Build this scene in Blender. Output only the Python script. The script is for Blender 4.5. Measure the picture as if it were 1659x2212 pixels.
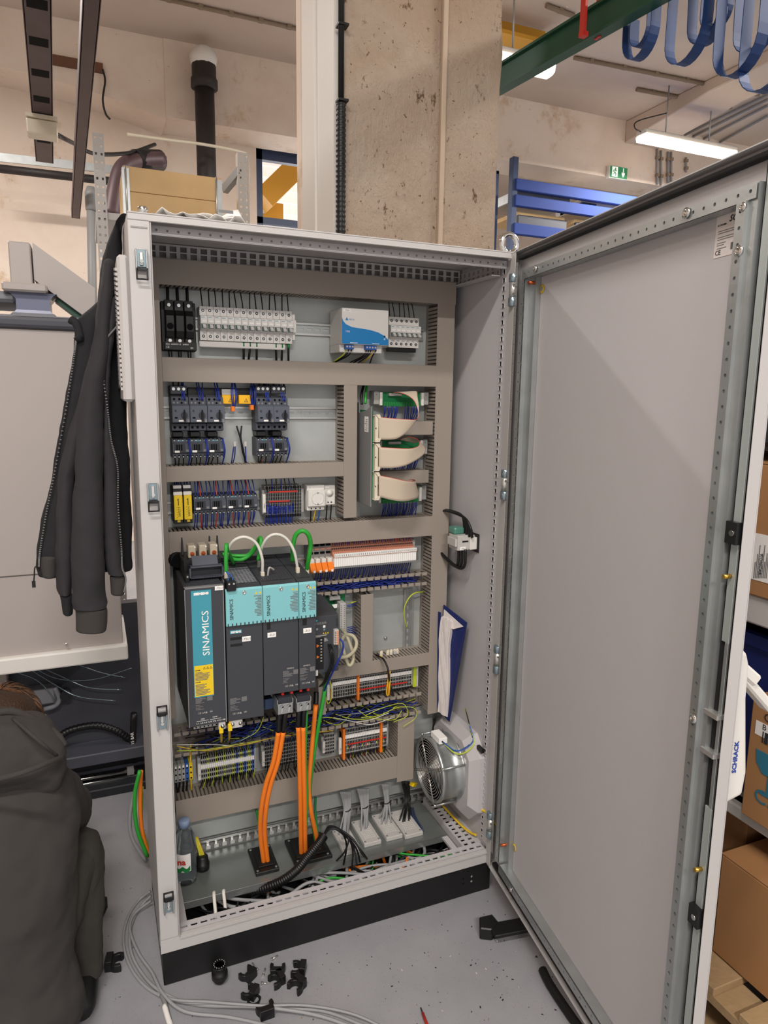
import bpy, math, random
from mathutils import Vector, Matrix
random.seed(7)
for o in list(bpy.data.objects): bpy.data.objects.remove(o)
scn = bpy.context.scene
COL = scn.collection
PI = math.pi
# ------------------------------------------------------------------ camera
FPX = 1492.97                                   # focal length in pixels of the 1659 x 2212 frame
CAM = Vector((-0.0916, -1.6797, 1.5463))
def _basis(yaw, pitch, roll):
    f = Vector((math.sin(yaw)*math.cos(pitch), math.cos(yaw)*math.cos(pitch), math.sin(pitch)))
    r = Vector((math.cos(yaw), -math.sin(yaw), 0)); u = r.cross(f)
    return (math.cos(roll)*r+math.sin(roll)*u, -math.sin(roll)*r+math.cos(roll)*u, f)
CR, CU, CF = _basis(0.3976, -0.1673, 0.0134)
cd = bpy.data.cameras.new('camera'); cam = bpy.data.objects.new('camera', cd); COL.objects.link(cam)
cd.sensor_fit = 'HORIZONTAL'; cd.sensor_width = 36; cd.lens = FPX/1659*36; cd.clip_start = .02
cam.matrix_world = Matrix(((CR.x, CU.x, -CF.x, CAM.x), (CR.y, CU.y, -CF.y, CAM.y), (CR.z, CU.z, -CF.z, CAM.z), (0, 0, 0, 1)))
scn.camera = cam
def at(px, py, y=None, x=None, z=None):
    """measured photo point -> place on the real plane y=, x= or z= (survey of the room)"""
    d = CF+CR*((px-829.5)/FPX)-CU*((py-1106)/FPX)
    if y is not None: t = (y-CAM.y)/d.y
    elif x is not None: t = (x-CAM.x)/d.x
    else: t = (z-CAM.z)/d.z
    return CAM+d*t
# ------------------------------------------------------------------ light
scn.view_settings.view_transform = 'Standard'; scn.view_settings.look = 'None'
scn.view_settings.gamma = 1; scn.view_settings.use_curve_mapping = False
scn.view_settings.exposure = 0.12
w = bpy.data.worlds.new('room_bounce'); scn.world = w; w.use_nodes = True
w.node_tree.nodes['Background'].inputs[0].default_value = (1.0, .955, .93, 1)
w.node_tree.nodes['Background'].inputs[1].default_value = 0.78
def area(name, loc, rot, sx, sy, power, col=(1, .95, .905)):
    l = bpy.data.lights.new(name, 'AREA'); l.shape = 'RECTANGLE'; l.size = sx; l.size_y = sy; l.energy = power; l.color = col
    o = bpy.data.objects.new(name, l); COL.objects.link(o); o.location = loc; o.rotation_euler = rot
    return o
# ------------------------------------------------------------------ materials
def lin(h):
    h = h.lstrip('#'); c = [int(h[i:i+2], 16)/255 for i in (0, 2, 4)]
    return tuple(v/12.92 if v <= .04045 else ((v+.055)/1.055)**2.4 for v in c)
M = {}
def mat(name, col, rough=.5, metal=0., bump=0., bscale=200., var=0., vscale=6., trans=0., ior=1.45, emit=0., spec=.5, alpha=1., coat=0.):
    m = bpy.data.materials.new(name); m.use_nodes = True; nt = m.node_tree; b = nt.nodes['Principled BSDF']
    c = lin(col) if isinstance(col, str) else col
    b.inputs['Base Color'].default_value = (*c, 1); b.inputs['Roughness'].default_value = rough; b.inputs['Metallic'].default_value = metal
    b.inputs['Specular IOR Level'].default_value = spec; b.inputs['IOR'].default_value = ior
    if coat: b.inputs['Coat Weight'].default_value = coat
    if trans: b.inputs['Transmission Weight'].default_value = trans
    if emit: b.inputs['Emission Color'].default_value = (*c, 1); b.inputs['Emission Strength'].default_value = emit
    if alpha < 1: b.inputs['Alpha'].default_value = alpha
    if var or bump:
        tc = nt.nodes.new('ShaderNodeTexCoord')
    if var:
        n = nt.nodes.new('ShaderNodeTexNoise'); n.inputs['Scale'].default_value = vscale; n.inputs['Detail'].default_value = 6
        nt.links.new(tc.outputs['Object'], n.inputs['Vector'])
        mx = nt.nodes.new('ShaderNodeMix'); mx.data_type = 'RGBA'
        mx.inputs[6].default_value = (*[v*(1-var) for v in c], 1); mx.inputs[7].default_value = (*[min(1, v*(1+var)) for v in c], 1)
        nt.links.new(n.outputs['Fac'], mx.inputs[0]); nt.links.new(mx.outputs[2], b.inputs['Base Color'])
    if bump:
        n2 = nt.nodes.new('ShaderNodeTexNoise'); n2.inputs['Scale'].default_value = bscale; n2.inputs['Detail'].default_value = 4
        nt.links.new(tc.outputs['Object'], n2.inputs['Vector'])
        bp = nt.nodes.new('ShaderNodeBump'); bp.inputs['Strength'].default_value = bump; bp.inputs['Distance'].default_value = .01
        nt.links.new(n2.outputs['Fac'], bp.inputs['Height']); nt.links.new(bp.outputs[0], b.inputs['Normal'])
    M[name] = m
    return m
mat('enamel', '#b6b3b1', .42, bump=.04, bscale=900)             # light grey cabinet paint
mat('enamel_in', '#b7b4b5', .48, bump=.06, bscale=700)
mat('enamel_dark', '#8d8b88', .5)
mat('zinc', '#aeb2b2', .36, .75, var=.22, vscale=14, bump=.03, bscale=60)
mat('zinc_plate', '#b3b7b5', .42, .35, var=.2, vscale=9, bump=.04, bscale=90)
mat('zinc_dark', '#8a8f8d', .35, .6, var=.15, vscale=9)
mat('rod_grey', '#aab2b0', .4, .4)
mat('cable_beige', '#b0aa90', .5)
mat('zinc_bright', '#d3d3d0', .3, .8)
mat('chrome', '#d9d9d6', .14, 1.)
mat('steel_blue', '#93a5ad', .25, .8)
mat('duct', '#948a80', .5, var=.03, vscale=3)
mat('duct_in', '#8a8178', .55)
mat('black', '#131314', .42)
mat('black_matte', '#0e0e0f', .9, spec=.2)
mat('rubber', '#0c0c0d', .65)
mat('plinth', '#111112', .5, var=.3, vscale=5)
mat('anthracite', '#3a3c41', .5, bump=.05, bscale=1200)
mat('device', '#4a4e58', .5)                                    # blue grey contactors
mat('device_dark', '#2f3239', .5)
mat('device_face', '#565b66', .45)
mat('teal', '#7fbfc4', .45)
mat('teal_deep', '#3f94a5', .4)
mat('white_label', '#f2f0ec', .5)
mat('white_plastic', '#d9d6d0', .45)
mat('toggle_gap', '#4a5c58', .5)
mat('offwhite', '#dcd9d4', .45)
mat('grey_plastic', '#9c9b98', .5)
mat('grey_light', '#bab7b3', .5)
mat('grey_mid', '#7f7f7f', .5)
mat('yellow', '#e6c31c', .45)
mat('yellow_dk', '#c9a41a', .5)
mat('amber', '#f0b51c', .45)
mat('orange', '#ea7a1e', .45)
mat('orange_cable', '#ee7f22', .5)
mat('red', '#c33127', .45)
mat('red_bright', '#d6302c', .4)
mat('salmon', '#c4826a', .5)
mat('green', '#2f9e35', .45)
mat('green_dk', '#1c7a3c', .5)
mat('pcb', '#137a45', .4)
mat('yellow_green', '#b9c83a', .45)
mat('yellow_wire', '#dcb62c', .45)
mat('blue_wire', '#1a2f86', .45)
mat('blue_mid', '#2a5aa8', .4)
mat('blue_psu', '#1b7fc0', .4)
mat('wire_black', '#101012', .4)
mat('wire_grey', '#8f9092', .5)
mat('wire_white', '#d8d5cc', .5)
mat('cream', '#d6cdb8', .5)
mat('ribbon', '#bfb09d', .55)
mat('ink', '#2b2d31', .6)
mat('ink_grey', '#6d6d6d', .6)
mat('copper', '#b35a33', .35, .8)
mat('brass', '#c29a45', .3, .9)
mat('gasket', '#111112', .8)
mat('navy', '#16235e', .5)
mat('paper', '#d9d2cf', .8, var=.05, vscale=30)
mat('paper_white', '#e6e3de', .8)
mat('hoodie', '#393634', .95, bump=.2, bscale=500, var=.08, vscale=5)
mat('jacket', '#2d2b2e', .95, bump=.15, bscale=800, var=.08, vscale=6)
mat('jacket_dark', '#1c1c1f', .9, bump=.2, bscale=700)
mat('trousers', '#35332f', .9, bump=.2, bscale=300)
mat('denim', '#3f628a', .9)
mat('hair', '#33200f', .6, bump=.5, bscale=250)
mat('hair_light', '#6e4a2e', .5)
mat('skin', '#c39278', .6)
mat('machine_light', '#aaa29e', .45, bump=.03, bscale=300)
mat('machine_grey', '#7d7f85', .45)
mat('machine_dark', '#43444c', .5, var=.15, vscale=4)
mat('machine_black', '#1d1e23', .55)
mat('glaze', '#70748a', .25, .1)
mat('maroon', '#4c3a3c', .5, .2, var=.35, vscale=7)
mat('pipe_black', '#2b2726', .55, var=.3, vscale=30)
mat('blue_steel', '#1d377a', .75, var=.12, vscale=5)
mat('blue_dark', '#31405f', .45)
mat('conduit_beige', '#b9a48e', .6)
mat('belt', '#183768', .6, var=.1, vscale=20)
mat('green_steel', '#1d4a37', .45)
mat('crane', '#c38f2a', .5, var=.1, vscale=3)
mat('lamp_glow', '#fff3e2', .5, emit=9.)
mat('poly', '#efeae6', .4, emit=.55)  # emission stands in for daylight shining through the sheets
mat('exit_green', '#1f7a4c', .4, emit=.25)
mat('exit_white', '#eef5ee', .4, emit=.35)
mat('pine', '#e0bd88', .6, var=.12, vscale=9, bump=.1, bscale=40)
mat('pallet_wood', '#a58a66', .75, var=.2, vscale=12, bump=.2, bscale=60)
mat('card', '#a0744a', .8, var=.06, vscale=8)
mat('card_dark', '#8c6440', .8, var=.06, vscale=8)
mat('bottle', '#e9f3fa', .06, trans=.96, ior=1.25)
mat('cap_blue', '#8fa3c4', .4)
mat('teal_print', '#2c6f86', .7)
mat('blue_print', '#1f3f9c', .5)
mat('clear_green', '#5f9a8a', .2, trans=.35)
mat('relay_clear', '#c9bda8', .2, trans=.25)
mat('rust', '#6b4a38', .8)
mat('grime', '#8a7a68', .9)

def node_mat(name, build):
    m = bpy.data.materials.new(name); m.use_nodes = True; nt = m.node_tree; build(nt, nt.nodes['Principled BSDF']); M[name] = m
def _noise(nt, scale, detail=8, rough=.6, coord='Object', stretch=None):
    tc = nt.nodes.new('ShaderNodeTexCoord'); n = nt.nodes.new('ShaderNodeTexNoise')
    n.inputs['Scale'].default_value = scale; n.inputs['Detail'].default_value = detail; n.inputs['Roughness'].default_value = rough
    if stretch:
        mp = nt.nodes.new('ShaderNodeMapping'); mp.inputs['Scale'].default_value = stretch
        nt.links.new(tc.outputs[coord], mp.inputs[0]); nt.links.new(mp.outputs[0], n.inputs['Vector'])
    else: nt.links.new(tc.outputs[coord], n.inputs['Vector'])
    return n.outputs['Fac']
def _ramp(nt, fac, stops):
    r = nt.nodes.new('ShaderNodeValToRGB'); nt.links.new(fac, r.inputs[0]); e = r.color_ramp.elements
    e[0].position, e[0].color = stops[0][0], (*lin(stops[0][1]), 1); e[1].position, e[1].color = stops[-1][0], (*lin(stops[-1][1]), 1)
    for p, c in stops[1:-1]: q = e.new(p); q.color = (*lin(c), 1)
    return r.outputs[0]
def _mix(nt, f, a, b, mode='MIX'):
    m = nt.nodes.new('ShaderNodeMix'); m.data_type = 'RGBA'; m.blend_type = mode
    if isinstance(f, float): m.inputs[0].default_value = f
    else: nt.links.new(f, m.inputs[0])
    nt.links.new(a, m.inputs[6]); nt.links.new(b, m.inputs[7])
    return m.outputs[2]
def _bump(nt, b, h, s, d=.01):
    n = nt.nodes.new('ShaderNodeBump'); n.inputs['Strength'].default_value = s; n.inputs['Distance'].default_value = d
    nt.links.new(h, n.inputs['Height']); nt.links.new(n.outputs[0], b.inputs['Normal'])
def _wall(nt, b):
    base = _ramp(nt, _noise(nt, .9), [(.3, '#cfbbab'), (.5, '#decebf'), (.7, '#e5d7ca')])
    st = _ramp(nt, _noise(nt, 2.3, 10, .7), [(.56, '#ffffff'), (.70, '#dcc6a6')])
    sp = _ramp(nt, _noise(nt, 16, 4), [(.70, '#ffffff'), (.76, '#b7a692')])
    c = _mix(nt, 1., _mix(nt, 1., base, st, 'MULTIPLY'), sp, 'MULTIPLY')
    nt.links.new(c, b.inputs['Base Color']); b.inputs['Roughness'].default_value = .85
    _bump(nt, b, _noise(nt, 9, 8), .25, .02)
node_mat('wall', _wall)
def _ceil(nt, b):
    base = _ramp(nt, _noise(nt, .6), [(.3, '#bcab9d'), (.7, '#d0c2b5')])
    nt.links.new(base, b.inputs['Base Color']); b.inputs['Roughness'].default_value = .9
    _bump(nt, b, _noise(nt, 5, 8), .15, .02)
node_mat('ceiling', _ceil)
def _conc(nt, b):
    base = _ramp(nt, _noise(nt, 2.2, 9, .65), [(.28, '#bb9f85'), (.45, '#d6bda5'), (.62, '#e2cdb8'), (.8, '#ecdccb')])
    crk = _ramp(nt, _noise(nt, 20, 9, .7, stretch=(1, 1, .55)), [(.335, '#94806b'), (.40, '#ffffff')])
    pit = _ramp(nt, _noise(nt, 55, 3, .6), [(.285, '#a3907b'), (.34, '#ffffff')])
    stain = _ramp(nt, _noise(nt, 1.1, 4), [(.52, '#ffffff'), (.75, '#e3c7a9')])
    c = _mix(nt, 1., _mix(nt, 1., _mix(nt, 1., base, crk, 'MULTIPLY'), pit, 'MULTIPLY'), stain, 'MULTIPLY')
    nt.links.new(c, b.inputs['Base Color']); b.inputs['Roughness'].default_value = .92
    _bump(nt, b, _noise(nt, 24, 10, .7, stretch=(1, 1, .6)), 1., .05)
node_mat('concrete', _conc)
def _floor(nt, b):
    base = _ramp(nt, _noise(nt, 1.6, 8, .6), [(.3, '#838387'), (.5, '#929296'), (.72, '#9d9da0')])
    sp = _ramp(nt, _noise(nt, 75, 2, .5), [(.235, '#4e4a46'), (.265, '#ffffff')])
    sp2 = _ramp(nt, _noise(nt, 240, 2, .5), [(.25, '#9a9896'), (.33, '#ffffff')])
    c = _mix(nt, 1., _mix(nt, 1., base, sp, 'MULTIPLY'), sp2, 'MULTIPLY')
    nt.links.new(c, b.inputs['Base Color']); b.inputs['Roughness'].default_value = .42
    _bump(nt, b, _noise(nt, 120, 4), .06, .01)
node_mat('floor', _floor)

# ------------------------------------------------------------------ mesh builder
class MB:
    def __init__(s): s.v = []; s.f = []; s.mi = []; s.mats = []; s.sm = []
    def _m(s, m):
        if m not in s.mats: s.mats.append(m)
        return s.mats.index(m)
    def add(s, vs, fs, m, smooth=False):
        k = len(s.v); s.v += [tuple(v) for v in vs]; i = s._m(m)
        for f in fs: s.f.append(tuple(k+a for a in f)); s.mi.append(i); s.sm.append(smooth)
        return s
    def box(s, x0, x1, y0, y1, z0, z1, m):
        x0, x1 = min(x0, x1), max(x0, x1); y0, y1 = min(y0, y1), max(y0, y1); z0, z1 = min(z0, z1), max(z0, z1)
        return s.add([(x0,y0,z0),(x1,y0,z0),(x1,y1,z0),(x0,y1,z0),(x0,y0,z1),(x1,y0,z1),(x1,y1,z1),(x0,y1,z1)],
              [(3,2,1,0),(4,5,6,7),(0,1,5,4),(1,2,6,5),(2,3,7,6),(3,0,4,7)], m)
    def obox(s, c, ex, ey, ez, m):
        """oriented box: centre, three half-extent vectors"""
        c, ex, ey, ez = map(Vector, (c, ex, ey, ez))
        vs = [c+a*ex+b*ey+d*ez for d in (-1, 1) for a, b in ((-1,-1),(1,-1),(1,1),(-1,1))]
        return s.add(vs, [(3,2,1,0),(4,5,6,7),(0,1,5,4),(1,2,6,5),(2,3,7,6),(3,0,4,7)], m)
    def bar(s, p, q, w, h, m, up=(0, 0, 1)):
        p, q = Vector(p), Vector(q); d = (q-p); n = d.normalized(); a = Vector(up).cross(n)
        if a.length < 1e-4: a = Vector((1, 0, 0)).cross(n)
        a.normalize(); b = n.cross(a)
        return s.obox((p+q)/2, d/2, a*w/2, b*h/2, m)
    def prism(s, poly, axis, a, b, m, smooth=False):
        """poly of 2-D points extruded along axis 'x','y','z' from a to b"""
        def P(u, v, t): return {'x': (t, u, v), 'y': (u, t, v), 'z': (u, v, t)}[axis]
        n = len(poly); vs = [P(u, v, a) for u, v in poly]+[P(u, v, b) for u, v in poly]
        fs = [(i, (i+1) % n, n+(i+1) % n, n+i) for i in range(n)]
        s.add(vs, fs, m, smooth); k = len(s.v)-2*n; i = s._m(m)
        s.f.append(tuple(k+j for j in range(n))[::-1]); s.mi.append(i); s.sm.append(False)
        s.f.append(tuple(k+n+j for j in range(n))); s.mi.append(i); s.sm.append(False)
        return s
    def cyl(s, p, q, r, m, n=12, r2=None, caps=True, smooth=True):
        p, q = Vector(p), Vector(q); d = (q-p).normalized()
        a = d.orthogonal().normalized(); b = d.cross(a); r2 = r if r2 is None else r2
        vs = [p+r*(math.cos(2*PI*i/n)*a+math.sin(2*PI*i/n)*b) for i in range(n)]+[q+r2*(math.cos(2*PI*i/n)*a+math.sin(2*PI*i/n)*b) for i in range(n)]
        s.add(vs, [(i, (i+1) % n, n+(i+1) % n, n+i) for i in range(n)], m, smooth)
        if caps:
            k = len(s.v)-2*n; i = s._m(m)
            s.f.append(tuple(k+j for j in range(n))[::-1]); s.mi.append(i); s.sm.append(False)
            s.f.append(tuple(k+n+j for j in range(n))); s.mi.append(i); s.sm.append(False)
        return s
    def lathe(s, c, axis, prof, m, n=20, caps=True):
        """prof: list of (t along axis, radius)"""
        c, d = Vector(c), Vector(axis).normalized(); a = d.orthogonal().normalized(); b = d.cross(a); vs = []
        for t, r in prof:
            for i in range(n): vs.append(c+d*t+r*(math.cos(2*PI*i/n)*a+math.sin(2*PI*i/n)*b))
        fs = [(j*n+i, j*n+(i+1) % n, (j+1)*n+(i+1) % n, (j+1)*n+i) for j in range(len(prof)-1) for i in range(n)]
        s.add(vs, fs, m, True); k = len(s.v)-len(vs); i = s._m(m)
        for j, rev in ((0, True), (len(prof)-1, False)):
            if caps and prof[j][1] > 1e-6:
                t = tuple(k+j*n+q for q in range(n)); s.f.append(t[::-1] if rev else t); s.mi.append(i); s.sm.append(False)
        return s
    def tube(s, pts, r, m, n=6, res=6, closed=False, ry=None):
        P = smooth_path(pts, res, closed) if len(pts) > 2 and res > 1 else [Vector(p) for p in pts]
        N = len(P); T = [(P[min(i+1, N-1)]-P[max(i-1, 0)]).normalized() for i in range(N)]
        if closed: T = [(P[(i+1) % N]-P[i-1]).normalized() for i in range(N)]
        a = T[0].orthogonal().normalized(); vs = []
        rr = r if callable(r) else (lambda t: r)
        for i in range(N):
            a = (a-T[i]*a.dot(T[i])).normalized(); b = T[i].cross(a); q = rr(i/max(1, N-1))
            for k in range(n): vs.append(P[i]+q*(math.cos(2*PI*k/n)*a+math.sin(2*PI*k/n)*b))
        fs = [(i*n+k, i*n+(k+1) % n, (i+1)*n+(k+1) % n, (i+1)*n+k) for i in range(N-1) for k in range(n)]
        if closed: fs += [((N-1)*n+k, (N-1)*n+(k+1) % n, (k+1) % n, k) for k in range(n)]
        s.add(vs, fs, m, True)
        if not closed:
            k0 = len(s.v)-len(vs); i = s._m(m)
            s.f.append(tuple(k0+j for j in range(n))[::-1]); s.mi.append(i); s.sm.append(False)
            s.f.append(tuple(k0+(N-1)*n+j for j in range(n))); s.mi.append(i); s.sm.append(False)
        return s
    def strip(s, A, B, m, smooth=True):
        """surface between two polylines of equal length"""
        n = len(A); return s.add(list(A)+list(B), [(i, i+1, n+i+1, n+i) for i in range(n-1)], m, smooth)
    def grid(s, rows, m, smooth=True, wrap=False):
        n = len(rows[0]); vs = [p for r in rows for p in r]; w = n if wrap else n-1
        return s.add(vs, [(j*n+i, j*n+(i+1) % n, (j+1)*n+(i+1) % n, (j+1)*n+i) for j in range(len(rows)-1) for i in range(w)], m, smooth)
    def perf(s, O, U, V, length, bands, pitch, m, t=.002, off=0.):
        """sheet strip with real holes. bands: list of (width, kind, a, b) kind None|'r'|'o'; U,V unit vectors; normal UxV"""
        O, U, V = Vector(O), Vector(U).normalized(), Vector(V).normalized(); N = U.cross(V)
        nc = max(1, int(length/pitch)); pitch = length/nc; v0 = 0.
        for wd, kind, a, b in bands:
            if kind is None:
                s.add([O+V*v0, O+U*length+V*v0, O+U*length+V*(v0+wd), O+V*(v0+wd)], [(0, 1, 2, 3)], m)
            else:
                for i in range(nc):
                    c = O+U*((i+.5)*pitch)+V*(v0+wd/2); hu, hv = pitch/2, wd/2
                    if kind == 'r':
                        out = [(-hu, -hv), (hu, -hv), (hu, hv), (-hu, hv)]; inn = [(-a, -b), (a, -b), (a, b), (-a, b)]
                    else:
                        out = [(-hu, -hv), (0, -hv), (hu, -hv), (hu, 0), (hu, hv), (0, hv), (-hu, hv), (-hu, 0)]
                        inn = [(a*math.cos(q), a*math.sin(q)) for q in [PI*1.25+k*PI/4 for k in range(8)]]
                    n = len(out)
                    vs = [c+U*x+V*y for x, y in out]+[c+U*x+V*y for x, y in inn]+[c+U*x+V*y-N*t for x, y in inn]
                    s.add(vs, [(k, (k+1) % n, n+(k+1) % n, n+k) for k in range(n)]+[(n+k, n+(k+1) % n, 2*n+(k+1) % n, 2*n+k) for k in range(n)], m)
            v0 += wd
        return s
    def build(s, name, parent=None, world=True, bev=0., seg=1, sub=0, solid=0.):
        """link as ONE mesh object. world: vertices are world coordinates (parent unrotated); else local to the parent"""
        me = bpy.data.meshes.new(name); vs = s.v
        if parent is not None and world:
            L = parent_loc(parent); vs = [(x-L[0], y-L[1], z-L[2]) for x, y, z in vs]
        org = None
        if parent is None:
            xs, ys, zs = zip(*vs); org = ((min(xs)+max(xs))/2, (min(ys)+max(ys))/2, min(zs))
            vs = [(x-org[0], y-org[1], z-org[2]) for x, y, z in vs]
        me.from_pydata(vs, [], s.f)
        for k in s.mats: me.materials.append(M[k])
        me.polygons.foreach_set('material_index', s.mi); me.polygons.foreach_set('use_smooth', s.sm); me.update()
        o = bpy.data.objects.new(name, me); COL.objects.link(o)
        if parent is not None: o.parent = parent
        elif org: o.location = org
        if solid:
            q = o.modifiers.new('s', 'SOLIDIFY'); q.thickness = solid; q.offset = 0
        if bev:
            q = o.modifiers.new('b', 'BEVEL'); q.width = bev; q.segments = seg; q.limit_method = 'ANGLE'; q.angle_limit = .9
        if sub:
            q = o.modifiers.new('u', 'SUBSURF'); q.levels = sub; q.render_levels = sub
        return o
def parent_loc(p):
    L = Vector((0, 0, 0))
    while p is not None: L += Vector(p.location); p = p.parent
    return L
def smooth_path(pts, res=6, closed=False):
    P = [Vector(p) for p in pts]; out = []; n = len(P)
    for i in range(n if closed else n-1):
        p1, p2 = P[i], P[(i+1) % n]
        p0 = P[i-1] if (i or closed) else p1*2-p2
        p3 = P[(i+2) % n] if (closed or i+2 < n) else p2*2-p1
        for k in range(res):
            t = k/res; t2, t3 = t*t, t*t*t
            out.append(.5*((2*p1)+(p2-p0)*t+(2*p0-5*p1+4*p2-p3)*t2+(3*p1-p0-3*p2+p3)*t3))
    if not closed: out.append(P[-1])
    return out
def tag(o, label, cat, group=None, kind=None):
    if label: o['label'] = label
    if cat: o['category'] = cat
    if group: o['group'] = group
    if kind: o['kind'] = kind
    return o
def struct(o, label=None):
    o['kind'] = 'structure'
    if label: o['label'] = label
    return o
def thing(name, label, cat, loc=(0, 0, 0), rotz=0, group=None):
    o = bpy.data.objects.new(name, None); COL.objects.link(o); o.empty_display_size = .03
    o.location = loc; o.rotation_euler = (0, 0, rotz); return tag(o, label, cat, group)
def dup(root, loc=None, label=None, parent=None, rot=None):
    c = root.copy(); COL.objects.link(c)
    if loc is not None: c.location = loc
    if rot is not None: c.rotation_euler = rot
    if label: c['label'] = label
    if parent is not None: c.parent = parent
    for ch in list(root.children):
        d = ch.copy(); COL.objects.link(d); d.parent = c
        for g in list(ch.children):
            e = g.copy(); COL.objects.link(e); e.parent = d
    return c
def inst(o, loc, parent):
    c = o.copy(); COL.objects.link(c); c.parent = parent; c.location = loc
    return c
ORD = 'first second third fourth fifth sixth seventh eighth ninth tenth eleventh twelfth thirteenth fourteenth fifteenth'.split()
def text(s, size, loc, m, parent, rot=(PI/2, 0, 0), align='LEFT', length=None, height=None, name='lettering', shear=0, world=True, bold=0.):
    """flat lettering: text is a mesh child; loc = start / centre of the baseline"""
    cu = bpy.data.curves.new('t', 'FONT'); cu.body = s; cu.size = size; cu.align_x = align; cu.extrude = .0002; cu.shear = shear; cu.resolution_u = 2; cu.offset = bold
    t = bpy.data.objects.new('t', cu); COL.objects.link(t)
    dg = bpy.context.evaluated_depsgraph_get(); me = bpy.data.meshes.new_from_object(t.evaluated_get(dg))
    bpy.data.objects.remove(t); bpy.data.curves.remove(cu); me.name = name
    if length or height:
        xs = [v.co.x for v in me.vertices]; ys = [v.co.y for v in me.vertices]
        fx = length/(max(xs)-min(xs)) if length else 1; fy = height/(max(ys)-min(ys)) if height else (fx if length else 1)
        if not length: fx = fy
        x0 = {'LEFT': min(xs), 'CENTER': (min(xs)+max(xs))/2, 'RIGHT': max(xs)}[align]
        for v in me.vertices: v.co.x = (v.co.x-x0)*fx; v.co.y *= fy
    me.materials.clear(); me.materials.append(M[m])
    o = bpy.data.objects.new(name, me); COL.objects.link(o)
    if parent is not None: o.parent = parent
    L = parent_loc(parent) if (parent is not None and world) else Vector((0, 0, 0))
    o.location = Vector(loc)-L; o.rotation_euler = rot
    return o
def wire(parent, pts, r, m, name='wire', n=6, res=5, world=True):
    return MB().tube(pts, r, m, n, res).build(name, parent, world)
# ================================================================== ROOM
CEIL = 4.7; YL = 5.9; YR = 5.2
struct(MB().box(-5, 11, -6, 11, -.05, 0, 'floor').build('floor'))
struct(MB().box(-5, 11, -6, 11, CEIL, CEIL+.1, 'ceiling').build('ceiling'))
wx0 = at(553, 320, y=YL).x; wz1 = at(600, 314, y=YL).z
struct(MB().box(-5, wx0, YL, YL+.3, 0, CEIL, 'wall').box(wx0, 3.9, YL, YL+.3, wz1, CEIL, 'wall').build('wall_back'))
struct(MB().box(-5.1, -5, -6, 11, 0, CEIL, 'wall').build('wall_left'))
lz = at(1250, 372, y=YR).z; rx = at(1353, 250, y=YR).x
uy = at(1200, 395, z=lz).y
struct(MB().box(3.6, 11, YR, max(uy, YR+.3), lz, CEIL, 'wall').build('wall_right'))
struct(MB().box(3.9, 11, 9.4, 9.5, 0, CEIL, 'wall').box(3.85, 3.95, YR+.1, 9.4, 0, 3.5, 'wall').build('wall_far'))
# haunched ceiling beams
hb = at(1353, 310, y=YR).z; yn = 2.2
struct(MB().prism([(YR, hb), (YR, CEIL), (yn, CEIL), (yn, CEIL-.12), (YR-1.2, CEIL-.12)], 'x', rx, rx+.5, 'ceiling').build('trim_1', bev=.01))
struct(MB().prism([(YR, CEIL-.22), (YR, CEIL), (-3, CEIL), (-3, CEIL-.22)], 'x', 5.2, 5.8, 'ceiling').build('trim_2', bev=.01)) if False else None
P0 = at(0, 190, y=YL-.05); P1 = at(350, 290, y=YL-.05)
b = MB(); zb0 = at(110, 200, y=YL-.45).z
pts = [(-5, P0.z+.05), (P0.x-.6, P0.z+.05)]+[(P0.x-.6+(P1.x-P0.x+.6)*t, P0.z+.05+(P1.z-P0.z-.05)*t**2.2) for t in [i/8 for i in range(1, 9)]]
pts += [(P1.x, CEIL), (-5, CEIL)]
# the wall under the arch recedes: arch reveal seen as the darker strip
b.prism(pts, 'y', YL-.45, YL, 'wall'); struct(b.build('trim_2'))
struct(MB().box(P1.x, 3.9, YL-.46, YL, P1.z+.02, CEIL, 'wall').build('trim_3'))
# ---- concrete column
YC = 1.0
cx0 = at(735, 300, y=YC).x; cx1 = at(1082, 300, y=YC).x
ycb0 = (CAM.y+(cx0-CAM.x)*(lambda d: d.y/d.x)(CF+CR*((650-829.5)/FPX)-CU*((300-1106)/FPX)))
_d = CF+CR*((650-829.5)/FPX)-CU*((300-1106)/FPX); XF = cx0-.02; ycb = CAM.y+(XF-CAM.x)*_d.y/_d.x; bmc = MB()
rows = []
for k in range(41):
    z = CEIL*k/40; rr = random.Random(k); j = lambda s: (rr.random()-.5)*s
    rows.append([Vector((cx0+j(.008), ycb+.02, z)), Vector((cx0+j(.01), YC+.012, z)), Vector((cx0+.015+j(.008), YC, z)), Vector((cx1-.02+j(.012), YC, z)), Vector((cx1+j(.014), YC+.02, z)), Vector((cx1, YC+.75, z)), Vector((cx0+.1, YC+.75, z))])
bmc.grid(rows, 'concrete', False, True); struct(bmc.build('column'), 'rough concrete column rising behind the cabinet')
# painted facing on the left side of the column with a chipped edge
pf = MB(); rows = []
for k in range(61):
    z = CEIL*k/60; rr = random.Random(k+99); rows.append([Vector((XF, ycb+(rr.random()-.5)*.03, z)), Vector((XF, YC+.02, z)), Vector((cx0-.001, YC+.02, z)), Vector((cx0-.001, ycb, z))])
pf.grid(rows, 'white_plastic', False, True).box(XF-.008, XF, (YC+ycb)/2, (YC+ycb)/2+.02, 0, CEIL, 'offwhite').box(XF-.004, cx0+.05, ycb-.015, ycb+.05, 0, CEIL, 'wall')
struct(pf.build('trim_4'))
t = thing('cable_conduit', 'black conduit with corrugated hose running down the left edge of the column', 'conduit', (cx0-.02, YC-.03, 1.9))
zc = at(730, 225, y=YC-.03).z
t_ = MB().cyl((cx0-.006, YC-.025, zc), (cx0-.006, YC-.025, CEIL), .011, 'black'); t_.build('cable', t)
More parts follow.
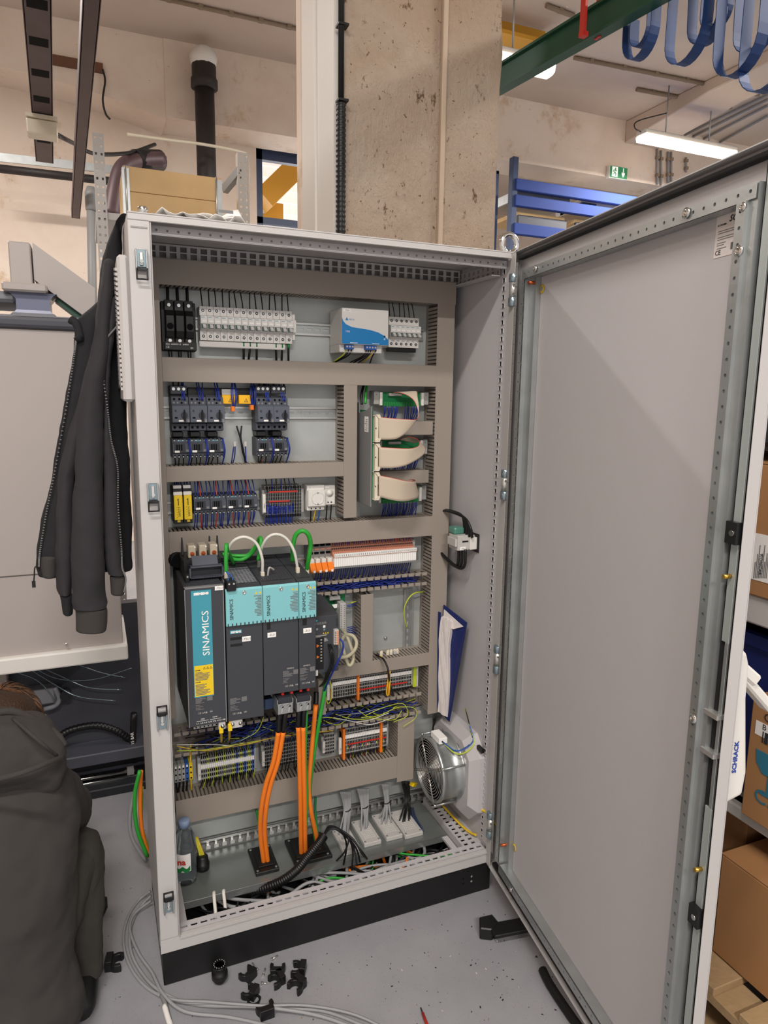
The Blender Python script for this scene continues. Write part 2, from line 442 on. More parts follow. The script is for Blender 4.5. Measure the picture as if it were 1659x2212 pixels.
c = MB(); z = 1.6; prof = []
while z < zc: prof += [(z, .015), (z+.006, .019), (z+.012, .019)]; z += .018
c.lathe((cx0-.006, YC-.025, 0), (0, 0, 1), prof, 'black', 12); c.build('corrugated_hose', t)
for pz in (at(730, 60, y=YC).z, at(730, 222, y=YC).z): MB().box(cx0-.02, cx0+.02, YC-.04, YC, pz-.004, pz+.004, 'black').build('clip', t)
xc = at(952, 300, y=YC).x
tag(MB().box(xc-.011, xc+.011, YC-.022, YC, 1.2, CEIL, 'conduit_beige').build('surface_conduit', bev=.004, seg=2), 'thin cream surface conduit running up the front of the concrete column', 'conduit')
# ---- lamps
def lamp(name, label, c, length, axis, power, drop=.35, rods=True, show=True):
    c = Vector(c); t = thing(name, label, 'lamp', (c.x, c.y, c.z-.05), 0, 'ceiling fluorescent lamps'); L = length/2
    ux = Vector((1, 0, 0)) if axis == 'x' else Vector((0, 1, 0)); uy = Vector((0, 1, 0)) if axis == 'x' else Vector((1, 0, 0))
    def sec(hw, z0, z1, e):
        prof = [(-hw, z1), (-hw*.85, z0+.012), (-hw*.45, z0), (hw*.45, z0), (hw*.85, z0+.012), (hw, z1)]
        b = MB(); A = [c+ux*(-L+e)+uy*u+Vector((0, 0, v)) for u, v in prof]; B = [c+ux*(L-e)+uy*u+Vector((0, 0, v)) for u, v in prof]
        return b, A, B
    b, A, B = sec(.075, -.07, -.01, 0); nA = len(A)
    b.add(A+B, [(i, i+1, nA+i+1, nA+i) for i in range(nA-1)]+[tuple(range(nA))[::-1], tuple(range(nA, 2*nA))], 'lamp_glow'); b.build('diffuser', t)
    MB().obox(c+Vector((0, 0, .015)), ux*(L+.01), uy*.07, Vector((0, 0, .025)), 'white_plastic').build('housing', t, bev=.008)
    if rods:
        for s in (-.5, .45): MB().cyl(c+ux*L*s+Vector((0, 0, .03)), c+ux*L*s+Vector((0, 0, CEIL-c.z)), .008, 'zinc', 6).build('suspension_rod', t)
        MB().tube([c-ux*L+Vector((0, 0, .02)), c-ux*(L+.09)+Vector((0, 0, .05)), c-ux*(L+.05)+Vector((0, 0, .12)), c-ux*L*.5+Vector((0, 0, .25))], .006, 'wire_black').build('supply_cable', t)
    l = area(name+'_light', c+Vector((0, 0, -.085)), (0, 0, 0 if axis == 'x' else PI/2), length, .14, power)
    return t
A_ = at(1385, 295, y=4.3); B_ = at(1580, 338, y=4.3)
lamp('fluorescent_lamp', 'lit fluorescent lamp hanging on two rods above the open cabinet door', ((A_.x+B_.x)/2, 4.3, (A_.z+B_.z)/2+.03), B_.x-A_.x, 'x', 130)
A_ = at(1070, 118, y=3.2); B_ = at(1183, 133, y=3.2)
lamp('fluorescent_lamp', 'lit fluorescent lamp half hidden behind the concrete column and green rail', (B_.x-.6, 3.2, A_.z), 1.25, 'x', 110)
for nm, c, ax, pw in (('lamp above the floor in front of the cabinet', (-.9, -2.0, 4.2), 'x', 95), ('lamp farther back behind the camera', (-.3, -4.7, 4.2), 'x', 210),
                      ('lamp over the machine on the left', (-1.7, 3.3, 4.25), 'x', 115), ('lamp above the shelf rack on the right', (3.9, -.6, 4.2), 'y', 110)):
    lamp('fluorescent_lamp', 'lit fluorescent '+nm, c, 1.4, ax, pw)
# ---- green rail, red clamp, hanging blue belts
g = thing('overhead_rail', 'dark green overhead steel rail with belts hung on it', 'rail', (2.16, .6, 3.2))
ga = at(1085, 168, z=3.22); gb = at(1400, -18, z=3.22); d = (gb-ga).normalized(); g0 = ga-d*.8; g1 = gb+d*1.1
MB().bar(g0, g1, .02, .115, 'green_steel').build('web', g); up = Vector((0, 0, .06))
for s in (1, -1): MB().bar(g0+up*s, g1+up*s, .06, .012, 'green_steel').build('flange', g)
rc = at(1277, 25, z=3.25)
k = tag(MB().bar(rc+Vector((-.04, 0, -.1)), rc+Vector((-.04, 0, .5)), .035, .012, 'red').bar(rc+Vector((.045, 0, -.1)), rc+Vector((.045, 0, .5)), .035, .012, 'red').bar(rc+Vector((-.05, 0, -.1)), rc+Vector((-.02, 0, -.1)), .03, .02, 'red').build('rail_clamp'), 'red clamp hanger holding the green overhead rail', 'clamp')
def belt(i, px, py, wid, hgt, label, dy=0., wob=0.):
    bot = at(px, py, x=2.2+dy); ww = wid; pts = []
    z1 = 3.21; b = MB(); N = 28
    for q in range(N+1):
        a = q/N
        if a < .3: p = (-ww/2, z1-(z1-bot.z-ww/2)*a/.3)
        elif a > .7: p = (ww/2, z1-(z1-bot.z-ww/2)*(1-a)/.3)
        else: th = PI*(a-.3)/.4; p = (-ww/2*math.cos(th), bot.z+ww/2-ww/2*math.sin(th))
        pts.append(p)
    hw = .026
    sk = random.uniform(-.15, .15)+wob
    A = [Vector((bot.x-hw+u*.12+sk*(z-z1)*.3, bot.y+u, z)) for u, z in pts]; B = [Vector((bot.x+hw+u*.12+sk*(z-z1)*.3, bot.y+u, z)) for u, z in pts]
    b.strip(A, B, 'belt', False); tag(b.build('hanging_belt', solid=.003), label, 'belt', 'blue belts hung on the green rail')
for i, (px, py, w_, dy, lb) in enumerate([(1380, 126, .2, 0, 'wide outer loop of the blue belt pair nearest the red clamp'), (1385, 100, .12, .02, 'short inner loop of the blue belt pair nearest the red clamp'),
        (1482, 137, .22, 0, 'second hanging blue belt loop from the red clamp, with a shiny bottom'), (1520, 92, .17, .03, 'slim raised blue belt loop in the middle of the row'), (1545, 60, .13, .06, 'shortest slim blue belt loop high in the middle of the row'),
        (1590, 162, .22, -.02, 'long blue belt loop just left of the one at the picture edge'), (1622, 110, .17, .05, 'short blue belt loop crossing in front of the long ones at right'), (1655, 195, .24, -.02, 'longest blue belt loop, cut off by the right picture edge')]):
    belt(i, px, py, w_, 0, lb, dy)
# ---- yellow crane beam on the right
cy = 3.9; a = at(1060, 60, y=cy); b1 = at(1178, 72, y=cy); zb = at(1100, 97, y=cy).z
t = thing('crane_beam', 'yellow crane beam above the lamp beside the column', 'beam', (a.x, cy, zb))
MB().box(a.x-.4, b1.x, cy, cy+.03, zb+.02, CEIL-.02, 'crane').build('web', t); MB().box(a.x-.4, b1.x, cy-.15, cy+.18, zb, zb+.03, 'crane').build('flange', t)
# ---- ceiling conduits
def run(label, pts, r, m, clips=0, name='ceiling_conduit', group='conduits on the ceiling'):
    t = thing(name, label, 'conduit', pts[0], 0, group); wire(t, pts, r, m, 'tube', 6, 1)
    for i in range(clips):
        k = (i+.5)/clips; p = Vector(pts[0]).lerp(Vector(pts[-1]), k); MB().box(p.x-.02, p.x+.02, p.y-.02, p.y+.02, p.z-.012, p.z+.02, 'grime').build('clip', t)
Z = CEIL-.02
def cz(px, py, z=Z): return at(px, py, z=z)
run('thin conduit with clips crossing the ceiling left of the column', [cz(330, -8), cz(655, 66)], .016, 'grime', 5)
run('thin conduit with clips crossing the ceiling above the hanging lamp', [cz(1240, 125), cz(1640, 205)], .018, 'grime', 6)
run('short conduit with junction fitting above the hanging lamp', [cz(1375, 193), cz(1580, 232)], .02, 'grime', 3)
run('short conduit at the ceiling beside the yellow crane beam', [cz(1180, 12), cz(1240, 35)], .02, 'grime', 1)
for i, (a, b2) in enumerate([((1659, 205), (1478, 292)), ((1659, 215), (1495, 296)), ((1659, 228), (1520, 300)), ((1659, 250), (1550, 310))]):
    run('bundled ceiling conduit, %s from the lamp at upper right' % ORD[i], [cz(*a), cz(*b2)], .014, 'wire_grey', 0)
for i, (x_, y0, y1) in enumerate([(1420, 322, 398), (1428, 325, 400), (1443, 328, 395), (1450, 328, 395), (1482, 340, 372)]):
    a, b2 = at(x_, y0, y=YR-.02), at(x_, y1, y=YR-.02)
    run('vertical conduit on the far wall below the lamp, %s from the exit sign' % ORD[i], [a, b2], .014, 'wire_grey', 2, 'wall_conduit', 'conduits on the far wall')
# ---- exit sign
a = at(1317, 360, y=YR-.06); b2 = at(1355, 386, y=YR-.06)
t = thing('exit_sign', 'green emergency exit sign with running figure and down arrow', 'sign', (a.x, YR-.06, b2.z))
W_ = b2.x-a.x; H_ = at(1336, 359, y=YR-.06).z-at(1336, 386.5, y=YR-.06).z; z0 = at(1336, 386.5, y=YR-.06).z; x0 = a.x
MB().box(x0, x0+W_, YR-.06, YR, z0, z0+H_, 'white_plastic').build('housing', t, bev=.006)
MB().box(x0+.008, x0+W_-.008, YR-.063, YR-.06, z0+.008, z0+H_-.008, 'exit_green').build('panel', t)
y = YR-.064
MB().box(x0+W_*.13, x0+W_*.44, y-.002, y, z0+H_*.12, z0+H_*.9, 'exit_white').build('doorway_symbol', t)
fm = MB(); fx = x0+W_*.27; fz = z0+H_*.5; s = H_
fm.cyl((fx+.07*s, y-.006, fz+.27*s), (fx+.07*s, y-.002, fz+.27*s), .055*s, 'exit_green', 10)
for p, q in (((0.05, .2), (0, -.02)), ((0, -.02), (.12, -.16)), ((.12, -.16), (.1, -.32)), ((0, -.02), (-.08, -.18)), ((-.08, -.18), (-.22, -.2)), ((.05, .17), (.19, .08)), ((.04, .17), (-.11, .12)), ((-.11, .12), (-.14, .0))):
    fm.bar((fx+p[0]*s, y-.004, fz+p[1]*s), (fx+q[0]*s, y-.004, fz+q[1]*s), .004, .065*s, 'exit_green', up=(0, 1, 0))
fm.build('running_figure', t)
ax = x0+W_*.74
MB().prism([(ax-.04*s, z0+.88*s), (ax+.04*s, z0+.88*s), (ax+.04*s, z0+.45*s), (ax+.16*s, z0+.55*s), (ax+.16*s, z0+.38*s), (ax, z0+.14*s), (ax-.16*s, z0+.38*s), (ax-.16*s, z0+.55*s), (ax-.04*s, z0+.45*s)], 'y', y-.003, y, 'exit_white').build('arrow', t)
# ---- blue pallet rack in the far opening
t = thing('pallet_rack', 'blue steel pallet rack standing behind the column under the exit sign', 'rack', (4.1, 4.9, 0)); y = 4.9
px_ = at(1112, 420, y=y).x
MB().box(px_-.035, px_+.035, y, y+.08, 0, at(1112, 337, y=y).z, 'blue_dark').build('upright', t, bev=.006)
MB().box(px_+2.7, px_+2.77, y, y+.08, 0, 3.75, 'blue_steel').build('upright', t, bev=.006)
for yt, yb in ((387, 412), (422, 447), (483, 508)):
    MB().box(px_, px_+2.72, y-.02, y+.04, at(1125, yb, y=y).z, at(1125, yt, y=y).z, 'blue_steel').build('beam', t, bev=.008)
zz = at(1125, 412, y=y).z
for x_ in (.95, 1.05, 1.5, 1.62):
    MB().box(px_+x_, px_+x_+.09, y+.1, y+.5, at(1125, 422, y=y).z, zz+.01, 'blue_dark').build('pallet_support', t)
zz = at(1125, 447, y=y).z
for i in range(2): tag(MB().box(px_+.1+i*.75, px_+.72+i*.75, y+.1, y+.7, zz-.06, zz-.02, 'pine').box(px_+.1+i*.75, px_+.72+i*.75, y+.06, y+.1, zz-.2, zz-.06, 'machine_dark').build('stored_board'), ('left' if i == 0 else 'right')+' dark load with a wooden top on the middle level of the blue rack', 'load', 'loads on the blue rack')
for i, (u0, u1) in enumerate(((.1, .8), (.95, 1.5), (1.6, 2.3))):
    tag(MB().box(px_+u0, px_+u1, y+.12, y+.6, at(1125, 425, y=y).z, at(1125, 400, y=y).z, ('zinc', 'white_plastic', 'zinc')[i]).build('stored_tray', bev=.01), 'pale tray on the top level of the blue rack, %s from the column' % ORD[i], 'tray', 'trays on the blue rack')
tag(MB().box(px_-.45, px_-.05, y+.3, y+.32, 2.0, at(1090, 355, y=y).z, 'poly').box(px_-.06, px_-.03, y+.28, y+.34, 2, at(1090, 350, y=y).z, 'blue_dark').box(px_-.45, px_-.03, y+.28, y+.34, at(1090, 356, y=y).z, at(1090, 349, y=y).z, 'blue_dark').build('partition_panel'), 'translucent ribbed partition with blue frame just right of the column', 'partition')
# ---- window with blue frame and crane behind it on the left
w = MB(); y = YL+.12
z2 = at(600, 472, y=y).z; z3 = at(600, 486, y=y).z; xx = 3.2
fr = thing('window_1', None, None, (wx0, y, 0)); struct(fr, 'blue steel framed opening left of the column')
MB().box(wx0, wx0+.09, y, y+.08, 0, wz1, 'blue_dark').build('jamb', fr); MB().box(wx0, xx, y, y+.08, wz1-.12, wz1, 'blue_dark').build('head', fr)
MB().box(wx0, xx, y, y+.08, z3, z2, 'blue_dark').build('rail', fr)
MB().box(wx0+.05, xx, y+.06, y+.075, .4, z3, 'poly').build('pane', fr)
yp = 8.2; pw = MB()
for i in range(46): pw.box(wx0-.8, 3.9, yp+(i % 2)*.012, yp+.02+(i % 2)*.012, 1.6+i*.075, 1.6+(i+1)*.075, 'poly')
struct(pw.build('wall_polycarbonate'))
area('daylight', (2.2, 7.9, 2.9), (-PI/2, 0, 0), 3, 3, 60, (.95, .97, 1))
t = thing('crane_girder', 'yellow crane girder seen through the blue framed opening', 'girder', (1.5, 7, 2.9))
p, q = at(565, 435, y=7.0), at(672, 330, y=7.0); q.y -= 0
MB().bar(p, q+(q-p)*.6, .25, .38, 'crane', up=(0, 1, 0)).build('girder', t)
p, q = at(552, 455, y=7.3), at(612, 462, y=7.3)
MB().box(p.x-.1, q.x, 7.3, 7.5, p.z-.14, p.z+.12, 'crane').build('end_carriage', t)
e = at(553, 430, y=7.2); MB().box(e.x-.1, e.x+.14, 7.15, 7.3, e.z-.14, e.z+.06, 'grey_light').build('motor', t, bev=.02)
# ---- ceiling trunkings on the left
def trunk(name, label, A, B, z, wd, m, slots):
    a0, a1 = at(*A[0], z=z), at(*A[1], z=z); b0, b1 = at(*B[0], z=z), at(*B[1], z=z); d = ((b0+b1)/2-(a0+a1)/2); n_ = d.normalized(); s = Vector((n_.y, -n_.x, 0))
    p = (a0+a1)/2-n_*.9; q = (b0+b1)/2; t = thing(name, label, 'trunking', (p.x, p.y, z))
    MB().bar(p, q, wd, .006, m).build('bottom_web', t)
    for k in (-1, 1): MB().bar(p+s*k*wd/2+Vector((0, 0, .03)), q+s*k*wd/2+Vector((0, 0, .03)), .006, .066, m).build('side_flange', t)
    for i in range(slots):
        c = p+n_*(.62+.3*i); MB().obox(c+Vector((0, 0, -.0035)), n_*.035, s*wd*.38, Vector((0, 0, .0006)), 'black_matte').build('slot', t)
    for k in (.03,):
        c = p.lerp(q, k); MB().cyl(c+Vector((0, 0, .03)), (c.x, c.y, CEIL), .008, 'zinc', 6).build('hanger_rod', t)
    return t, p, q, n_, s
t1, p, q, n_, s = trunk('light_trunking', 'slotted dark brown steel trunking hung under the ceiling, the left one', ((50, 0), (109, 0)), ((80, 350), (113, 350)), 2.9, .09, 'maroon', 7)
trunk('light_trunking', 'plain dark brown steel channel hung under the ceiling, the right one', ((180, 0), (217, 0)), ((157, 471), (170, 471)), 2.9, .055, 'maroon', 0)
c = at(91, 272, z=2.86)
t = thing('junction_box', 'cream junction box clamped under the slotted brown trunking', 'box', (c.x, c.y, c.z-.05))
MB().obox(c+Vector((0, 0, -.02)), n_*.05, s*.07, Vector((0, 0, .035)), 'cream').build('housing', t, bev=.006)
MB().obox(c+Vector((0, -.01, .025)), n_*.055, s*.072, Vector((0, 0, .008)), 'cream').build('lid', t)
e = at(300, 320, y=4.4)
tag(MB().tube([c+Vector((.06, 0, -.03)), at(160, 310, y=3.4), at(205, 332, y=3.7), at(280, 330, y=4.2), at(335, 312, y=4.5)], .014, 'black').build('hanging_cable'), 'black cable sagging from the cream junction box to the pipes', 'cable')
tag(MB().bar(at(-20, 338, y=4.6), at(260, 368, y=4.6), .02, .06, 'zinc').build('perforated_channel'), 'galvanised perforated channel running along the left wall', 'channel')
tag(MB().tube([at(-20, 362, y=5.3), at(262, 394, y=5.3)], .035, 'pipe_black', 8, 1).build('wall_pipe'), 'dark horizontal pipe running along the left wall', 'pipe')
tag(MB().tube([at(196, 412, y=4.9), at(200, 640, y=4.9), Vector((at(200, 640, y=4.9).x, 4.9, 0))], .035, 'grey_mid', 8, 1).lathe(at(196, 412, y=4.9), (0, 0, 1), [(-.16, .035), (-.15, .05), (-.02, .05), (.03, .03)], 'grey_mid', 12).build('vent_pipe'), 'grey vertical vent pipe behind the perforated rack post', 'pipe')
# ---- black soil pipe and stains
yp = YL-.62; a = at(440, 135, y=yp); bq = at(447, 384, y=yp)
t = thing('soil_pipe', 'old black cast iron pipe coming down the wall from the ceiling', 'pipe', (a.x, yp, bq.z-.3))
MB().cyl((a.x, yp, bq.z-1.2), (a.x, yp, at(440, 140, y=yp).z), .088, 'pipe_black', 16).build('pipe', t)
zj = at(440, 178, y=yp).z; MB().lathe((a.x, yp, zj), (0, 0, 1), [(-.06, .09), (-.05, .12), (.02, .12), (.04, .108), (.18, .108), (.22, .09)], 'pipe_black', 18).build('socket', t)
MB().lathe((a.x, yp, at(440, 141, y=yp).z), (0, 0, 1), [(-.02, .085), (.0, .115), (.06, .125), (.12, .1), (.16, .04)], 'offwhite', 11).build('plaster_collar', t)
yw = YL-.47
for i, (px0, py0, px1, py1, m, lb) in enumerate([(108, 125, 222, 152, 'rust', 'rusty steel section bared in the plaster of the left wall')]):
    a, b2 = at(px0, 138, y=yw), at(px1, 138, y=yw); a.z = at(165, 127, y=yw).z; b2.z = at(165, 148, y=yw).z; tag(MB().box(a.x, b2.x, yw-.01, yw+.03, b2.z, a.z, m).build('bared_steel'), lb, 'steel')
hw = [at(222, 150, y=yw-.01), at(227, 175, y=yw-.02), at(222, 215, y=yw-.03), at(228, 245, y=yw-.02), at(238, 258, y=yw-.02)]
tag(MB().tube(hw, .009, 'pipe_black', 6).build('loose_wire'), 'loose wire dangling from the bared steel on the left wall', 'wire')
tag(MB().tube([at(275, 290, y=4.9), at(370, 303, y=4.95), at(440, 312, y=5.0), at(520, 328, y=5.0), at(534, 345, y=5.0), at(536, 420, y=5.0)], .013, 'cream', 6, 5).build('wall_cable'), 'cream cable bending along the beam above the wooden crate', 'cable')
# sanitary pipes near the crate
t = thing('elbow_pipe', 'large dark pipe with a red elbow behind the wooden crate', 'pipe', at(290, 380, y=4.2))
MB().tube([at(350, 345, y=4.4), at(300, 348, y=4.3), at(268, 360, y=4.2), at(252, 400, y=4.15), at(240, 470, y=4.1)], .062, 'maroon', 14, 6).build('elbow', t)
MB().cyl(at(292, 347, y=4.3), at(345, 347, y=4.45), .08, 'black', 16).build('sleeve', t)
# ---- rack with perforated posts and wooden crate
yr = 1.85
t = thing('storage_rack', 'grey perforated steel rack carrying the wooden crate', 'rack', (.3, yr, 0))
def ppost(px, wpx, ztop, y):
    x0 = at(px, 480, y=y).x; x1 = at(px+wpx, 480, y=y).x; b = MB(); h = ztop
    b.perf((x0, y, 0), (0, 0, 1), (-1, 0, 0), h, [((x1-x0)/2, 'r', .009, .006)], .05, 'grey_light') if False else None
    b.perf((x1, y, 0), (0, 0, 1), (-1, 0, 0), h, [((x1-x0)*.5, 'r', .0055, .0045), ((x1-x0)*.5, 'r', .0055, .0045)], .034, 'grey_light', .003)
    b.add([(x0, y, 0), (x0, y+.05, 0), (x0, y+.05, h), (x0, y, h)], [(0, 1, 2, 3)], 'grey_light').add([(x1, y, 0), (x1, y+.05, 0), (x1, y+.05, h), (x1, y, h)], [(3, 2, 1, 0)], 'grey_light')
    return b
ppost(209, 24, at(215, 288, y=yr).z, yr).build('upright', t)
ppost(516, 24, at(528, 330, y=yr+.15).z, yr+.15).build('upright', t)
MB().bar(at(485, 410, y=yr+.3), at(520, 368, y=yr+.16), .03, .04, 'grey_mid').build('brace', t)
zc0 = at(370, 463, y=yr+.1).z-.04; MB().box(-.03, .7, yr+.02, yr+.6, zc0-.03, zc0, 'grey_light').build('shelf', t)
t = thing('wooden_crate', 'pale wooden pallet collar crate with metal corner hinges on the rack', 'crate', (.3, yr+.1, zc0))
x0 = at(267, 420, y=yr+.1).x; x1 = at(478, 430, y=yr+.1).x; zt = at(300, 362, y=yr+.1).z; zm = at(300, 415, y=yr+.1).z
for z0, z1 in ((zc0, zm-.002), (zm, zt)): MB().box(x0, x1, yr+.1, yr+.122, z0, z1, 'pine').build('board', t, bev=.002); MB().box(x0, x1, yr+.48, yr+.5, z0, z1, 'pine').build('board', t, bev=.002); MB().box(x0, x0+.02, yr+.122, yr+.48, z0, z1, 'pine').build('board', t); MB().box(x1-.02, x1, yr+.122, yr+.48, z0, z1, 'pine').build('board', t)
for x_ in (x0+.012, x1-.012):
    h = MB().box(x_-.016, x_+.016, yr+.094, yr+.1, zc0+.01, zt-.01, 'zinc'); h.cyl((x_-.012 if x_ > .3 else x_+.0, yr+.092, zc0), (x_-.012 if x_ > .3 else x_, yr+.092, zt), .005, 'zinc_bright', 8)
    h.box(x0-.004, x0, yr+.1, yr+.14, zc0+.01, zt-.01, 'zinc') if x_ < .3 else None
    h.build('corner_hinge', t)
# ================================================================== MACHINE ON THE LEFT
ym = .8
zr0 = at(200, 1432, y=ym).z; xr = at(276, 1400, y=ym).x; zp = at(150, 1405, y=ym).z; zs = at(130, 1238, y=ym).z; ztp = at(100, 712, y=ym).z
xl = -2.6
t = thing('machine_guard', 'large pale grey sheet metal guard of the machine behind the jacket', 'guard', (xl/2, ym, zr0))
MB().box(xl, xr-.012, ym+.006, ym+.5, zs, ztp, 'machine_light').build('upper_sheet', t, bev=.003)
MB().box(xl, xr-.014, ym+.012, ym+.5, zp-.005, zs-.002, 'machine_light').build('lower_sheet', t, bev=.003)
MB().box(xl, xr, ym-.012, ym+.5, zr0, zp, 'offwhite').build('bottom_lip', t, bev=.006, seg=2)
sc = at(143, 1391, y=ym-.012); MB().lathe(sc, (0, -1, 0), [(0, .006), (.003, .006), (.005, .003), (.005, 0)], 'zinc_bright', 12).build('screw', t)
MB().box(xl, xr-.05, ym+.004, ym+.04, ztp, at(100, 722, y=ym).z+.001, 'machine_grey').build('top_seam', t) if False else None
t = thing('machine_bed', 'dark grey machine bed rail above the pale guard', 'machine', (xl/2, ym, ztp))
z1 = at(100, 685, y=ym).z; MB().box(xl, xr-.03, ym-.01, ym+.6, ztp, z1, 'machine_dark').build('bed', t, bev=.012, seg=2)
MB().box(xl, xr-.03, ym+.05, ym+.6, z1, z1+.008, 'machine_grey').build('slideway', t, bev=.006)
MB().box(xl, at(35, 650, y=ym+.1).x, ym+.1, ym+.4, z1+.05, at(10, 628, y=ym+.1).z, 'machine_grey').build('end_block', t, bev=.01)
yb = ym+.08
t = thing('bearing_block', 'grey cast block with glossy waist and pale cap on the machine bed', 'machine block', (-.3, yb, z1+.05))
xa, xb = at(24, 650, y=yb).x, at(116, 650, y=yb).x
za, zb_, zc_, zd = at(70, 692, y=yb).z, at(70, 676, y=yb).z, at(70, 632, y=yb).z, at(60, 612, y=yb).z
MB().box(xa-.005, xb+.005, yb, yb+.16, za-.02, zb_, 'machine_grey').build('foot', t, bev=.006)
MB().grid([[Vector((x, yb+y_, z)) for x, y_ in ((xa+i_, .01+i_*.3), (xb-i_, .01+i_*.3), (xb-i_, .15), (xa+i_, .15))] for z, i_ in ((zb_, .004), (zb_+.01, .012), (zc_-.02, .012), (zc_-.006, 0), (zc_, -.01))], 'glaze', False, True).build('waist', t)
MB().box(at(4, 620, y=yb).x, at(102, 620, y=yb).x, yb-.015, yb+.17, zc_, zd, 'machine_light').build('cap', t, bev=.006)
for px in (87, 113): MB().cyl(at(px, 612, y=yb+.05 if px < 100 else yb+.12), at(px, 602, y=yb+.05 if px < 100 else yb+.12), .008, 'chrome', 12).build('bolt', t)
t = thing('gantry_beam', 'pale box section beam rising from the grey machine block', 'beam', (-.3, yb+.05, zd))
p0, p1, zt = at(22, 600, y=yb+.03), at(70, 600, y=yb+.03), at(45, 522, y=yb+.03).z
MB().box(p0.x, p1.x, yb+.03, yb+.13, zd, zt, 'machine_light').build('post', t, bev=.004)
A = [at(70, 524, y=yb+.04), at(205, 622, y=yb+.04)]; B = [at(74, 604, y=yb+.04), at(205, 700, y=yb+.04)]
m = MB(); vs = [A[0], A[1], B[1], B[0]]; vs += [v+Vector((0, .1, 0)) for v in vs]
m.add(vs, [(0, 1, 2, 3), (7, 6, 5, 4), (0, 4, 5, 1), (1, 5, 6, 2), (2, 6, 7, 3), (3, 7, 4, 0)], 'machine_light').build('diagonal_beam', t)
m = MB(); C = [at(125, 640, y=yb+.06), at(205, 702, y=yb+.06), at(205, 716, y=yb+.06), at(118, 650, y=yb+.06)]; vs = C+[v+Vector((0, .08, 0)) for v in C]
m.add(vs, [(0, 1, 2, 3), (7, 6, 5, 4), (0, 4, 5, 1), (1, 5, 6, 2), (2, 6, 7, 3), (3, 7, 4, 0)], 'green_steel').build('underside_rail', t)
# lower dark body
yd = 1.15; xe = at(300, 1600, y=yd).x+.3
t = thing('machine_underframe', 'dark machine underframe cavity below the pale guard', 'machine', (-.6, yd, 0))
MB().box(xl, xe, yd, yd+.05, .0, zr0+.1, 'machine_dark').build('back_plate', t)
MB().box(xl, xe, yd-.12, yd, at(200, 1655, y=yd-.12).z, at(200, 1630, y=yd-.12).z, 'machine_dark').build('crossbeam', t, bev=.004)
MB().box(xl, xe, yd-.02, yd+.02, 0, at(200, 1708, y=yd).z, 'machine_black').build('skirt', t)
MB().box(xl, xe, yd-.16, yd-.02, 0, .035, 'machine_black').build('sill', t, bev=.004)
for i, (a, b_) in enumerate((((185, 1681), (292, 1664)), ((188, 1692), (302, 1674)))):
    p, q = at(*a, y=yd-.1), at(*b_, y=yd-.1); p.x -= .6; q.z = p.z = (p.z+q.z)/2
    r = MB().cyl(p, q, .007, 'chrome', 10)
    if i == 0: r.box(q.x-.03, q.x-.005, q.y-.012, q.y+.012, q.z-.012, q.z+.012, 'grey_mid')
    tag(r.build('hydraulic_pipe'), ('upper' if i == 0 else 'lower')+' of two shiny steel pipes under the machine crossbeam', 'pipe', 'steel pipes under the crossbeam')
hp = smooth_path([at(120, 1600, y=yd-.06), at(150, 1578, y=yd-.06), at(205, 1567, y=yd-.06), at(250, 1578, y=yd-.06), at(285, 1600, y=yd-.06)], 18)
tag(MB().tube(hp, lambda s: .013+.0025*(int(s*96) % 2), 'black', 10, 1).build('corrugated_hose'), 'black corrugated hose arching inside the dark machine base', 'hose')
sh = at(287, 1600, y=yd-.08)
t = thing('pressure_hose', 'black pressure hose with white print at the right of the machine cavity', 'hose', sh-Vector((0, 0, .2)))
MB().tube([at(289, 1540, y=yd-.08), at(287, 1600, y=yd-.08), at(286, 1640, y=yd-.08)], .012, 'black', 8, 4).build('hose', t)
text('215 BAR', .012, at(290, 1612, y=yd-.094), 'white_label', t, (PI/2, -PI/2, 0), 'LEFT', length=.06)
for i, pts in enumerate(([(45, 1425), (120, 1465), (200, 1468), (285, 1443)], [(100, 1425), (150, 1430), (215, 1452), (270, 1464)], [(60, 1428), (130, 1460), (190, 1485), (262, 1490)], [(40, 1430), (120, 1480), (170, 1505), (250, 1514)], [(30, 1450), (80, 1470), (110, 1500), (118, 1520)])):
    tag(MB().tube([at(*p, y=yd-.05-.01*i) for p in pts], .0022, 'steel_blue', 5, 6).build('thin_hose'), 'thin blue hose sagging in the dark machine cavity, %s from the top' % ORD[i], 'hose', 'thin hoses in the machine cavity')
t = thing('latch_bracket', 'dark grey latch bracket mounted in the machine cavity beside the head', 'bracket', at(95, 1530, y=yd-.04))
p = at(55, 1490, y=yd-.04); q = at(122, 1515, y=yd-.04)
MB().box(p.x, q.x, yd-.06, yd, q.z, p.z, 'machine_grey').build('plate', t, bev=.006); MB().tube([at(118, 1485, y=yd-.07), at(128, 1510, y=yd-.07), at(118, 1525, y=yd-.07), at(95, 1532, y=yd-.07)], .009, 'machine_grey', 8, 5).build('hook', t)
c_ = at(142, 1495, y=yd-.04); MB().cyl(c_, c_+Vector((0, -.04, 0)), .02, 'machine_black', 12).build('knob', t)
p = at(-10, 1440, y=yd-.03); q = at(20, 1500, y=yd-.03); tag(MB().box(p.x, q.x, yd-.05, yd, q.z, p.z, 'machine_light').cyl(at(6, 1443, y=yd-.06), at(6, 1443, y=yd-.02), .012, 'black', 10).build('valve_box', bev=.004), 'pale valve box at the left edge of the machine cavity', 'box')
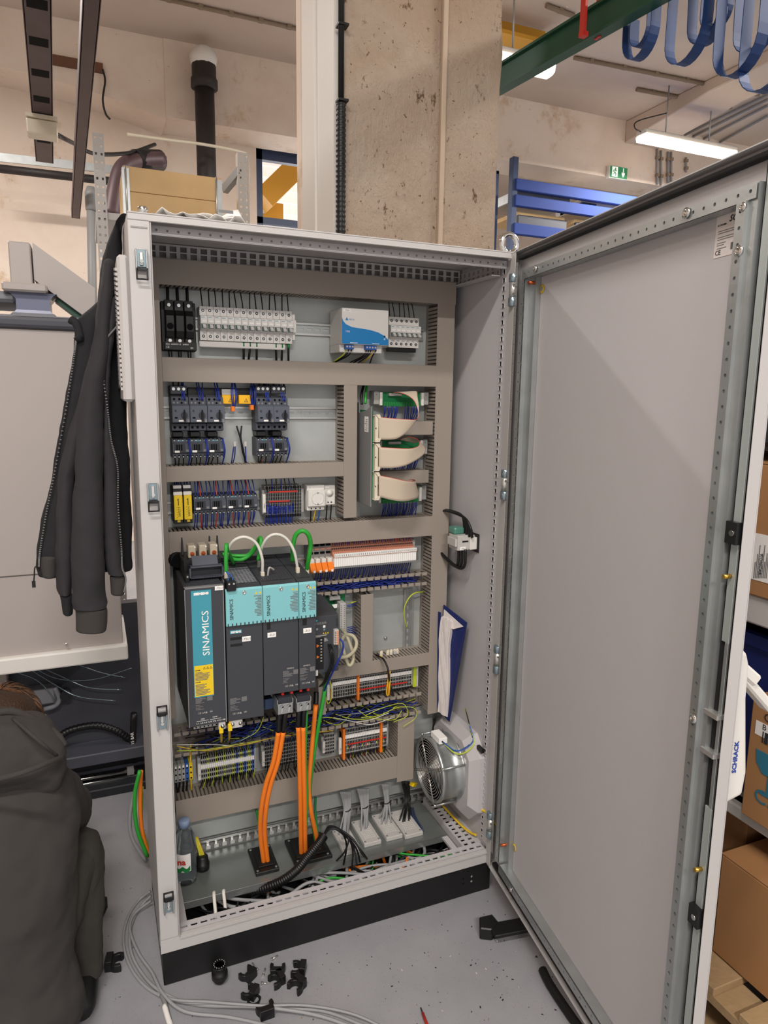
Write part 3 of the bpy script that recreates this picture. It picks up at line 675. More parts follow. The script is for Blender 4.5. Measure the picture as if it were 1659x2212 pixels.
# cables hanging behind the cabinet's left side
cabs = [('green', [(302, 1665), (291, 1720), (296, 1790), (318, 1850)]), ('orange_cable', [(305, 1665), (303, 1740), (308, 1800), (322, 1850)]), ('wire_grey', [(296, 1690), (281, 1760), (286, 1812), (316, 1860)]), ('wire_white', [(300, 1690), (297, 1760), (303, 1815), (320, 1850)]), ('yellow_green', [(306, 1700), (305, 1780), (312, 1810), (322, 1840)])]
for i, (m, pts) in enumerate(cabs):
    nm = {'green': 'green', 'orange_cable': 'orange', 'wire_grey': 'grey', 'wire_white': 'white', 'yellow_green': 'yellow green'}[m]
    tag(MB().tube([at(*p, y=.45+.02*i) for p in pts], .006, m, 8, 6).build('hanging_cable'), nm+' cable hanging beside the rear left edge of the cabinet', 'cable', 'cables beside the cabinet')

# ================================================================== RACK AND BOXES ON THE RIGHT
X = 1.36
t = thing('shelf_rack', 'steel shelf rack with pale beams behind the open door', 'rack', (1.7, -.3, 0))
def beamz(pa, pb): return at(*pb, x=X).z, at(*pa, x=X).z
z0, z1 = beamz((1600, 1745), (1600, 1775)); L1 = (z0, z1); MB().box(X, X+.05, -1.5, 1.2, z0, z1, 'grey_light').build('beam', t, bev=.005)
z0, z1 = beamz((1630, 1285), (1630, 1350)); L2 = (z0, z1); MB().box(X, X+.05, -1.5, 1.2, z0, z1, 'grey_light').build('beam', t, bev=.005)
for y_ in (-1.55, 1.2): MB().box(X, X+.08, y_, y_+.05, 0, 1.9, 'blue_dark').build('upright', t)
for z_ in (L1[1], L2[1]):
    for k in range(9): MB().box(X+.02, X+.9, -1.48+k*.3, -1.2+k*.3, z_-.015, z_, 'grey_mid').build('deck_panel', t)
MB().box(X+.9, X+.92, -1.5, 1.2, 0, 1.9, 'machine_black').build('back_panel', t)
def carton(name, label, x0, x1, y0, y1, z0, z1, m='card', flap=True):
    t = thing(name, label, 'box', ((x0+x1)/2, (y0+y1)/2, z0)); MB().box(x0, x1, y0, y1, z0, z1-.002, m).build('body', t, bev=.004)
    if flap:
        MB().box(x0, x1, y0, (y0+y1)/2-.001, z1-.002, z1, m).build('flap', t); MB().box(x0, x1, (y0+y1)/2+.001, y1, z1-.002, z1, m).build('flap', t)
        MB().box(x0-.0008, x0, (y0+y1)/2-.025, (y0+y1)/2+.025, z1-.06, z1, 'card_dark').build('tape', t)
    return t
# big carton on the pallet
xb = 1.31; yb0 = at(1559, 1842, x=xb).y; zb1 = at(1559, 1842, x=xb).z
carton('cardboard_box', 'large brown cardboard box on the wooden pallet', xb, xb+.55, yb0-.62, yb0, .146, zb1)
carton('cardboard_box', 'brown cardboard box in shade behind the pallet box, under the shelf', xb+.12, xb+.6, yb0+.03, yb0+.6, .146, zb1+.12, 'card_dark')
t = thing('wooden_pallet', 'weathered wooden pallet on the floor at lower right', 'pallet', (xb+.3, yb0-.2, 0))
py0 = yb0-.85
for k in range(7): MB().box(xb-.09, xb+.75, py0+k*.19, py0+k*.19+.12, .122, .144, 'pallet_wood').build('deck_board', t, bev=.002)
for x_ in (xb-.09, xb+.28, xb+.65):
    MB().box(x_, x_+.1, py0, py0+1.26, .1, .122, 'pallet_wood').build('stringer', t)
    for k in range(3): MB().box(x_, x_+.1, py0+k*.57, py0+k*.57+.12, .022, .1, 'pallet_wood').build('block', t, bev=.002)
    MB().box(x_, x_+.1, py0, py0+1.26, 0, .022, 'pallet_wood').build('bottom_board', t)
# carton with glass symbol on lower shelf
xs = X-.02; ye = at(1620, 1560, x=xs).y; z1_ = at(1645, 1510, x=xs).z
t = carton('cardboard_box', 'cardboard box with blue glass symbol on the lower shelf', xs, xs+.5, ye-.6, ye, L1[1], z1_)
RX = (PI/2, 0, -PI/2)
p, q = at(1634, 1555, x=xs), at(1672, 1605, x=xs); MB().box(xs-.001, xs, q.y, p.y, q.z, p.z, 'paper_white').build('address_label', t)
text('C', .03, at(1649, 1556, x=xs-.0015), 'ink', t, RX, 'LEFT'); text('B', .02, at(1646, 1575, x=xs-.0015), 'ink', t, RX, 'LEFT')
p = at(1646, 1595, x=xs-.0015)
bc = MB()
for k in range(8): bc.box(xs-.0016, xs-.001, p.y-.006*k-.003*(k % 2+1), p.y-.006*k, p.z-.01, p.z+.018, 'ink')
bc.build('barcode', t)
gm = MB(); c_ = at(1662, 1668, x=xs-.001); gs = .04
gm.box(xs-.0015, xs-.0005, c_.y-.003, c_.y+.003, c_.z-1.5*gs, c_.z-.3*gs, 'teal_print').box(xs-.0015, xs-.0005, c_.y-.5*gs, c_.y+.5*gs, c_.z-1.65*gs, c_.z-1.5*gs, 'teal_print').prism([(c_.y+gs, c_.z+gs), (c_.y+gs*.9, c_.z+.2*gs), (c_.y+gs*.45, c_.z-.35*gs), (c_.y-gs*.45, c_.z-.35*gs), (c_.y-gs*.9, c_.z+.2*gs), (c_.y-gs, c_.z+gs)], 'x', xs-.0015, xs-.0005, 'teal_print').build('glass_symbol', t)
text('C34', .05, at(1627, 1726, x=xs-.0015), 'teal_print', t, RX, 'LEFT')
# dark blue crates behind, carton on upper shelf
zz = at(1640, 1370, x=X+.06).z
t = thing('plastic_crate', 'dark navy plastic crate between the two shelf beams', 'crate', (X+.3, .1, L1[1]))
MB().box(X+.06, X+.55, at(1600, 1450, x=X+.06).y-.55, .6, L1[1], zz, 'navy').build('body', t, bev=.01); MB().box(X+.045, X+.56, -.8, .62, zz-.03, zz, 'navy').build('rim', t)
xs = X-.01; yk = at(1622, 1000, x=xs).y
t = carton('cardboard_box', 'cardboard box with a paper delivery note on the upper shelf', xs, xs+.5, -.75, yk+.25, L2[1], at(1650, 1000, x=xs).z)
p, q = at(1626, 1150, x=xs-.001), at(1675, 1265, x=xs-.001); MB().box(xs-.0015, xs, q.y, p.y, q.z, p.z, 'paper_white').build('delivery_note', t)
text('KONCAR', .02, at(1642, 1197, x=xs-.002), 'ink', t, (PI, -PI/2, 0) if False else (PI/2, PI/2, -PI/2), 'LEFT', length=.05)
nm = MB()
for k in range(9):
    u = at(1628+k*3.4, 1240, x=xs-.002); nm.box(xs-.0021, xs-.0016, u.y-.002, u.y, u.z-.01, u.z+.03+.02*(k % 3), 'ink_grey')
nm.build('print', t)
tag(MB().box(xs+.02, xs+.4, -.7, .2, at(1650, 985, x=xs).z+.02, at(1650, 880, x=xs).z, 'machine_black').box(xs+.0, xs+.1, at(1658, 945, x=xs).y-.1, at(1658, 945, x=xs).y, at(1658, 960, x=xs).z, at(1658, 940, x=xs).z, 'paper_white').build('dark_bundle', bev=.02), 'dark bundle with a pale paper on the uppermost shelf carton', 'bundle')
# ================================================================== CABINET
ZB, ZT, D = .1, 1.93, .40
YP, YD = .35, .27                                   # mounting plate, duct cover fronts
cab = thing('electrical_cabinet', 'tall open light grey control cabinet on a black plinth', 'cabinet', (.5, .2, 0))
def part(mb, name, **k): return mb.build(name, cab, **k)
pl = MB().box(.004, .998, .004, .02, 0, ZB-.0005, 'plinth').box(.004, .02, .0205, D-.0205, 0, ZB-.0005, 'plinth').box(.982, .998, .0205, D-.0205, 0, ZB-.0005, 'plinth').box(.004, .998, D-.02, D, 0, ZB, 'plinth')
pl = part(pl, 'plinth', bev=.002)
for dx in (0, .025):
    for dz in (.045, .062):
        p = at(1001+dx*700, 1897, y=.004); MB().cyl((p.x, .0035, dz), (p.x, .006, dz), .0035, 'grey_mid' if dx else 'black_matte', 10).build('screw_hole', pl)
part(MB().box(0, .046, 0, .03, ZB+.04, ZT-.014, 'enamel').box(.0462, .0485, -.005, .03, .14, 1.914, 'enamel'), 'left_stile', bev=.0015)
MB().box(.006, .041, -.0012, 0, ZT-.03, ZT-.0265, 'enamel_dark').build('seam', cab)
rs = MB().box(.987, 1.0, 0, .03, ZB+.04, ZT-.014, 'enamel').box(.9845, .9868, -.005, .004, .14, 1.914, 'enamel')
rs.perf((.986, .002, .15), (0, 0, 1), (0, 1, 0), 1.75, [(.032, None, 0, 0), (.016, 'r', .006, .0058), (.006, None, 0, 0)], .0225, 'enamel_in', -.003)
rs.box(.9864, .9876, .03, .056, ZB+.06, ZT-.03, 'black_matte'); part(rs, 'right_stile')  # black sheet behind the slots paints in their dark depth
part(MB().box(0, 1.0, 0, .006, 1.9165, ZT, 'enamel').box(.0445, .9865, -.005, -.0002, 1.915, 1.9185, 'enamel'), 'top_frame', bev=.0015)
bt = MB().box(0, 1.0, 0, .012, ZB, .1395, 'enamel').box(.0485, .9845, -.004, -.0002, .134, .1385, 'enamel')
bt.perf((.05, .012, .14), (1, 0, 0), (0, 1, 0), .93, [(.01, None, 0, 0), (.014, 'r', .0085, .0043), (.012, None, 0, 0)], .0255, 'enamel_in', .003)
bt.box(.05, .98, .012, .048, .105, .11, 'enamel_dark') if False else None
part(bt, 'bottom_frame')
part(MB().box(0, 1.0, .0, D, ZT, ZT+.004, 'enamel'), 'roof', bev=.0015)
part(MB().box(0, .002, .03, D, ZB, ZT, 'enamel'), 'side_panel'); part(MB().box(.988, .998, .03, D, ZB, ZT, 'enamel_in'), 'side_panel')
part(MB().box(.002, .988, D-.004, D, ZB, ZT, 'zinc_plate'), 'back_panel')
part(MB().box(.062, .957, YP, YP+.003, .17, 1.895, 'zinc_plate'), 'mounting_plate')
# inner perforated rails
r = MB().perf((.05, .03, 1.897), (1, 0, 0), (0, 0, 1), .934, [(.018, 'o', .003, 0)], .0235, 'enamel_in', .004).box(.05, .984, .031, .04, 1.895, 1.897, 'enamel_in'); part(r, 'perforated_rail')
r = MB().perf((.06, .29, 1.889), (1, 0, 0), (0, 0, 1), .92, [(.003, None, 0, 0), (.0165, 'r', .0085, .0066), (.0165, 'r', .0085, .0066), (.003, None, 0, 0)], .026, 'enamel_in', .004).box(.06, .98, .31, .312, 1.889, 1.928, 'enamel_dark'); part(r, 'perforated_rail')
r = MB().perf((.982, .36, 1.882), (0, -1, 0), (0, 0, 1), .3, [(.018, 'r', .006, .0055), (.018, 'r', .006, .0055)], .025, 'enamel_in', .004).box(.955, .982, .06, .36, 1.879, 1.882, 'enamel_in'); part(r, 'perforated_rail')
r = MB().perf((.05, .05, .13), (0, 1, 0), (-1, 0, 0), .3, [(.02, 'o', .003, 0)], .025, 'enamel_in', .003)
r = MB().perf((.052, .05, .128), (1, 0, 0), (0, 1, 0), .022, [(.02, 'o', .003, 0)]*15, .022, 'enamel_in', .003).box(.052, .074, .05, .35, .1, .127, 'enamel_in'); part(r, 'perforated_rail')
r = MB().perf((.925, .05, .135), (1, 0, 0), (0, 1, 0), .052, [(.021, 'r', .007, .006)]*14, .026, 'enamel_in', .004)
r.box(.923, .9255, .05, .34, .11, .135, 'enamel_in').box(.9765, .988, .05, .34, .11, .135, 'enamel_in').box(.9255, .9765, .05, .34, .108, .11, 'black_matte'); part(r, 'perforated_rail')  # black sheet under the holes supplies their shade
part(MB().box(.915, .988, .04, .36, .1, .104, 'enamel_in').box(.9, .92, .05, .36, .104, .112, 'enamel_in'), 'base_flange')
part(MB().box(.05, .985, .372, .392, .1, .115, 'enamel_in'), 'rear_base_rail')
# toothed cable rail at the back
tr = MB(); x0, x1 = .12, .95; zt0 = .118
tr.box(x0, x1, .362, .366, zt0+.024, zt0+.032, 'zinc_bright').box(x0, x1, .355, .366, zt0-.004, zt0, 'zinc_bright')
k = x0
while k < x1-.02: tr.box(k, k+.007, .36, .366, zt0, zt0+.024, 'zinc_bright').box(k-.003, k+.011, .354, .36, zt0+.004, zt0+.017, 'zinc_bright'); k += .0255
part(tr, 'toothed_cable_rail')
part(MB().box(.08, .98, .385, .394, .2, .205, 'zinc').box(.08, .98, .388, .394, .17, .172, 'black_matte'), 'rear_crease')
# gland plate
gz = .116; yg0 = .148
part(MB().box(.074, .918, yg0, .352, gz-.002, gz, 'zinc_dark').box(.074, .918, yg0, yg0+.002, gz-.022, gz, 'zinc'), 'gland_plate', bev=.0006)
part(MB().box(.08, .98, .05, .37, .02, .022, 'black_matte'), 'base_dark_sheet')  # black sheet stands in for the darkness of the open base
for px, py in ((1003, 1757), (980, 1738)):
    p = at(px, py, z=gz); MB().obox(p+Vector((0, 0, .001)), (.004, -.014, 0), (.004, .001, 0), (0, 0, .0008), 'white_plastic').build('slot_mark', cab)
# latches on the left stile
def latch(pz, up):
    c = at(*pz, y=0); t = MB().box(c.x-.013, c.x+.013, -.004, 0, c.z-.022, c.z+.022, 'steel_blue').box(c.x-.013, c.x-.009, -.012, -.003, c.z-.022, c.z+.022, 'zinc').box(c.x+.009, c.x+.013, -.012, -.003, c.z-.022, c.z+.022, 'zinc').box(c.x-.004, c.x+.004, -.009, -.003, c.z-.012, c.z+.016, 'zinc_bright')
    l = t.build('latch', cab, bev=.0012); s = 1 if up else -1
    e = c.z+s*.02; pts = [(c.x-.011, -.012, e), (c.x-.011, -.013, e+s*.022), (c.x+.011, -.013, e+s*.022), (c.x+.011, -.012, e)]
    MB().tube(pts, .0028, 'black', 6, 1, True).box(c.x-.009, c.x+.009, -.014, -.006, e-s*.004, e+s*.004, 'black').build('loop_handle', l)
    MB().cyl((c.x, -.013, c.z-.004), (c.x, -.008, c.z-.004), .004, 'chrome', 10).build('rivet', l)
latch((305, 562), False); latch((330, 1064), False); latch((350, 1556), True); latch((364, 1953), True)
# hinges
def hinge(px, py, tall=.085):
    c = at(px, py, y=-.024); x, z = .976, c.z
    yh = -.019; t = MB().cyl((x, yh, z-tall/2), (x, yh, z-tall*.22), .0125, 'steel_blue', 14).cyl((x, yh, z+tall*.25), (x, yh, z+tall/2), .0125, 'steel_blue', 14).box(x+.002, x+.0105, yh+.002, -.0055, z-tall/2, z+tall/2, 'steel_blue')
    h = t.build('hinge', cab, bev=.0008)
    MB().cyl((x, yh, z-tall*.215), (x, yh, z+tall*.245), .0108, 'zinc_bright', 14).build('knuckle', h)
    for s in (-.012, .012): MB().cyl((x-.0065, -.0335, z+s), (x-.0065, -.03, z+s), .003, 'chrome', 8).build('screw', h)
for p in ((1116, 627), (1098, 1047), (1078, 1425), (1066, 1782)): hinge(*p)
# lifting eye
e = thing('lifting_eye', 'shiny steel lifting eye bolt on the cabinet roof beside the door', 'eye bolt', (0, 0, 0)); c = at(1100, 520, y=.05)
e.location = (c.x, .05, ZT+.004)
ring = [Vector((c.x+.024*math.cos(a), .05, ZT+.036+.025*math.sin(a))) for a in [2*PI*i/20 for i in range(20)]]
MB().tube(ring, .0075, 'chrome', 10, 1, True).build('ring', e); MB().lathe((c.x, .05, ZT+.004), (0, 0, 1), [(0, .018), (.006, .018), (.01, .01), (.014, .009)], 'chrome', 16).build('collar', e)
p = at(308, 451, y=.03); tag(MB().lathe((p.x, .03, ZT+.004), (0, 0, 1), [(0, .011), (.016, .011), (.018, .009)], 'chrome', 18).build('lifting_bolt'), 'short chrome bolt head on the left corner of the cabinet roof', 'bolt')
# ventilation louvre on the left side
g = MB(); gy0, gy1 = .03, .26; gz0, gz1 = at(290, 868, y=.03).z, at(276, 550, y=.03).z
g.box(-.024, 0, gy0, gy1, gz0, gz1, 'enamel'); g = g.build('louvre_vent', cab, bev=.006)
nl = 26
for i in range(nl):
    z = gz0+.03+(gz1-gz0-.06)*i/(nl-1); MB().prism([(gy0+.015, z-.004), ((gy0+gy1)/2, z+.012), (gy1-.015, z-.004), (gy1-.015, z+.002), ((gy0+gy1)/2, z+.018), (gy0+.015, z+.002)], 'x', -.028, -.023, 'enamel').build('louvre_blade', g)
# ---------------------------------------------------------------- door (local: x along the width, -y is the inside)
TH, WD, TK = 1.7079, .918, .022
dm = MB().box(0, WD, 0, .0018, ZB, ZT, 'enamel_in')
door = dm.build('door', None); door.location = (1.0, 0, 0); door.rotation_euler = (0, 0, -TH); door.parent = cab
L = Vector(cab.location); door.location = Vector((1.0, 0, 0))-L
me = door.data; org = ((WD)/2, .0009, ZB)
for v in me.vertices: v.co.x += org[0]; v.co.y += org[1]; v.co.z += org[2]
def dpart(mb, name, **k): return mb.build(name, door, False, **k)
dpart(MB().box(WD-.002, WD, -TK, 0, ZB, ZT, 'enamel'), 'free_edge_lip', bev=.0006)
dpart(MB().box(.0, .002, -TK, 0, ZB, ZT, 'enamel'), 'hinge_edge_lip'); dpart(MB().box(0, WD, -TK, 0, ZT-.002, ZT, 'enamel'), 'top_lip'); dpart(MB().box(0, WD, -TK, 0, ZB, ZB+.002, 'enamel'), 'bottom_lip')
def ring(i, w, y0, y1, m, s0=.02):
    b = MB(); a0, a1, z0, z1 = s0+i, WD-.012-i, ZB+i, ZT-i
    return b.box(a0, a1, y0, y1, z1-w, z1, m).box(a0, a1, y0, y1, z0, z0+w, m).box(a1-w, a1, y0, y1, z0+w, z1-w, m)
dpart(MB().box(.002, .03, -TK, -TK+.002, ZB, ZT, 'enamel').perf((.047, -TK+.001, .16), (0, 0, 1), (-1, 0, 0), 1.74, [(.017, 'o', .003, 0)], .025, 'enamel_dark', .003), 'hinge_flange')
dpart(ring(.012, .01, -.016, 0, 'gasket'), 'gasket', bev=.003, seg=2)
# stiffening frame of perforated profiles
def drail(a, b, z0, z1, horiz):
    m = MB(); y = -.03
    if horiz:
        m.perf((a, y, z0), (1, 0, 0), (0, 0, 1), b-a, [(z1-z0, 'o', .0032, 0)], .025, 'zinc', .003).box(a, b, y+.0035, -.001, z0, z1, 'zinc')
    else:
        w = b-a; m.perf((b, y, z0), (0, 0, 1), (-1, 0, 0), z1-z0, [(w, 'o', .0032, 0)], .025, 'zinc', .003).box(a, b, y+.0035, -.001, z0, z1, 'zinc')
    return dpart(m, 'perforated_profile')
drail(.09, .885, 1.848, 1.872, True); drail(.11, .885, .146, .17, True); drail(.845, .865, .17, 1.848, False)
dpart(MB().box(.865, .885, -.026, -.001, .17, 1.848, 'zinc').box(.865, .868, -.033, -.026, .17, 1.848, 'zinc'), 'profile_flank')
drail(.085, .105, .17, 1.848, False); dpart(MB().box(.105, .142, -.014, -.001, .17, 1.848, 'zinc'), 'profile_flank')
for s, z, r_ in ((.73, 1.862, .009), (.862, 1.775, .009), (.17, 1.862, .008), (.858, .996, .009), (.2, .158, .008), (.862, 1.84, .007)):
    dpart(MB().lathe((s, -.031, z), (0, -1, 0), [(0, r_), (.003, r_), (.005, r_*.6), (.005, r_*.35), (.003, r_*.3), (.003, 0)], 'chrome', 14), 'screw')
# lock rod with guides and pins
lr = dpart(MB().box(.892, .908, -.02, -.016, 1.15, 1.9, 'rod_grey').box(.892, .908, -.02, -.016, .13, .85, 'rod_grey').box(.9, .908, -.02, -.016, .85, 1.15, 'zinc'), 'lock_rod', bev=.0006)
for z in (1.335, .64): MB().box(.888, .912, -.03, -.01, z-.018, z+.018, 'black').cyl((.903, -.032, z), (.903, -.03, z), .005, 'chrome', 10).build('rod_guide', lr, False)
for z in (1.262, .73): MB().cyl((.898, -.034, z), (.898, -.018, z), .004, 'brass', 10).build('locking_pin', lr, False)
for z in (1.02, .95): MB().box(.878, .91, -.03, -.012, z-.004, z+.004, 'zinc_bright').build('bracket', lr, False)
# outside lever handle
h = MB().prism([(.004, .84), (.056, .858), (.06, .9), (.043, 1.04), (.042, 1.1), (.034, 1.125), (.02, 1.13), (.004, 1.12)], 'x', .83, .895, 'white_plastic')
hd = dpart(h, 'handle', bev=.008, seg=3)
MB().bar((.86, .035, 1.09), (.86, .125, 1.0), .03, .018, 'white_plastic').bar((.86, .03, 1.1), (.86, .08, 1.06), .04, .022, 'white_plastic').build('lever', hd, False, bev=.004)
text('SCHRACK', .02, (.8958, .034, .905), 'blue_print', hd, (PI/2, -PI/2, PI/2), 'LEFT', length=.06, height=.009, world=False, bold=.0006)
# sticker: printed maker's label with barcode (inner face of the door)
LX, LZ = .768, 1.782
st = dpart(MB().box(LX, LX+.075, -.0008, -.0002, LZ, LZ+.068, 'paper'), 'type_label'); st['label'] = 'printed type label sticker with barcode'
def dtx(s, size, x, z, m='ink', **k): return text(s, size, (LX+x, -.0012, LZ+z), m, st, (PI/2, 0, 0), 'LEFT', world=False, **k)
dtx('SCHRACK', .014, .03, .053, shear=.3, bold=.0003); dtx('TECHNIK', .006, .048, .047); dtx('ACTFE1880--', .004, .004, .05)
for w_, z in ((.052, .041), (.056, .0375), (.045, .031), (.052, .0275), (.02, .022), (.016, .0185), (.022, .0135)): MB().box(LX+.006, LX+.006+w_, -.0011, -.0009, LZ+z, LZ+z+.0012, 'ink_grey').build('print_line', st, False)
dtx('CE', .011, .003, .004)
bc = MB()
for i in range(15): bc.box(LX+.038+i*.0016, LX+.0386+i*.0016+.0004*(i % 3), -.0012, -.0009, LZ+.008, LZ+.019, 'ink')
bc.build('barcode', st, False)
# earthing studs with yellow rings
for s, z in ((.15, 1.818), (.15, .25)):
    dpart(MB().lathe((s, -.0009, z), (0, -1, 0), [(0, .011), (.0004, .011), (.0005, .006), (.0005, 0)], 'yellow', 18).cyl((s, -.0022, z), (s, -.001, z), .006, 'enamel_dark', 14), 'earth_symbol')
for s, z in ((.13, 1.835), (.118, .24)): dpart(MB().cyl((s, -.03, z), (s, -.002, z), .0045, 'copper', 10), 'earth_stud')
# cabinet-to-door earth lead
tag(MB().tube([at(1037, 1748, y=.05), at(1055, 1757, y=.02), at(1075, 1785, y=-.02), at(1087, 1800, y=-.05), at(1089, 1812, y=-.07)], .0045, 'yellow_wire', 8, 8).build('earth_lead'), 'yellow earth lead from the cabinet frame to the door', 'wire')
# papers on the roof
pp = [(318, 452), (330, 447), (375, 452), (420, 455), (450, 448), (505, 443), (530, 478)]
pm = MB(); zr = ZT+.004; x0 = at(335, 462, y=.06).x; x1 = at(532, 480, y=.06).x; rows = []
for j in range(7):
    rows.append([Vector((x0+(x1-x0)*i/14+.01*math.sin(j*1.3), .05+.3*j/6, zr+.012+.013*math.sin(i*.9+j*.7)**2+.008*math.sin(i*2.1))) for i in range(15)])
pm.grid(rows, 'paper_white'); tag(pm.build('paper_sheet', solid=.001), 'crumpled white paper sheet lying on the cabinet roof', 'paper')
pm = MB(); x0 = at(425, 468, y=.1).x; rows = []
for j in range(6): rows.append([Vector((x0+(x1-x0-.005)*i/8, .09+.2*j/5, zr+.03+.028*(i/8)**2*(1 if j else 0)+.004*math.sin(i+j))) for i in range(9)])
t = thing('document', 'printed white document with a raised corner on the cabinet roof', 'paper', (x0+.1, .15, zr+.02)); pm.grid(rows, 'paper_white').build('sheet', t, solid=.0008)
MB().box(x1-.06, x1-.025, .088, .0885, zr+.038, zr+.045, 'ink_grey').build('print', t)
# ================================================================== CABLE DUCTS
PITCH = .0115
_fing = {}
def finger(w, l, t, m='duct'):
    k = (round(w, 5), round(l, 5), round(t, 5))
    if k not in _fing:
        b = MB(); b.box(-w/2, w/2, -l/2, l/2, -t/2, t/2, m); me = bpy.data.meshes.new('finger')
        me.from_pydata(b.v, [], b.f); me.materials.append(M[m]); _fing[k] = me
    return _fing[k]
def add_finger(parent, loc, rot, w=.0072, l=.06, t=.0014, m='duct'):
    o = bpy.data.objects.new('finger', finger(w, l, t, m)); COL.objects.link(o); o.parent = parent; o.location = Vector(loc)-parent_loc(parent); o.rotation_euler = rot
    return o
def duct(label, x0, x1, z0, z1, sides='tb', cover=True, yf=YD, vert=False, hidden=''):
    """slotted wiring duct; sides t,b,l,r carry single fingers, hidden ones a joined comb"""
    t = thing('cable_duct', label, 'duct', ((x0+x1)/2, YP, z0), 0, 'wiring ducts in the cabinet')
    MB().box(x0, x1, YP-.003, YP, z0, z1, 'duct_in').build('base', t)
    if cover: MB().box(x0-.0005, x1+.0005, yf, yf+.002, z0-.001, z1+.001, 'duct').build('cover', t, bev=.0012)
    ya, yb = yf+.004, YP-.012; l = yb-ya; ym_ = (ya+yb)/2
    for s in 'tblr':
        if s not in sides+hidden: continue
        if s in 'tb':
            z = z1-.001 if s == 't' else z0+.001; MB().box(x0, x1, YP-.014, YP-.003, z-.001, z+.001, 'duct').build('side_base', t)
            n = int((x1-x0)/PITCH); off = ((x1-x0)-n*PITCH)/2
            if s in hidden:
                b = MB(); [b.box(x0+off+(i+.5)*PITCH-.0036, x0+off+(i+.5)*PITCH+.0036, ya, yb, z-.0007, z+.0007, 'duct') for i in range(n)]; b.build('finger_comb', t)['kind'] = 'stuff'
            else:
                for i in range(n): add_finger(t, (x0+off+(i+.5)*PITCH, ym_, z), (0, 0, 0), l=l)
        else:
            x = x0+.001 if s == 'l' else x1-.001; MB().box(x-.001, x+.001, YP-.014, YP-.003, z0, z1, 'duct').build('side_base', t)
            n = int((z1-z0)/PITCH); off = ((z1-z0)-n*PITCH)/2
            if s in hidden:
                b = MB(); [b.box(x-.0007, x+.0007, ya, yb, z0+off+(i+.5)*PITCH-.0036, z0+off+(i+.5)*PITCH+.0036, 'duct') for i in range(n)]; b.build('finger_comb', t)['kind'] = 'stuff'
            else:
                for i in range(n): add_finger(t, (x, ym_, z0+off+(i+.5)*PITCH), (0, PI/2, 0), l=l)
    return t
def open_duct(label, x0, x1, z0, z1, pitch=.0235, yf=YD):
    """duct without cover: rows of T-headed fingers above and below, wires lying inside"""
    t = thing('open_cable_duct', label, 'duct', ((x0+x1)/2, YP, z0), 0, 'wiring ducts in the cabinet')
    MB().box(x0, x1, YP-.003, YP, z0, z1, 'duct_in').build('base', t)
    for z, s in ((z0, 1), (z1, -1)):
        MB().box(x0, x1, YP-.02, YP-.003, z-.001, z+.001, 'duct').build('side_base', t)
        n = int((x1-x0)/pitch)
        for i in range(n):
            b = MB(); x = x0+(i+.5)*pitch
            b.box(x-.008, x+.008, yf+.004, YP-.018, z-.0008, z+.0008, 'duct').box(x-.0092, x+.0092, yf, yf+.006, z-.0008, z+.0095 if s < 0 else z+.0095, 'duct')
            if i == 0 and s == 1: m0 = b
            b.build('finger', t, bev=.0008)
    return t
def X_(px, py, y=YD): return at(px, py, y=y).x
def Z_(px, py, y=YD): return at(px, py, y=y).z
xl_, xr_ = .085, .8965
zt1, zt0 = 1.888, Z_(600, 631)
duct('wide brown duct along the top of the mounting plate', .055, .958, zt0, zt1, 'b', hidden='t')
duct('brown duct below the row of circuit breakers', xl_, xr_, Z_(500, 826.5), Z_(500, 776.5), 'b', hidden='t')
duct('tall brown duct down the right edge of the mounting plate', .8965, .9555, Z_(935, 1541), zt0-.001, 'l', hidden='r')
duct('narrow brown duct down the left edge of the mounting plate', .048, .0845, .62, zt0-.001, '', hidden='r')
xm0, xm1 = X_(743, 980), X_(771, 980)
d3 = (Z_(500, 1036.5), Z_(500, 1005)); d4 = (Z_(600, 1181), Z_(600, 1136))
duct('short brown duct between the motor starters and the yellow relays', xl_, xm0-.001, d3[0], d3[1], 't', hidden='b')
duct('brown vertical duct between the contactor rows and the controller board', xm0, xm1, d4[1]+.012, Z_(755, 832)-.001, 'l', hidden='r')
duct('brown duct directly above the drive modules', xl_, xr_, d4[0], d4[1], 't', hidden='b')
# two stub ducts between the interface boards
sx1 = X_(935, 925); duct('upper short duct stub behind the ribbon cables', X_(806, 925), sx1, Z_(900, 939), Z_(900, 911), 't', hidden='b')
duct('lower short duct stub behind the ribbon cables', X_(806, 1020), X_(926, 1030), Z_(880, 1044), Z_(880, 1017), 't', hidden='b')
oa = (Z_(800, 1268), Z_(800, 1245)); oa = (Z_(800, 1276), Z_(800, 1254))
A1 = open_duct('open duct full of blue wires below the white relay row', X_(684, 1262), xr_-.002, oa[0], oa[1])
xs0, xs1 = X_(780, 1350), X_(806, 1350); d5 = (Z_(860, 1446), Z_(860, 1420))
duct('short upright duct between the control unit and the empty plate', xs0, xs1, d5[1]+.001, oa[0]-.012, 'l', hidden='r')
duct('brown duct below the empty plate area at right', X_(712, 1450), xr_, d5[0], d5[1], 't', hidden='b')
ob1 = Z_(701, 1537); ob0 = Z_(673, 1584)
B1 = open_duct('wide open duct full of tangled wires below the drives', .075, xr_-.002, ob0, ob1)
bx0, bx1 = X_(859, 1620), X_(894, 1620); bz0 = Z_(876, 1686); d6 = (Z_(600, 1736), Z_(600, 1687))
duct('brown box duct standing at the lower right of the terminal strips', bx0, bx1, bz0, Z_(876, 1552), 'l', hidden='r')
duct('lowest brown duct under the terminal strips', .075, bx0-.001, d6[0], d6[1], 't', hidden='b')
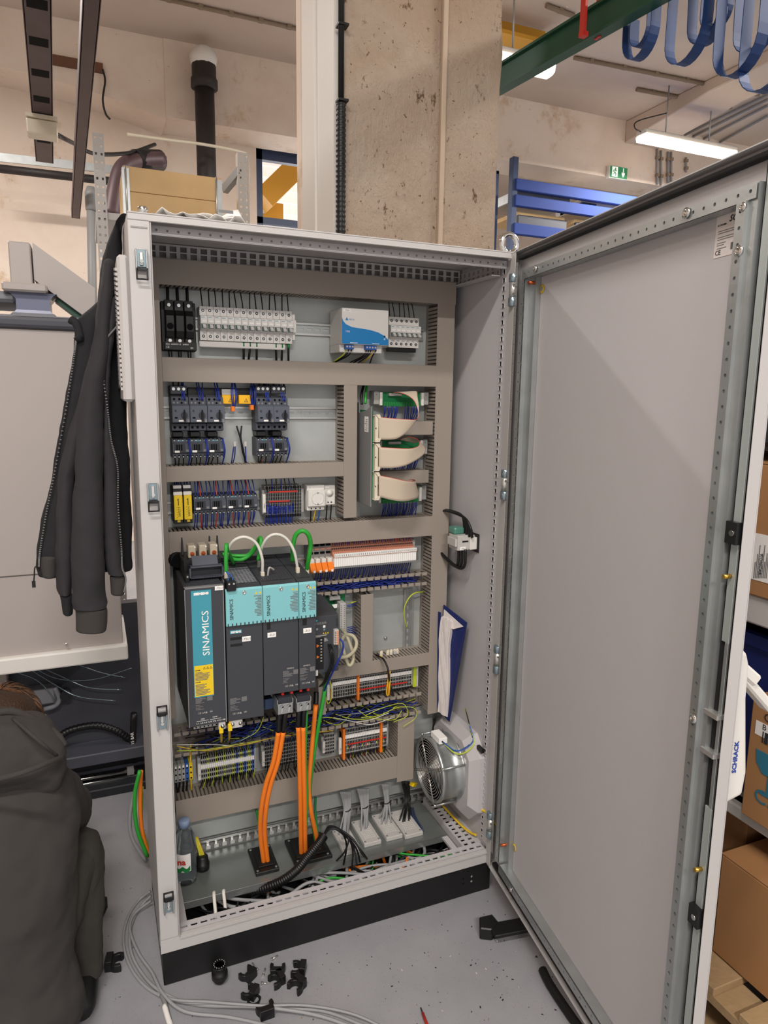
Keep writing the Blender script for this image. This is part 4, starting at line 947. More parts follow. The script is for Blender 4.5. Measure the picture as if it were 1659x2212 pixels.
# wires lying in the open ducts
def tangle(label, x0, x1, z0, z1, mats, n, name='wire_tangle', y0=.285, y1=.33, r=.0016):
    b = MB(); R_ = random.Random(len(label))
    for i in range(n):
        a = R_.uniform(x0, x0+(x1-x0)*.5); e = R_.uniform(a+.1, x1); k = 6; y = R_.uniform(y0, y1)
        b.tube([(a+(e-a)*j/k, y+R_.uniform(-.012, .008), R_.uniform(z0+.004, z1-.004)) for j in range(k+1)], r, R_.choice(mats), 5, 4)
    return tag(b.build(name), label, 'wires', None, 'stuff')
tangle('mass of thin blue wires lying in the open duct under the relays', A1.location.x-.2, xr_-.01, oa[0], oa[1], ['blue_wire'], 60)
tangle('tangled blue, black and yellow green wires in the wide open duct', .09, xr_-.01, ob0, ob1, ['blue_wire', 'wire_black', 'wire_black', 'blue_wire', 'yellow_green', 'wire_black', 'blue_wire'], 80)
# stray loops in front of the wide duct
t = thing('stray_wires', 'loose yellow green and white wires bowing out of the wide open duct', 'wires', (.7, .27, ob0))
for pts, m in (([(790, 1545), (830, 1528), (870, 1520), (880, 1545), (850, 1560)], 'yellow_green'), ([(780, 1550), (820, 1545), (860, 1528), (895, 1530), (898, 1550), (870, 1570)], 'yellow_green'), ([(765, 1560), (800, 1555), (840, 1540)], 'wire_white'), ([(775, 1535), (800, 1550), (850, 1555), (868, 1535)], 'yellow_green'), ([(720, 1550), (760, 1558), (800, 1565), (850, 1550)], 'wire_white'), ([(730, 1545), (780, 1540), (820, 1530)], 'wire_grey')):
    wire(t, [at(*p, y=.262) for p in pts], .0012, m)
t = thing('stray_wires', 'yellow and green wires running along the duct under the tall drive', 'wires', (.2, .27, ob0))
for pts, m in (([(382, 1612), (440, 1622), (480, 1616), (540, 1606), (600, 1592), (720, 1578)], 'yellow_wire'), ([(382, 1622), (440, 1620), (500, 1610), (560, 1600)], 'yellow_green'), ([(410, 1618), (450, 1622), (520, 1608), (590, 1580), (640, 1590)], 'wire_black'), ([(382, 1609), (460, 1608), (500, 1612)], 'wire_white'), ([(500, 1605), (540, 1590), (560, 1560)], 'blue_mid'), ([(520, 1600), (555, 1580), (570, 1548)], 'yellow_green')):
    wire(t, [at(*p, y=.25) for p in pts], .0014, m)
# ================================================================== MOUNTING RAILS
def rail(label, x0, x1, zc):
    t = thing('mounting_rail', label, 'rail', ((x0+x1)/2, YP, zc-.018), 0, 'top hat rails'); h = .0175
    m = MB().perf((x0, YP-.002, zc-.0125), (1, 0, 0), (0, 0, 1), x1-x0, [(.025, 'r', .0075, .003)], .025, 'zinc', .0015)
    for s in (-1, 1): m.box(x0, x1, YP-.0075, YP-.001, zc+s*.0125-.0006, zc+s*.0125+.0006, 'zinc').box(x0, x1, YP-.0085, YP-.0072, zc+s*.0125, zc+s*h, 'zinc_bright')
    m.build('profile', t); return t
z_r1 = Z_(670, 712, YP); rail('top hat rail behind the circuit breakers', .09, .885, z_r1)
z_r2 = Z_(680, 892, YP); rail('top hat rail behind the motor starters', .09, X_(724, 890, YP), z_r2)
z_r3 = Z_(655, 1083, YP); rail('top hat rail behind the yellow relays and socket', .09, X_(724, 1080, YP), z_r3)
z_r4 = Z_(900, 1195, YP); rail('top hat rail behind the white relay row', .47, .885, z_r4)
# vertical rail in the empty area
xv = X_(880, 1350, YP); t = thing('mounting_rail', 'upright top hat rail on the empty plate at the right', 'rail', (xv, YP, .75), 0, 'top hat rails'); zv0, zv1 = Z_(875, 1402, YP), Z_(875, 1272, YP)
m = MB().perf((xv+.0125, YP-.002, zv0), (0, 0, 1), (-1, 0, 0), zv1-zv0, [(.025, 'r', .0075, .003)], .025, 'zinc', .0015)
for s in (-1, 1): m.box(xv+s*.0125-.0006, xv+s*.0125+.0006, YP-.0075, YP-.001, zv0, zv1, 'zinc').box(xv+s*.0125, xv+s*.0175, YP-.0085, YP-.0072, zv0, zv1, 'zinc_bright')
m.build('profile', t)
# ================================================================== CIRCUIT BREAKERS
def white_tag(parent, x0, x1, y, z0, z1, s=None, world=False, name='label_plate', m='white_label'):
    o = MB().box(x0, x1, y-.0008, y, z0, z1, m).build(name, parent, world, bev=.0006)
    if s:
        h = (z1-z0)*.42; text(s, .01, ((x0+x1)/2, y-.0012, z0+(z1-z0)*.3), 'ink_grey', o if world else o, (PI/2, 0, 0), 'CENTER', height=h, world=world)
    return o
mw = (X_(632, 705, .295)-X_(432, 700, .295))/14; mz0, mz1 = Z_(530, 738.5, .3), Z_(530, 667, .3); mh = mz1-mz0
def make_mcb(w, h):
    t = thing('circuit_breaker', 'x', 'circuit breaker'); e = .0004
    MB().prism([(0, 0), (-.05, 0), (-.05, h*.28), (-.058, h*.30), (-.066, h*.33), (-.066, h*.70), (-.05, h*.74), (-.05, h), (0, h)], 'x', e, w-e, 'offwhite').build('body', t, False)
    MB().box(w*.06, w*.94, -.0672, -.066, h*.335, h*.475, 'toggle_gap').build('toggle_slot', t, False)
    MB().prism([(-.066, h*.37), (-.078, h*.34), (-.080, h*.37), (-.070, h*.46), (-.066, h*.46)], 'x', w*.28, w*.74, 'offwhite').build('toggle', t, False)
    for z in (h*.12, h*.88): MB().cyl((w/2, -.0506, z), (w/2, -.049, z), w*.22, 'black_matte', 10).cyl((w/2, -.0508, z), (w/2, -.0502, z), w*.12, 'zinc', 8).build('terminal_screw', t, False)
    white_tag(t, w*.2, w*.85, -.0662, h*.52, h*.58)
    MB().box(w*.1, w*.6, -.0664, -.066, h*.655, h*.67, 'teal_deep').build('maker_mark', t, False)
    return t
mcb0 = make_mcb(mw, mh); X0 = X_(432, 700, .295)
for i in range(14):
    lb = 'white circuit breaker, %s from the left in the long row of fourteen' % ORD[i]
    if i == 0: mcb0.location = (X0, YP, mz0); mcb0['label'] = lb; mcb0['group'] = 'row of fourteen circuit breakers'
    else: dup(mcb0, (X0+i*mw, YP, mz0), lb)
xe = X0+14*mw; tag(MB().box(xe+.0005, xe+.009, YP-.05, YP, mz0+.01, mz1-.006, 'offwhite').box(xe+.0005, xe+.009, YP-.062, YP-.05, mz0+.03, mz0+.065, 'offwhite').build('auxiliary_switch', bev=.001), 'slim auxiliary switch at the right end of the breaker row', 'switch')
tag(MB().box(X0-.002, X0+13*mw, YP-.045, YP-.035, mz0-.018, mz0-.001, 'offwhite').build('busbar_cover', bev=.002), 'white busbar strip under the long circuit breaker row', 'busbar')
x6 = X_(841, 715, .295); w6 = (X_(905, 718, .295)-x6)/6; z60 = Z_(870, 751, .3)
for i in range(6):
    c = dup(mcb0, (x6+i*w6, YP, z60), 'white circuit breaker, %s from the power supply in the short row of six' % ORD[i]); c['group'] = 'row of six circuit breakers'
tag(MB().box(x6, x6+5.6*w6, YP-.05, YP-.03, z60-.013, z60-.001, 'black').build('busbar_cover', bev=.001), 'black busbar strip under the short circuit breaker row', 'busbar')
def wires(label, specs, name='wire_group'):
    """specs: list of (world points, radius, material)"""
    p0 = specs[0][0][0]; t = thing(name, label, 'wires', p0)
    for pts, r, m in specs: wire(t, pts, r, m)
    return t
R1 = random.Random(3)
def drop(x, y0, z0, z1, m, r=.0014, y1=None, wig=.006):
    """wire from a terminal (x, y0, z0) to a duct slot at height z1"""
    y1 = YP-.03 if y1 is None else y1; dx = R1.uniform(-wig, wig)
    return ([(x, y0, z0), (x+dx*.3, y0+(y1-y0)*.3, z0+(z1-z0)*.4), (x+dx, y1, z1)], r, m)
wires('black wires from the top duct into the long breaker row', [drop(X0+(i+.5)*mw, YP-.045, mz1-.004, zt0+.01, 'wire_black', .0016) for i in range(14)])
wires('thick black wires with green ferrules leaving the long breaker row downwards', [drop(X0+(i+.5)*mw, YP-.042, mz0-.004, Z_(500, 776)-.01, 'wire_black', .0032) for i in (6, 7, 8, 11, 12, 13)])
fer = thing('ferrules', 'green wire ferrules under the long breaker row', 'ferrules', (X0+7*mw, YP-.042, mz0-.015))
for i in (6, 7, 8, 11, 12, 13): MB().cyl((X0+(i+.5)*mw, YP-.042, mz0-.012), (X0+(i+.5)*mw, YP-.042, mz0), .0038, 'green_dk', 8).build('ferrule', fer)
wires('black wires from the top duct into the short breaker row', [drop(x6+(i+.3)*w6, YP-.045, z60+mh-.004, zt0+.01, 'wire_black', .0014) for i in range(6)])
# ---- fuse switch (black, three pole)
fx0, fx1, fz0, fz1 = X_(350, 700, .28), X_(426, 700, .28), Z_(390, 757, .28), Z_(390, 645, .28)
t = thing('fuse_switch', 'black three pole fuse switch at the left of the breaker row', 'fuse switch', ((fx0+fx1)/2, YP, fz0)); fw = (fx1-fx0)
MB().box(fx0, fx1, .31, YP, fz0, fz1-.006, 'black').build('base', t, bev=.002)
for i in range(3):
    a = fx0+fw*(.1+.28*i); b_ = a+fw*.25
    p_ = MB().prism([(.31, fz0+.03), (.285, fz0+.034), (.275, fz0+.05), (.275, fz1-.045), (.29, fz1-.03), (.31, fz1-.026)], 'x', a, b_, 'black').build('pole_cover', t, bev=.002)
    if i != 1: MB().cyl(((a+b_)/2, .2735, fz0+.062), ((a+b_)/2, .276, fz0+.062), .005, 'grey_mid', 12).cyl(((a+b_)/2, .273, fz0+.062), ((a+b_)/2, .276, fz0+.062), .0085, 'black_matte', 12).build('fuse_window', p_)
    for z, y in ((fz1-.016, .29), (fz0+.026, .295)):
        q_ = MB().box(a, b_, .295, .32, z-.014, z+.013, 'black').build('terminal', t, bev=.001); MB().cyl(((a+b_)/2, .292, z), ((a+b_)/2, .296, z), .0045, 'zinc_bright', 10).build('screw', q_)
MB().box(fx0+fw*.06, fx1-fw*.02, .288, .31, fz0+.002, fz0+.022, 'black').build('label_plate', t)
text('CE', .008, (fx0+fw*.1, .2876, fz0+.006), 'white_label', t, height=.005)
text('IEC 60947-3  690V', .006, (fx0+fw*.1, .2876, fz0+.0145), 'white_label', t, length=fw*.65, height=.0035); text('us', .008, (fx0+fw*.8, .2876, fz0+.006), 'white_label', t, height=.004)
wires('thick black wires entering and leaving the black fuse switch', [drop(fx0+fw*(.22+.28*i), .31, fz1-.01, zt0+.01, 'wire_black', .0042, wig=.002) for i in range(3)]+[drop(fx0+fw*(.2+.28*i)+dx, .315, fz0+.002, Z_(390, 770)-.01, 'wire_black', .002, wig=.002) for i in range(3) for dx in (0, .007)])
# ---- power supply
ux0, ux1, uz0, uz1 = X_(739.5, 700, .232), X_(840, 710, .232), Z_(790, 744.5, .232), Z_(790, 667.5, .232)
t = thing('power_supply', 'white power supply with a blue wave front', 'power supply', ((ux0+ux1)/2, YP, uz0-.02)); uw, uh = ux1-ux0, uz1-uz0
MB().box(ux0, ux1, .235, .345, uz0, uz1, 'offwhite').box(ux0, ux1-.012, .255, .345, uz0-.022, uz0, 'offwhite').build('housing', t, bev=.0015)
wp = [(0, .72), (.02, .64), (.08, .55), (.2, .48), (.4, .45), (.6, .42), (.78, .36), (.9, .28), (1, .16)]
MB().prism([(ux0, uz0+.001), (ux1-.0005, uz0+.001)]+[(ux0+uw*u, uz0+uh*v) for u, v in wp[::-1]], 'y', .2338, .235, 'blue_psu').build('wave_panel', t)
text('DELTA', .01, (ux0+uw*.14, .2346, uz0+uh*.67), 'blue_psu', t, length=uw*.12); MB().prism([(ux0+uw*.07, uz0+uh*.66), (ux0+uw*.13, uz0+uh*.66), (ux0+uw*.1, uz0+uh*.75)], 'y', .2342, .235, 'blue_psu').build('triangle_logo', t)
text('CliQ', .012, (ux0+uw*.07, .2332, uz0+uh*.33), 'white_label', t, length=uw*.09)
for u in (.25, .72): MB().box(ux0+uw*(u-.08), ux0+uw*(u+.08), .2334, .2338, uz0+uh*.03, uz0+uh*.045, 'white_label').build('print', t)
for v in (.26, .18): MB().cyl((ux0+uw*.91, .2325, uz0+uh*v), (ux0+uw*.91, .234, uz0+uh*v), .0025, 'black' if v > .2 else 'offwhite', 8).build('indicator', t)
white_tag(t, ux0+uw*.02, ux0+uw*.18, .2348, uz0+uh*.89, uz0+uh*.98, '-T5U1', True)
for u, n_ in ((.09, 3), (.52, 4)):
    k = MB().box(ux0+uw*u, ux0+uw*(u+.06*n_), .24, .256, uz0-.014, uz0-.001, 'blue_mid').build('terminal_block', t, bev=.001)
    for j in range(n_): MB().cyl((ux0+uw*(u+.06*(j+.5)), .2385, uz0-.007), (ux0+uw*(u+.06*(j+.5)), .2405, uz0-.007), .0026, 'grey_light', 8).build('screw', k)
zd = Z_(790, 780)-.004
wires('black and yellow green wires leaving the power supply terminals', [([(ux0+uw*u, .25, uz0-.013), (ux0+uw*u-.004, .27, uz0-.03), (ux0+uw*u+dx, .31, zd)], .002, m) for u, dx, m in ((.13, -.02, 'yellow_green'), (.19, -.026, 'wire_black'), (.25, -.03, 'wire_black'), (.57, -.03, 'wire_black'), (.62, -.026, 'wire_black'), (.67, -.018, 'wire_black'), (.73, -.016, 'yellow_wire'), (.78, .004, 'wire_black'))])
# ================================================================== CONTACTORS AND MOTOR STARTERS
def make_contactor(w, h):
    t = thing('contactor', 'x', 'contactor'); e = .0006
    MB().box(e, w-e, -.045, 0, .002, h-.002, 'device_dark').build('base', t, False, bev=.001)
    MB().prism([(-.045, .003), (-.062, .004), (-.062, h*.26), (-.07, h*.30), (-.07, h*.74), (-.062, h*.78), (-.062, h-.004), (-.045, h-.003)], 'x', e, w-e, 'device').build('housing', t, False, bev=.0008)
    f = MB().box(w*.1, w*.72, -.0708, -.07, h*.3, h*.72, 'device_dark').build('front_window', t, False)
    for i in range(3): MB().box(w*(.22+.13*i), w*(.30+.13*i), -.0716, -.0708, h*.40, h*.68, 'black_matte').build('coil_slot', t, False)
    MB().box(w*.3, w*.62, -.0622, -.0618, h*.83, h*.87, 'teal_deep').build('maker_mark', t, False)
    white_tag(t, w*.12, w*.4, -.0715, h*.30, h*.40); MB().box(w*.78, w*.93, -.0706, -.07, h*.34, h*.44, 'grey_mid').build('code_plate', t, False)
    for z in (h*.12, h*.9):
        for i in range(4): MB().cyl((w*(.14+.24*i), -.0626, z), (w*(.14+.24*i), -.06, z), w*.07, 'black_matte', 8).cyl((w*(.14+.24*i), -.063, z-h*.03), (w*(.14+.24*i), -.0618, z-h*.03), w*.045, 'zinc', 6).build('terminal', t, False)
    for i in range(4): MB().box(w*.86, w*.96, -.0628, -.062, h*(.3+.11*i), h*(.35+.11*i), 'black_matte').build('aux_slot', t, False)
    return t
def make_starter(w, h):
    t = thing('motor_starter', 'x', 'motor starter'); e = .0006
    MB().box(e, w-e, -.05, 0, 0, h, 'device_dark').build('base', t, False, bev=.001)
    MB().box(e, w-e, -.068, -.05, h*.72, h*.94, 'device').build('top_terminal_block', t, False, bev=.001)
    MB().box(e, w-e, -.062, -.05, h*.02, h*.22, 'device').build('bottom_terminal_block', t, False, bev=.001)
    MB().prism([(-.05, h*.23), (-.086, h*.25), (-.088, h*.27), (-.088, h*.70), (-.076, h*.74), (-.05, h*.76)], 'x', e, w-e, 'device_face').build('front', t, False, bev=.0008)
    MB().cyl((w*.68, -.091, h*.45), (w*.68, -.088, h*.45), w*.19, 'device_dark', 18).build('dial', t, False)
    MB().prism([(w*.62, h*.3), (w*.74, h*.3), (w*.71, h*.6), (w*.65, h*.6)], 'y', -.1, -.09, 'black').build('rotary_knob', t, False, bev=.001)
    MB().box(w*.36, w*.7, -.0805, -.0795, h*.705, h*.725, 'teal_deep').build('maker_mark', t, False)
    white_tag(t, w*.36, w*.66, -.0885, h*.275, h*.325); MB().box(w*.84, w*.96, -.0884, -.088, h*.26, h*.34, 'grey_mid').build('code_plate', t, False)
    MB().cyl((w*.2, -.0895, h*.57), (w*.2, -.088, h*.57), w*.06, 'device_dark', 10).build('test_button', t, False)
    MB().box(w*.14, w*.3, -.0886, -.088, h*.36, h*.4, 'black_matte').build('trip_slot', t, False)
    for i in range(4): MB().cyl((w*(.16+.22*i), -.0686, h*.78), (w*(.16+.22*i), -.067, h*.78), w*.06, 'grey_mid' if i != 2 else 'black_matte', 8).build('screw', t, False)
    for i in range(3): MB().cyl((w*(.18+.3*i), -.0686, h*.88), (w*(.18+.3*i), -.067, h*.88), w*.075, 'black_matte', 8).build('terminal', t, False)
    for i in range(3): MB().cyl((w*(.18+.3*i), -.0626, h*.11), (w*(.18+.3*i), -.061, h*.11), w*.085, 'black_matte', 8).build('terminal', t, False)
    return t
sw = (X_(485, 880, .265)-X_(371, 880, .265))/3; sz0, sz1 = Z_(430, 932, .28), Z_(430, 853, .28); sh_ = sz1-sz0
cw = sw; cz0, cz1 = Z_(430, 990, .288), Z_(430, 945, .288); ch = cz1-cz0
st0 = make_starter(sw, sh_); ct0 = make_contactor(cw, ch); st0['group'] = 'motor starters'; ct0['group'] = 'contactors under the motor starters'
xsA = X_(371, 880, .265); xsB = X_(556, 880, .265); cxA = X_(372, 965, .285); cxB = X_(554, 965, .285)
spots = [(xsA+i*sw, ORD[i]+' from the left of the left trio') for i in range(3)]+[(xsB+i*sw*.98, ('left' if i == 0 else 'right')+' one of the right pair') for i in range(2)]
for i, (x, lb) in enumerate(spots):
    l1 = 'grey motor starter with black rotary knob, '+lb
    if i == 0: st0.location = (x, YP, sz0); st0['label'] = l1
    else: dup(st0, (x, YP, sz0), l1)
for i in range(5):
    x = cxA+i*cw if i < 3 else cxB+(i-3)*cw*.98; l2 = 'grey contactor below the motor starters, '+spots[i][1]
    if i == 0: ct0.location = (x, YP, cz0); ct0['label'] = l2
    else: dup(ct0, (x, YP, cz0), l2)
    tag(MB().box(x+.003, x+cw*.68, YP-.055, YP, cz1+.001, sz0-.001, 'black').build('link_module', bev=.002), 'black link module between motor starter and contactor, '+spots[i][1], 'link module', 'black link modules')
# infeed terminals above starters
for i, (a, b_) in enumerate(((368, 405), (553, 586), (587, 620))):
    x0, x1 = X_(a, 840, .28), X_(b_, 840, .28); z0, z1 = Z_((a+b_)/2, 853 if i == 0 else 852, .28)+.001, Z_((a+b_)/2, 833, .28)
    t = thing('infeed_terminal', ['grey infeed terminal above the leftmost motor starter', 'left grey infeed terminal above the right pair of starters', 'right grey infeed terminal above the right pair of starters'][i], 'terminal', ((x0+x1)/2, YP, z0), 0, 'infeed terminals')
    MB().box(x0, x1, YP-.06, YP, z0, z1, 'device_dark').build('body', t, bev=.002)
    for k in range(3): MB().cyl((x0+(x1-x0)*(.2+.3*k), YP-.0615, (z0+z1)/2+.003), (x0+(x1-x0)*(.2+.3*k), YP-.059, (z0+z1)/2+.003), .0042, 'zinc_bright', 10).build('screw', t)
bx0_, bx1_ = X_(405, 845, .31), X_(552, 845, .31)
tag(MB().box(bx0_, bx1_, .312, .325, Z_(470, 862, .31), Z_(470, 838, .31), 'black').build('busbar_housing', bev=.002), 'black busbar housing behind the yellow warning covers', 'busbar')
for i, (a, b_) in enumerate(((480, 511), (516, 543))):
    x0, x1 = X_(a, 863, .295), X_(b_, 863, .295); z0, z1 = Z_((a+b_)/2, 872.5, .295), Z_((a+b_)/2, 853.5, .295)
    t = thing('warning_cover', ('left' if i == 0 else 'right')+' yellow warning cover between the motor starters', 'cover', ((x0+x1)/2, YP, z0), 0, 'yellow warning covers')
    MB().box(x0, x1, .295, .312, z0, z1, 'amber').build('cover', t, bev=.001)
    if i == 0: MB().box(x0, x1-.004, .297, .312, z1+.001, z1+.016, 'grey_light').build('type_plate', t)
    cx = (x0+x1)/2+.003; s = .0062; cz_ = z0+.005
    MB().prism([(cx-s, cz_), (cx+s, cz_), (cx, cz_+s*1.7)], 'y', .2942, .2951, 'ink').build('warning_triangle', t)
    MB().prism([(cx-s*.72, cz_+s*.18), (cx+s*.72, cz_+s*.18), (cx, cz_+s*1.42)], 'y', .2938, .2943, 'amber').build('triangle_field', t); MB().box(cx-.0005, cx+.0005, .2934, .2939, cz_+s*.3, cz_+s*1.05, 'ink').build('bolt_mark', t)
    ox = X_(503+i*41, 883, .29); oz = Z_(503+i*41, 884-i*3, .29)
    tag(MB().box(ox-.005, ox+.005, .285, .3, oz-.006, oz+.008, 'orange').build('wire_connector', bev=.001), 'orange wire connector hanging below the %s yellow warning cover' % ('left' if i == 0 else 'right'), 'connector', 'orange wire connectors')
ztop = Z_(430, 822)+.004
wires('blue wires dropping from the duct to the motor starters', [drop(x+sw*k, YP-.072, sz1-.014, ztop, 'blue_wire', .0015) for x, _ in spots for k in (.62, .72, .8)])
wires('black wires feeding the infeed terminals', [drop(X_(px, 833, .3), .30, Z_(px, 833, .3), ztop, 'wire_black', .002) for px in (374, 385, 560, 570, 580, 592, 603, 614)])
wires('blue wires looping down to the orange connectors', [([(X_(505+i*41, 822, .3)+dx*.4, .31, ztop), (X_(505+i*41, 850, .29)+dx, .285, Z_(505+i*41, 852, .29)), (X_(505+i*41, 880, .29)+dx*.3, .288, Z_(505+i*41, 880, .29))], .0014, 'blue_wire') for i in range(2) for dx in (-.008, -.003, .004, .008)])
zb3 = d3[1]-.004
wires('black wires leaving the contactors into the duct below', [drop((cxA+i*cw if i < 3 else cxB+(i-3)*cw)+cw*k, YP-.06, cz0+.006, zb3, 'wire_black', .0016) for i in range(5) for k in (.14, .38, .62)])
wires('blue wires hanging beside the contactors', [([((cxA+i*cw if i < 3 else cxB+(i-3)*cw)+cw*(.88+.05*j), YP-.07, cz1-.002), ((cxA+i*cw if i < 3 else cxB+(i-3)*cw)+cw*(.93+.06*j), YP-.085, cz0+.02), ((cxA+i*cw if i < 3 else cxB+(i-3)*cw)+cw*.9, YP-.05, zb3)], .0014, 'blue_wire') for i in range(5) for j in range(2)])
lw = [((cxB+.012, YP-.05, cz0+.002), 'red')]
wires('black loose ends crossing on the bare plate between the starters', [([at(511, 920, y=.32), at(520, 950, y=.315), at(524, 975, y=.32), at(532, 1000, y=.33)], .0024, 'wire_black'), ([at(522, 920, y=.32), at(520, 945, y=.315), at(526, 975, y=.32), at(530, 1000, y=.33)], .0024, 'wire_black'), ([at(505, 965, y=.31), at(502, 985, y=.315), at(500, 1000, y=.33)], .0016, 'blue_wire'), ([at(508, 965, y=.31), at(507, 985, y=.315), at(503, 1000, y=.33)], .0016, 'blue_wire'), ([at(530, 962, y=.31), at(531, 980, y=.315), at(531, 1000, y=.33)], .0016, 'blue_wire'), ([at(564, 990, y=.31), at(564, 1000, y=.33)], .002, 'red')])
for i, px in enumerate((507, 530)):
    p = at(px, 960, y=.31); tag(MB().box(p.x-.004, p.x+.004, p.y-.004, p.y+.004, p.z-.006, p.z+.008, 'grey_light').build('wire_connector', bev=.001), ('left' if i == 0 else 'right')+' clear wire connector on the blue loose ends between the contactors', 'connector', 'clear wire connectors')
# ---- row three: yellow safety relays, contactors, terminals, socket, thermostat
yx = [(375, 396), (396.5, 416)]
for i, (a, b_) in enumerate(yx):
    x0, x1 = X_(a, 1100, .265), X_(b_, 1100, .265); z0, z1 = Z_(395, 1132, .265), Z_(395, 1056, .265)
    t = thing('safety_relay', ('left' if i == 0 else 'right')+' yellow safety relay in the lower device row', 'relay', ((x0+x1)/2, YP, z0), 0, 'yellow safety relays')
    MB().box(x0+.0004, x1-.0004, .27, YP, z0, z1, 'black').build('body', t, bev=.001); MB().box(x0+.0015, x1-.0015, .262, .27, z0+.012, z1-.018, 'yellow').build('front', t, bev=.0015)
    MB().box(x0+.001, x1-.001, .266, .285, z1-.018, z1-.008, 'white_plastic').build('label_cap', t, bev=.001); MB().box(x0+.002, x1-.002, .275, .3, z1-.008, z1+.008, 'grey_light').build('terminal_plug', t, bev=.001)
    c = (x0+x1)/2; MB().box(c-.001, c+.001, .2612, .262, z1-.045, z1-.026, 'ink').box(c-.003, c-.001, .2612, .262, z1-.03, z1-.028, 'ink').build('function_symbol', t)
    for k in range(5): MB().cyl((c-.004, .2615, z1-.05-.007*k), (c-.004, .2622, z1-.05-.007*k), .0009, 'ink', 6).build('indicator', t)
    text('SAFETY', .006, (c+.005, .2616, z0+.022), 'ink', t, (PI/2, -PI/2, 0), 'LEFT', length=.028); MB().box(c-.004, c+.004, .2614, .262, z0+.006, z0+.012, 'yellow_dk').build('foot_clip', t)
qx0, qx1 = X_(418, 1090, .285), X_(557, 1090, .285); qw = (qx1-qx0)/4; qz0 = Z_(490, 1110, .288)
for i in range(4):
    c = dup(ct0, (qx0+i*qw, YP, qz0), 'grey contactor beside the yellow relays, %s from the left' % ORD[i]); c['group'] = 'contactors beside the yellow relays'; c.scale = (qw/cw, 1, 1)
zt3, zb4 = d3[0]+.004, d4[1]-.004
wires('blue wires above the four lower contactors', [drop(qx0+i*qw+qw*k, YP-.058, qz0+ch-.004, zt3, 'blue_wire', .0015) for i in range(4) for k in (.15, .3, .62, .85)])
wires('red wires above and below the four lower contactors', [drop(qx0+i*qw+qw*.45, YP-.058, qz0+ch-.004, zt3, 'red', .0016) for i in range(4)]+[drop(qx0+i*qw+qw*.45, YP-.058, qz0+.004, zb4, 'red', .0016) for i in range(4)])
wires('blue wires below the four lower contactors', [drop(qx0+i*qw+qw*k, YP-.058, qz0+.004, zb4, 'blue_wire', .0015) for i in range(4) for k in (.12, .25, .6, .75, .85)])
wires('blue wires entering the yellow safety relays', [drop(X_(a, 1056, .28), .285, Z_(a, 1056, .28)+.005, zt3, 'blue_wire', .0014) for a in (379, 383, 388, 392, 400, 404, 408, 412)])
# three level terminal strip
def term_mesh(w, h, m, dep=.045, rows=3, hole='black_matte', steps=None):
    b = MB(); st = steps or [(0, dep)]
    b.prism([(0, 0), (-dep*.8, 0), (-dep, h*.1), (-dep, h*.9), (-dep*.8, h), (0, h)], 'x', .0003, w-.0003, m)
    for k in range(rows):
        z = h*(k+.5)/rows; b.box(w*.2, w*.8, -dep-.0005, -dep+.001, z-h*.05, z+h*.05, hole)
    return b
def term_strip(label, x0, x1, z0, z1, mats, pitch=.0052, dep=.05, rows=6, marker=True, markz=.72, tagtxt=None, ends=True, tagx=None, name='terminal_strip', mk='white_label'):
    t = thing(name, label, 'terminals', ((x0+x1)/2, YP, z0), 0, 'terminal strips'); n = int((x1-x0)/pitch); h = z1-z0; cache = {}
    for i in range(n):
        m = mats[i % len(mats)] if not callable(mats) else mats(i, n)
        if m not in cache:
            o = term_mesh(pitch, h, m, dep, rows).build('terminal_block', t, False); cache[m] = o; o.location = (x0+i*pitch-t.location.x, 0, 0)
        else: inst(cache[m], (x0+i*pitch-t.location.x, 0, 0), t)
    if marker: 
        mm = MB()
        for i in range(n): mm.box(x0+i*pitch+.0004, x0+(i+1)*pitch-.0004, YP-dep-.0022, YP-dep, z0+h*markz, z0+h*(markz+.14), mk)
        mm.build('marker_strip', t)
    if ends:
        for x in (x0-.009, x0+n*pitch+.0005): MB().box(x, x+.0085, YP-dep*.9, YP, z0+h*.12, z0+h*.88, 'grey_plastic').build('end_clamp', t, bev=.001)
    if tagtxt:
        x = tagx if tagx is not None else x0-.0105
        o = MB().box(x, x+.009, YP-dep-.014, YP-dep-.004, z0+h*.2, z0+h*.78, 'white_plastic').build('strip_label', t, bev=.001)
        text(tagtxt, .008, (x+.0065, YP-dep-.0146, z0+h*.34), 'ink_grey', o, (PI/2, -PI/2, 0), 'LEFT', height=.004)
    return t
tx0, tx1 = X_(574, 1090, .30), X_(652, 1090, .30); tz0, tz1 = Z_(612, 1118, .30), Z_(612, 1050, .30)
T3 = term_strip('grey three level terminal block between the contactors and the socket', tx0, tx1, tz0, tz1, ['grey_plastic', 'grey_mid'], .0052, .045, 9, False, .7, 'ANX1')
for z in (.80, .50): MB().box(tx0+.01, tx1-.012*(1 if z > .6 else 3), YP-.0475, YP-.045, tz0+(tz1-tz0)*z, tz0+(tz1-tz0)*(z+.04), 'red').build('jumper_bar', T3)
wires('blue wires below the three level terminal block', [drop(tx0+.004+i*.0038, YP-.046, tz0+(tz1-tz0)*R1.uniform(.32, .48), zb4, 'blue_wire', .0015, YP-.04, .004) for i in range(22)])
wires('blue wires above the three level terminal block', [drop(tx0+.006+i*.014, YP-.046, tz1-.012, zt3, 'blue_wire' if i % 2 else 'wire_black', .0015) for i in range(7)])
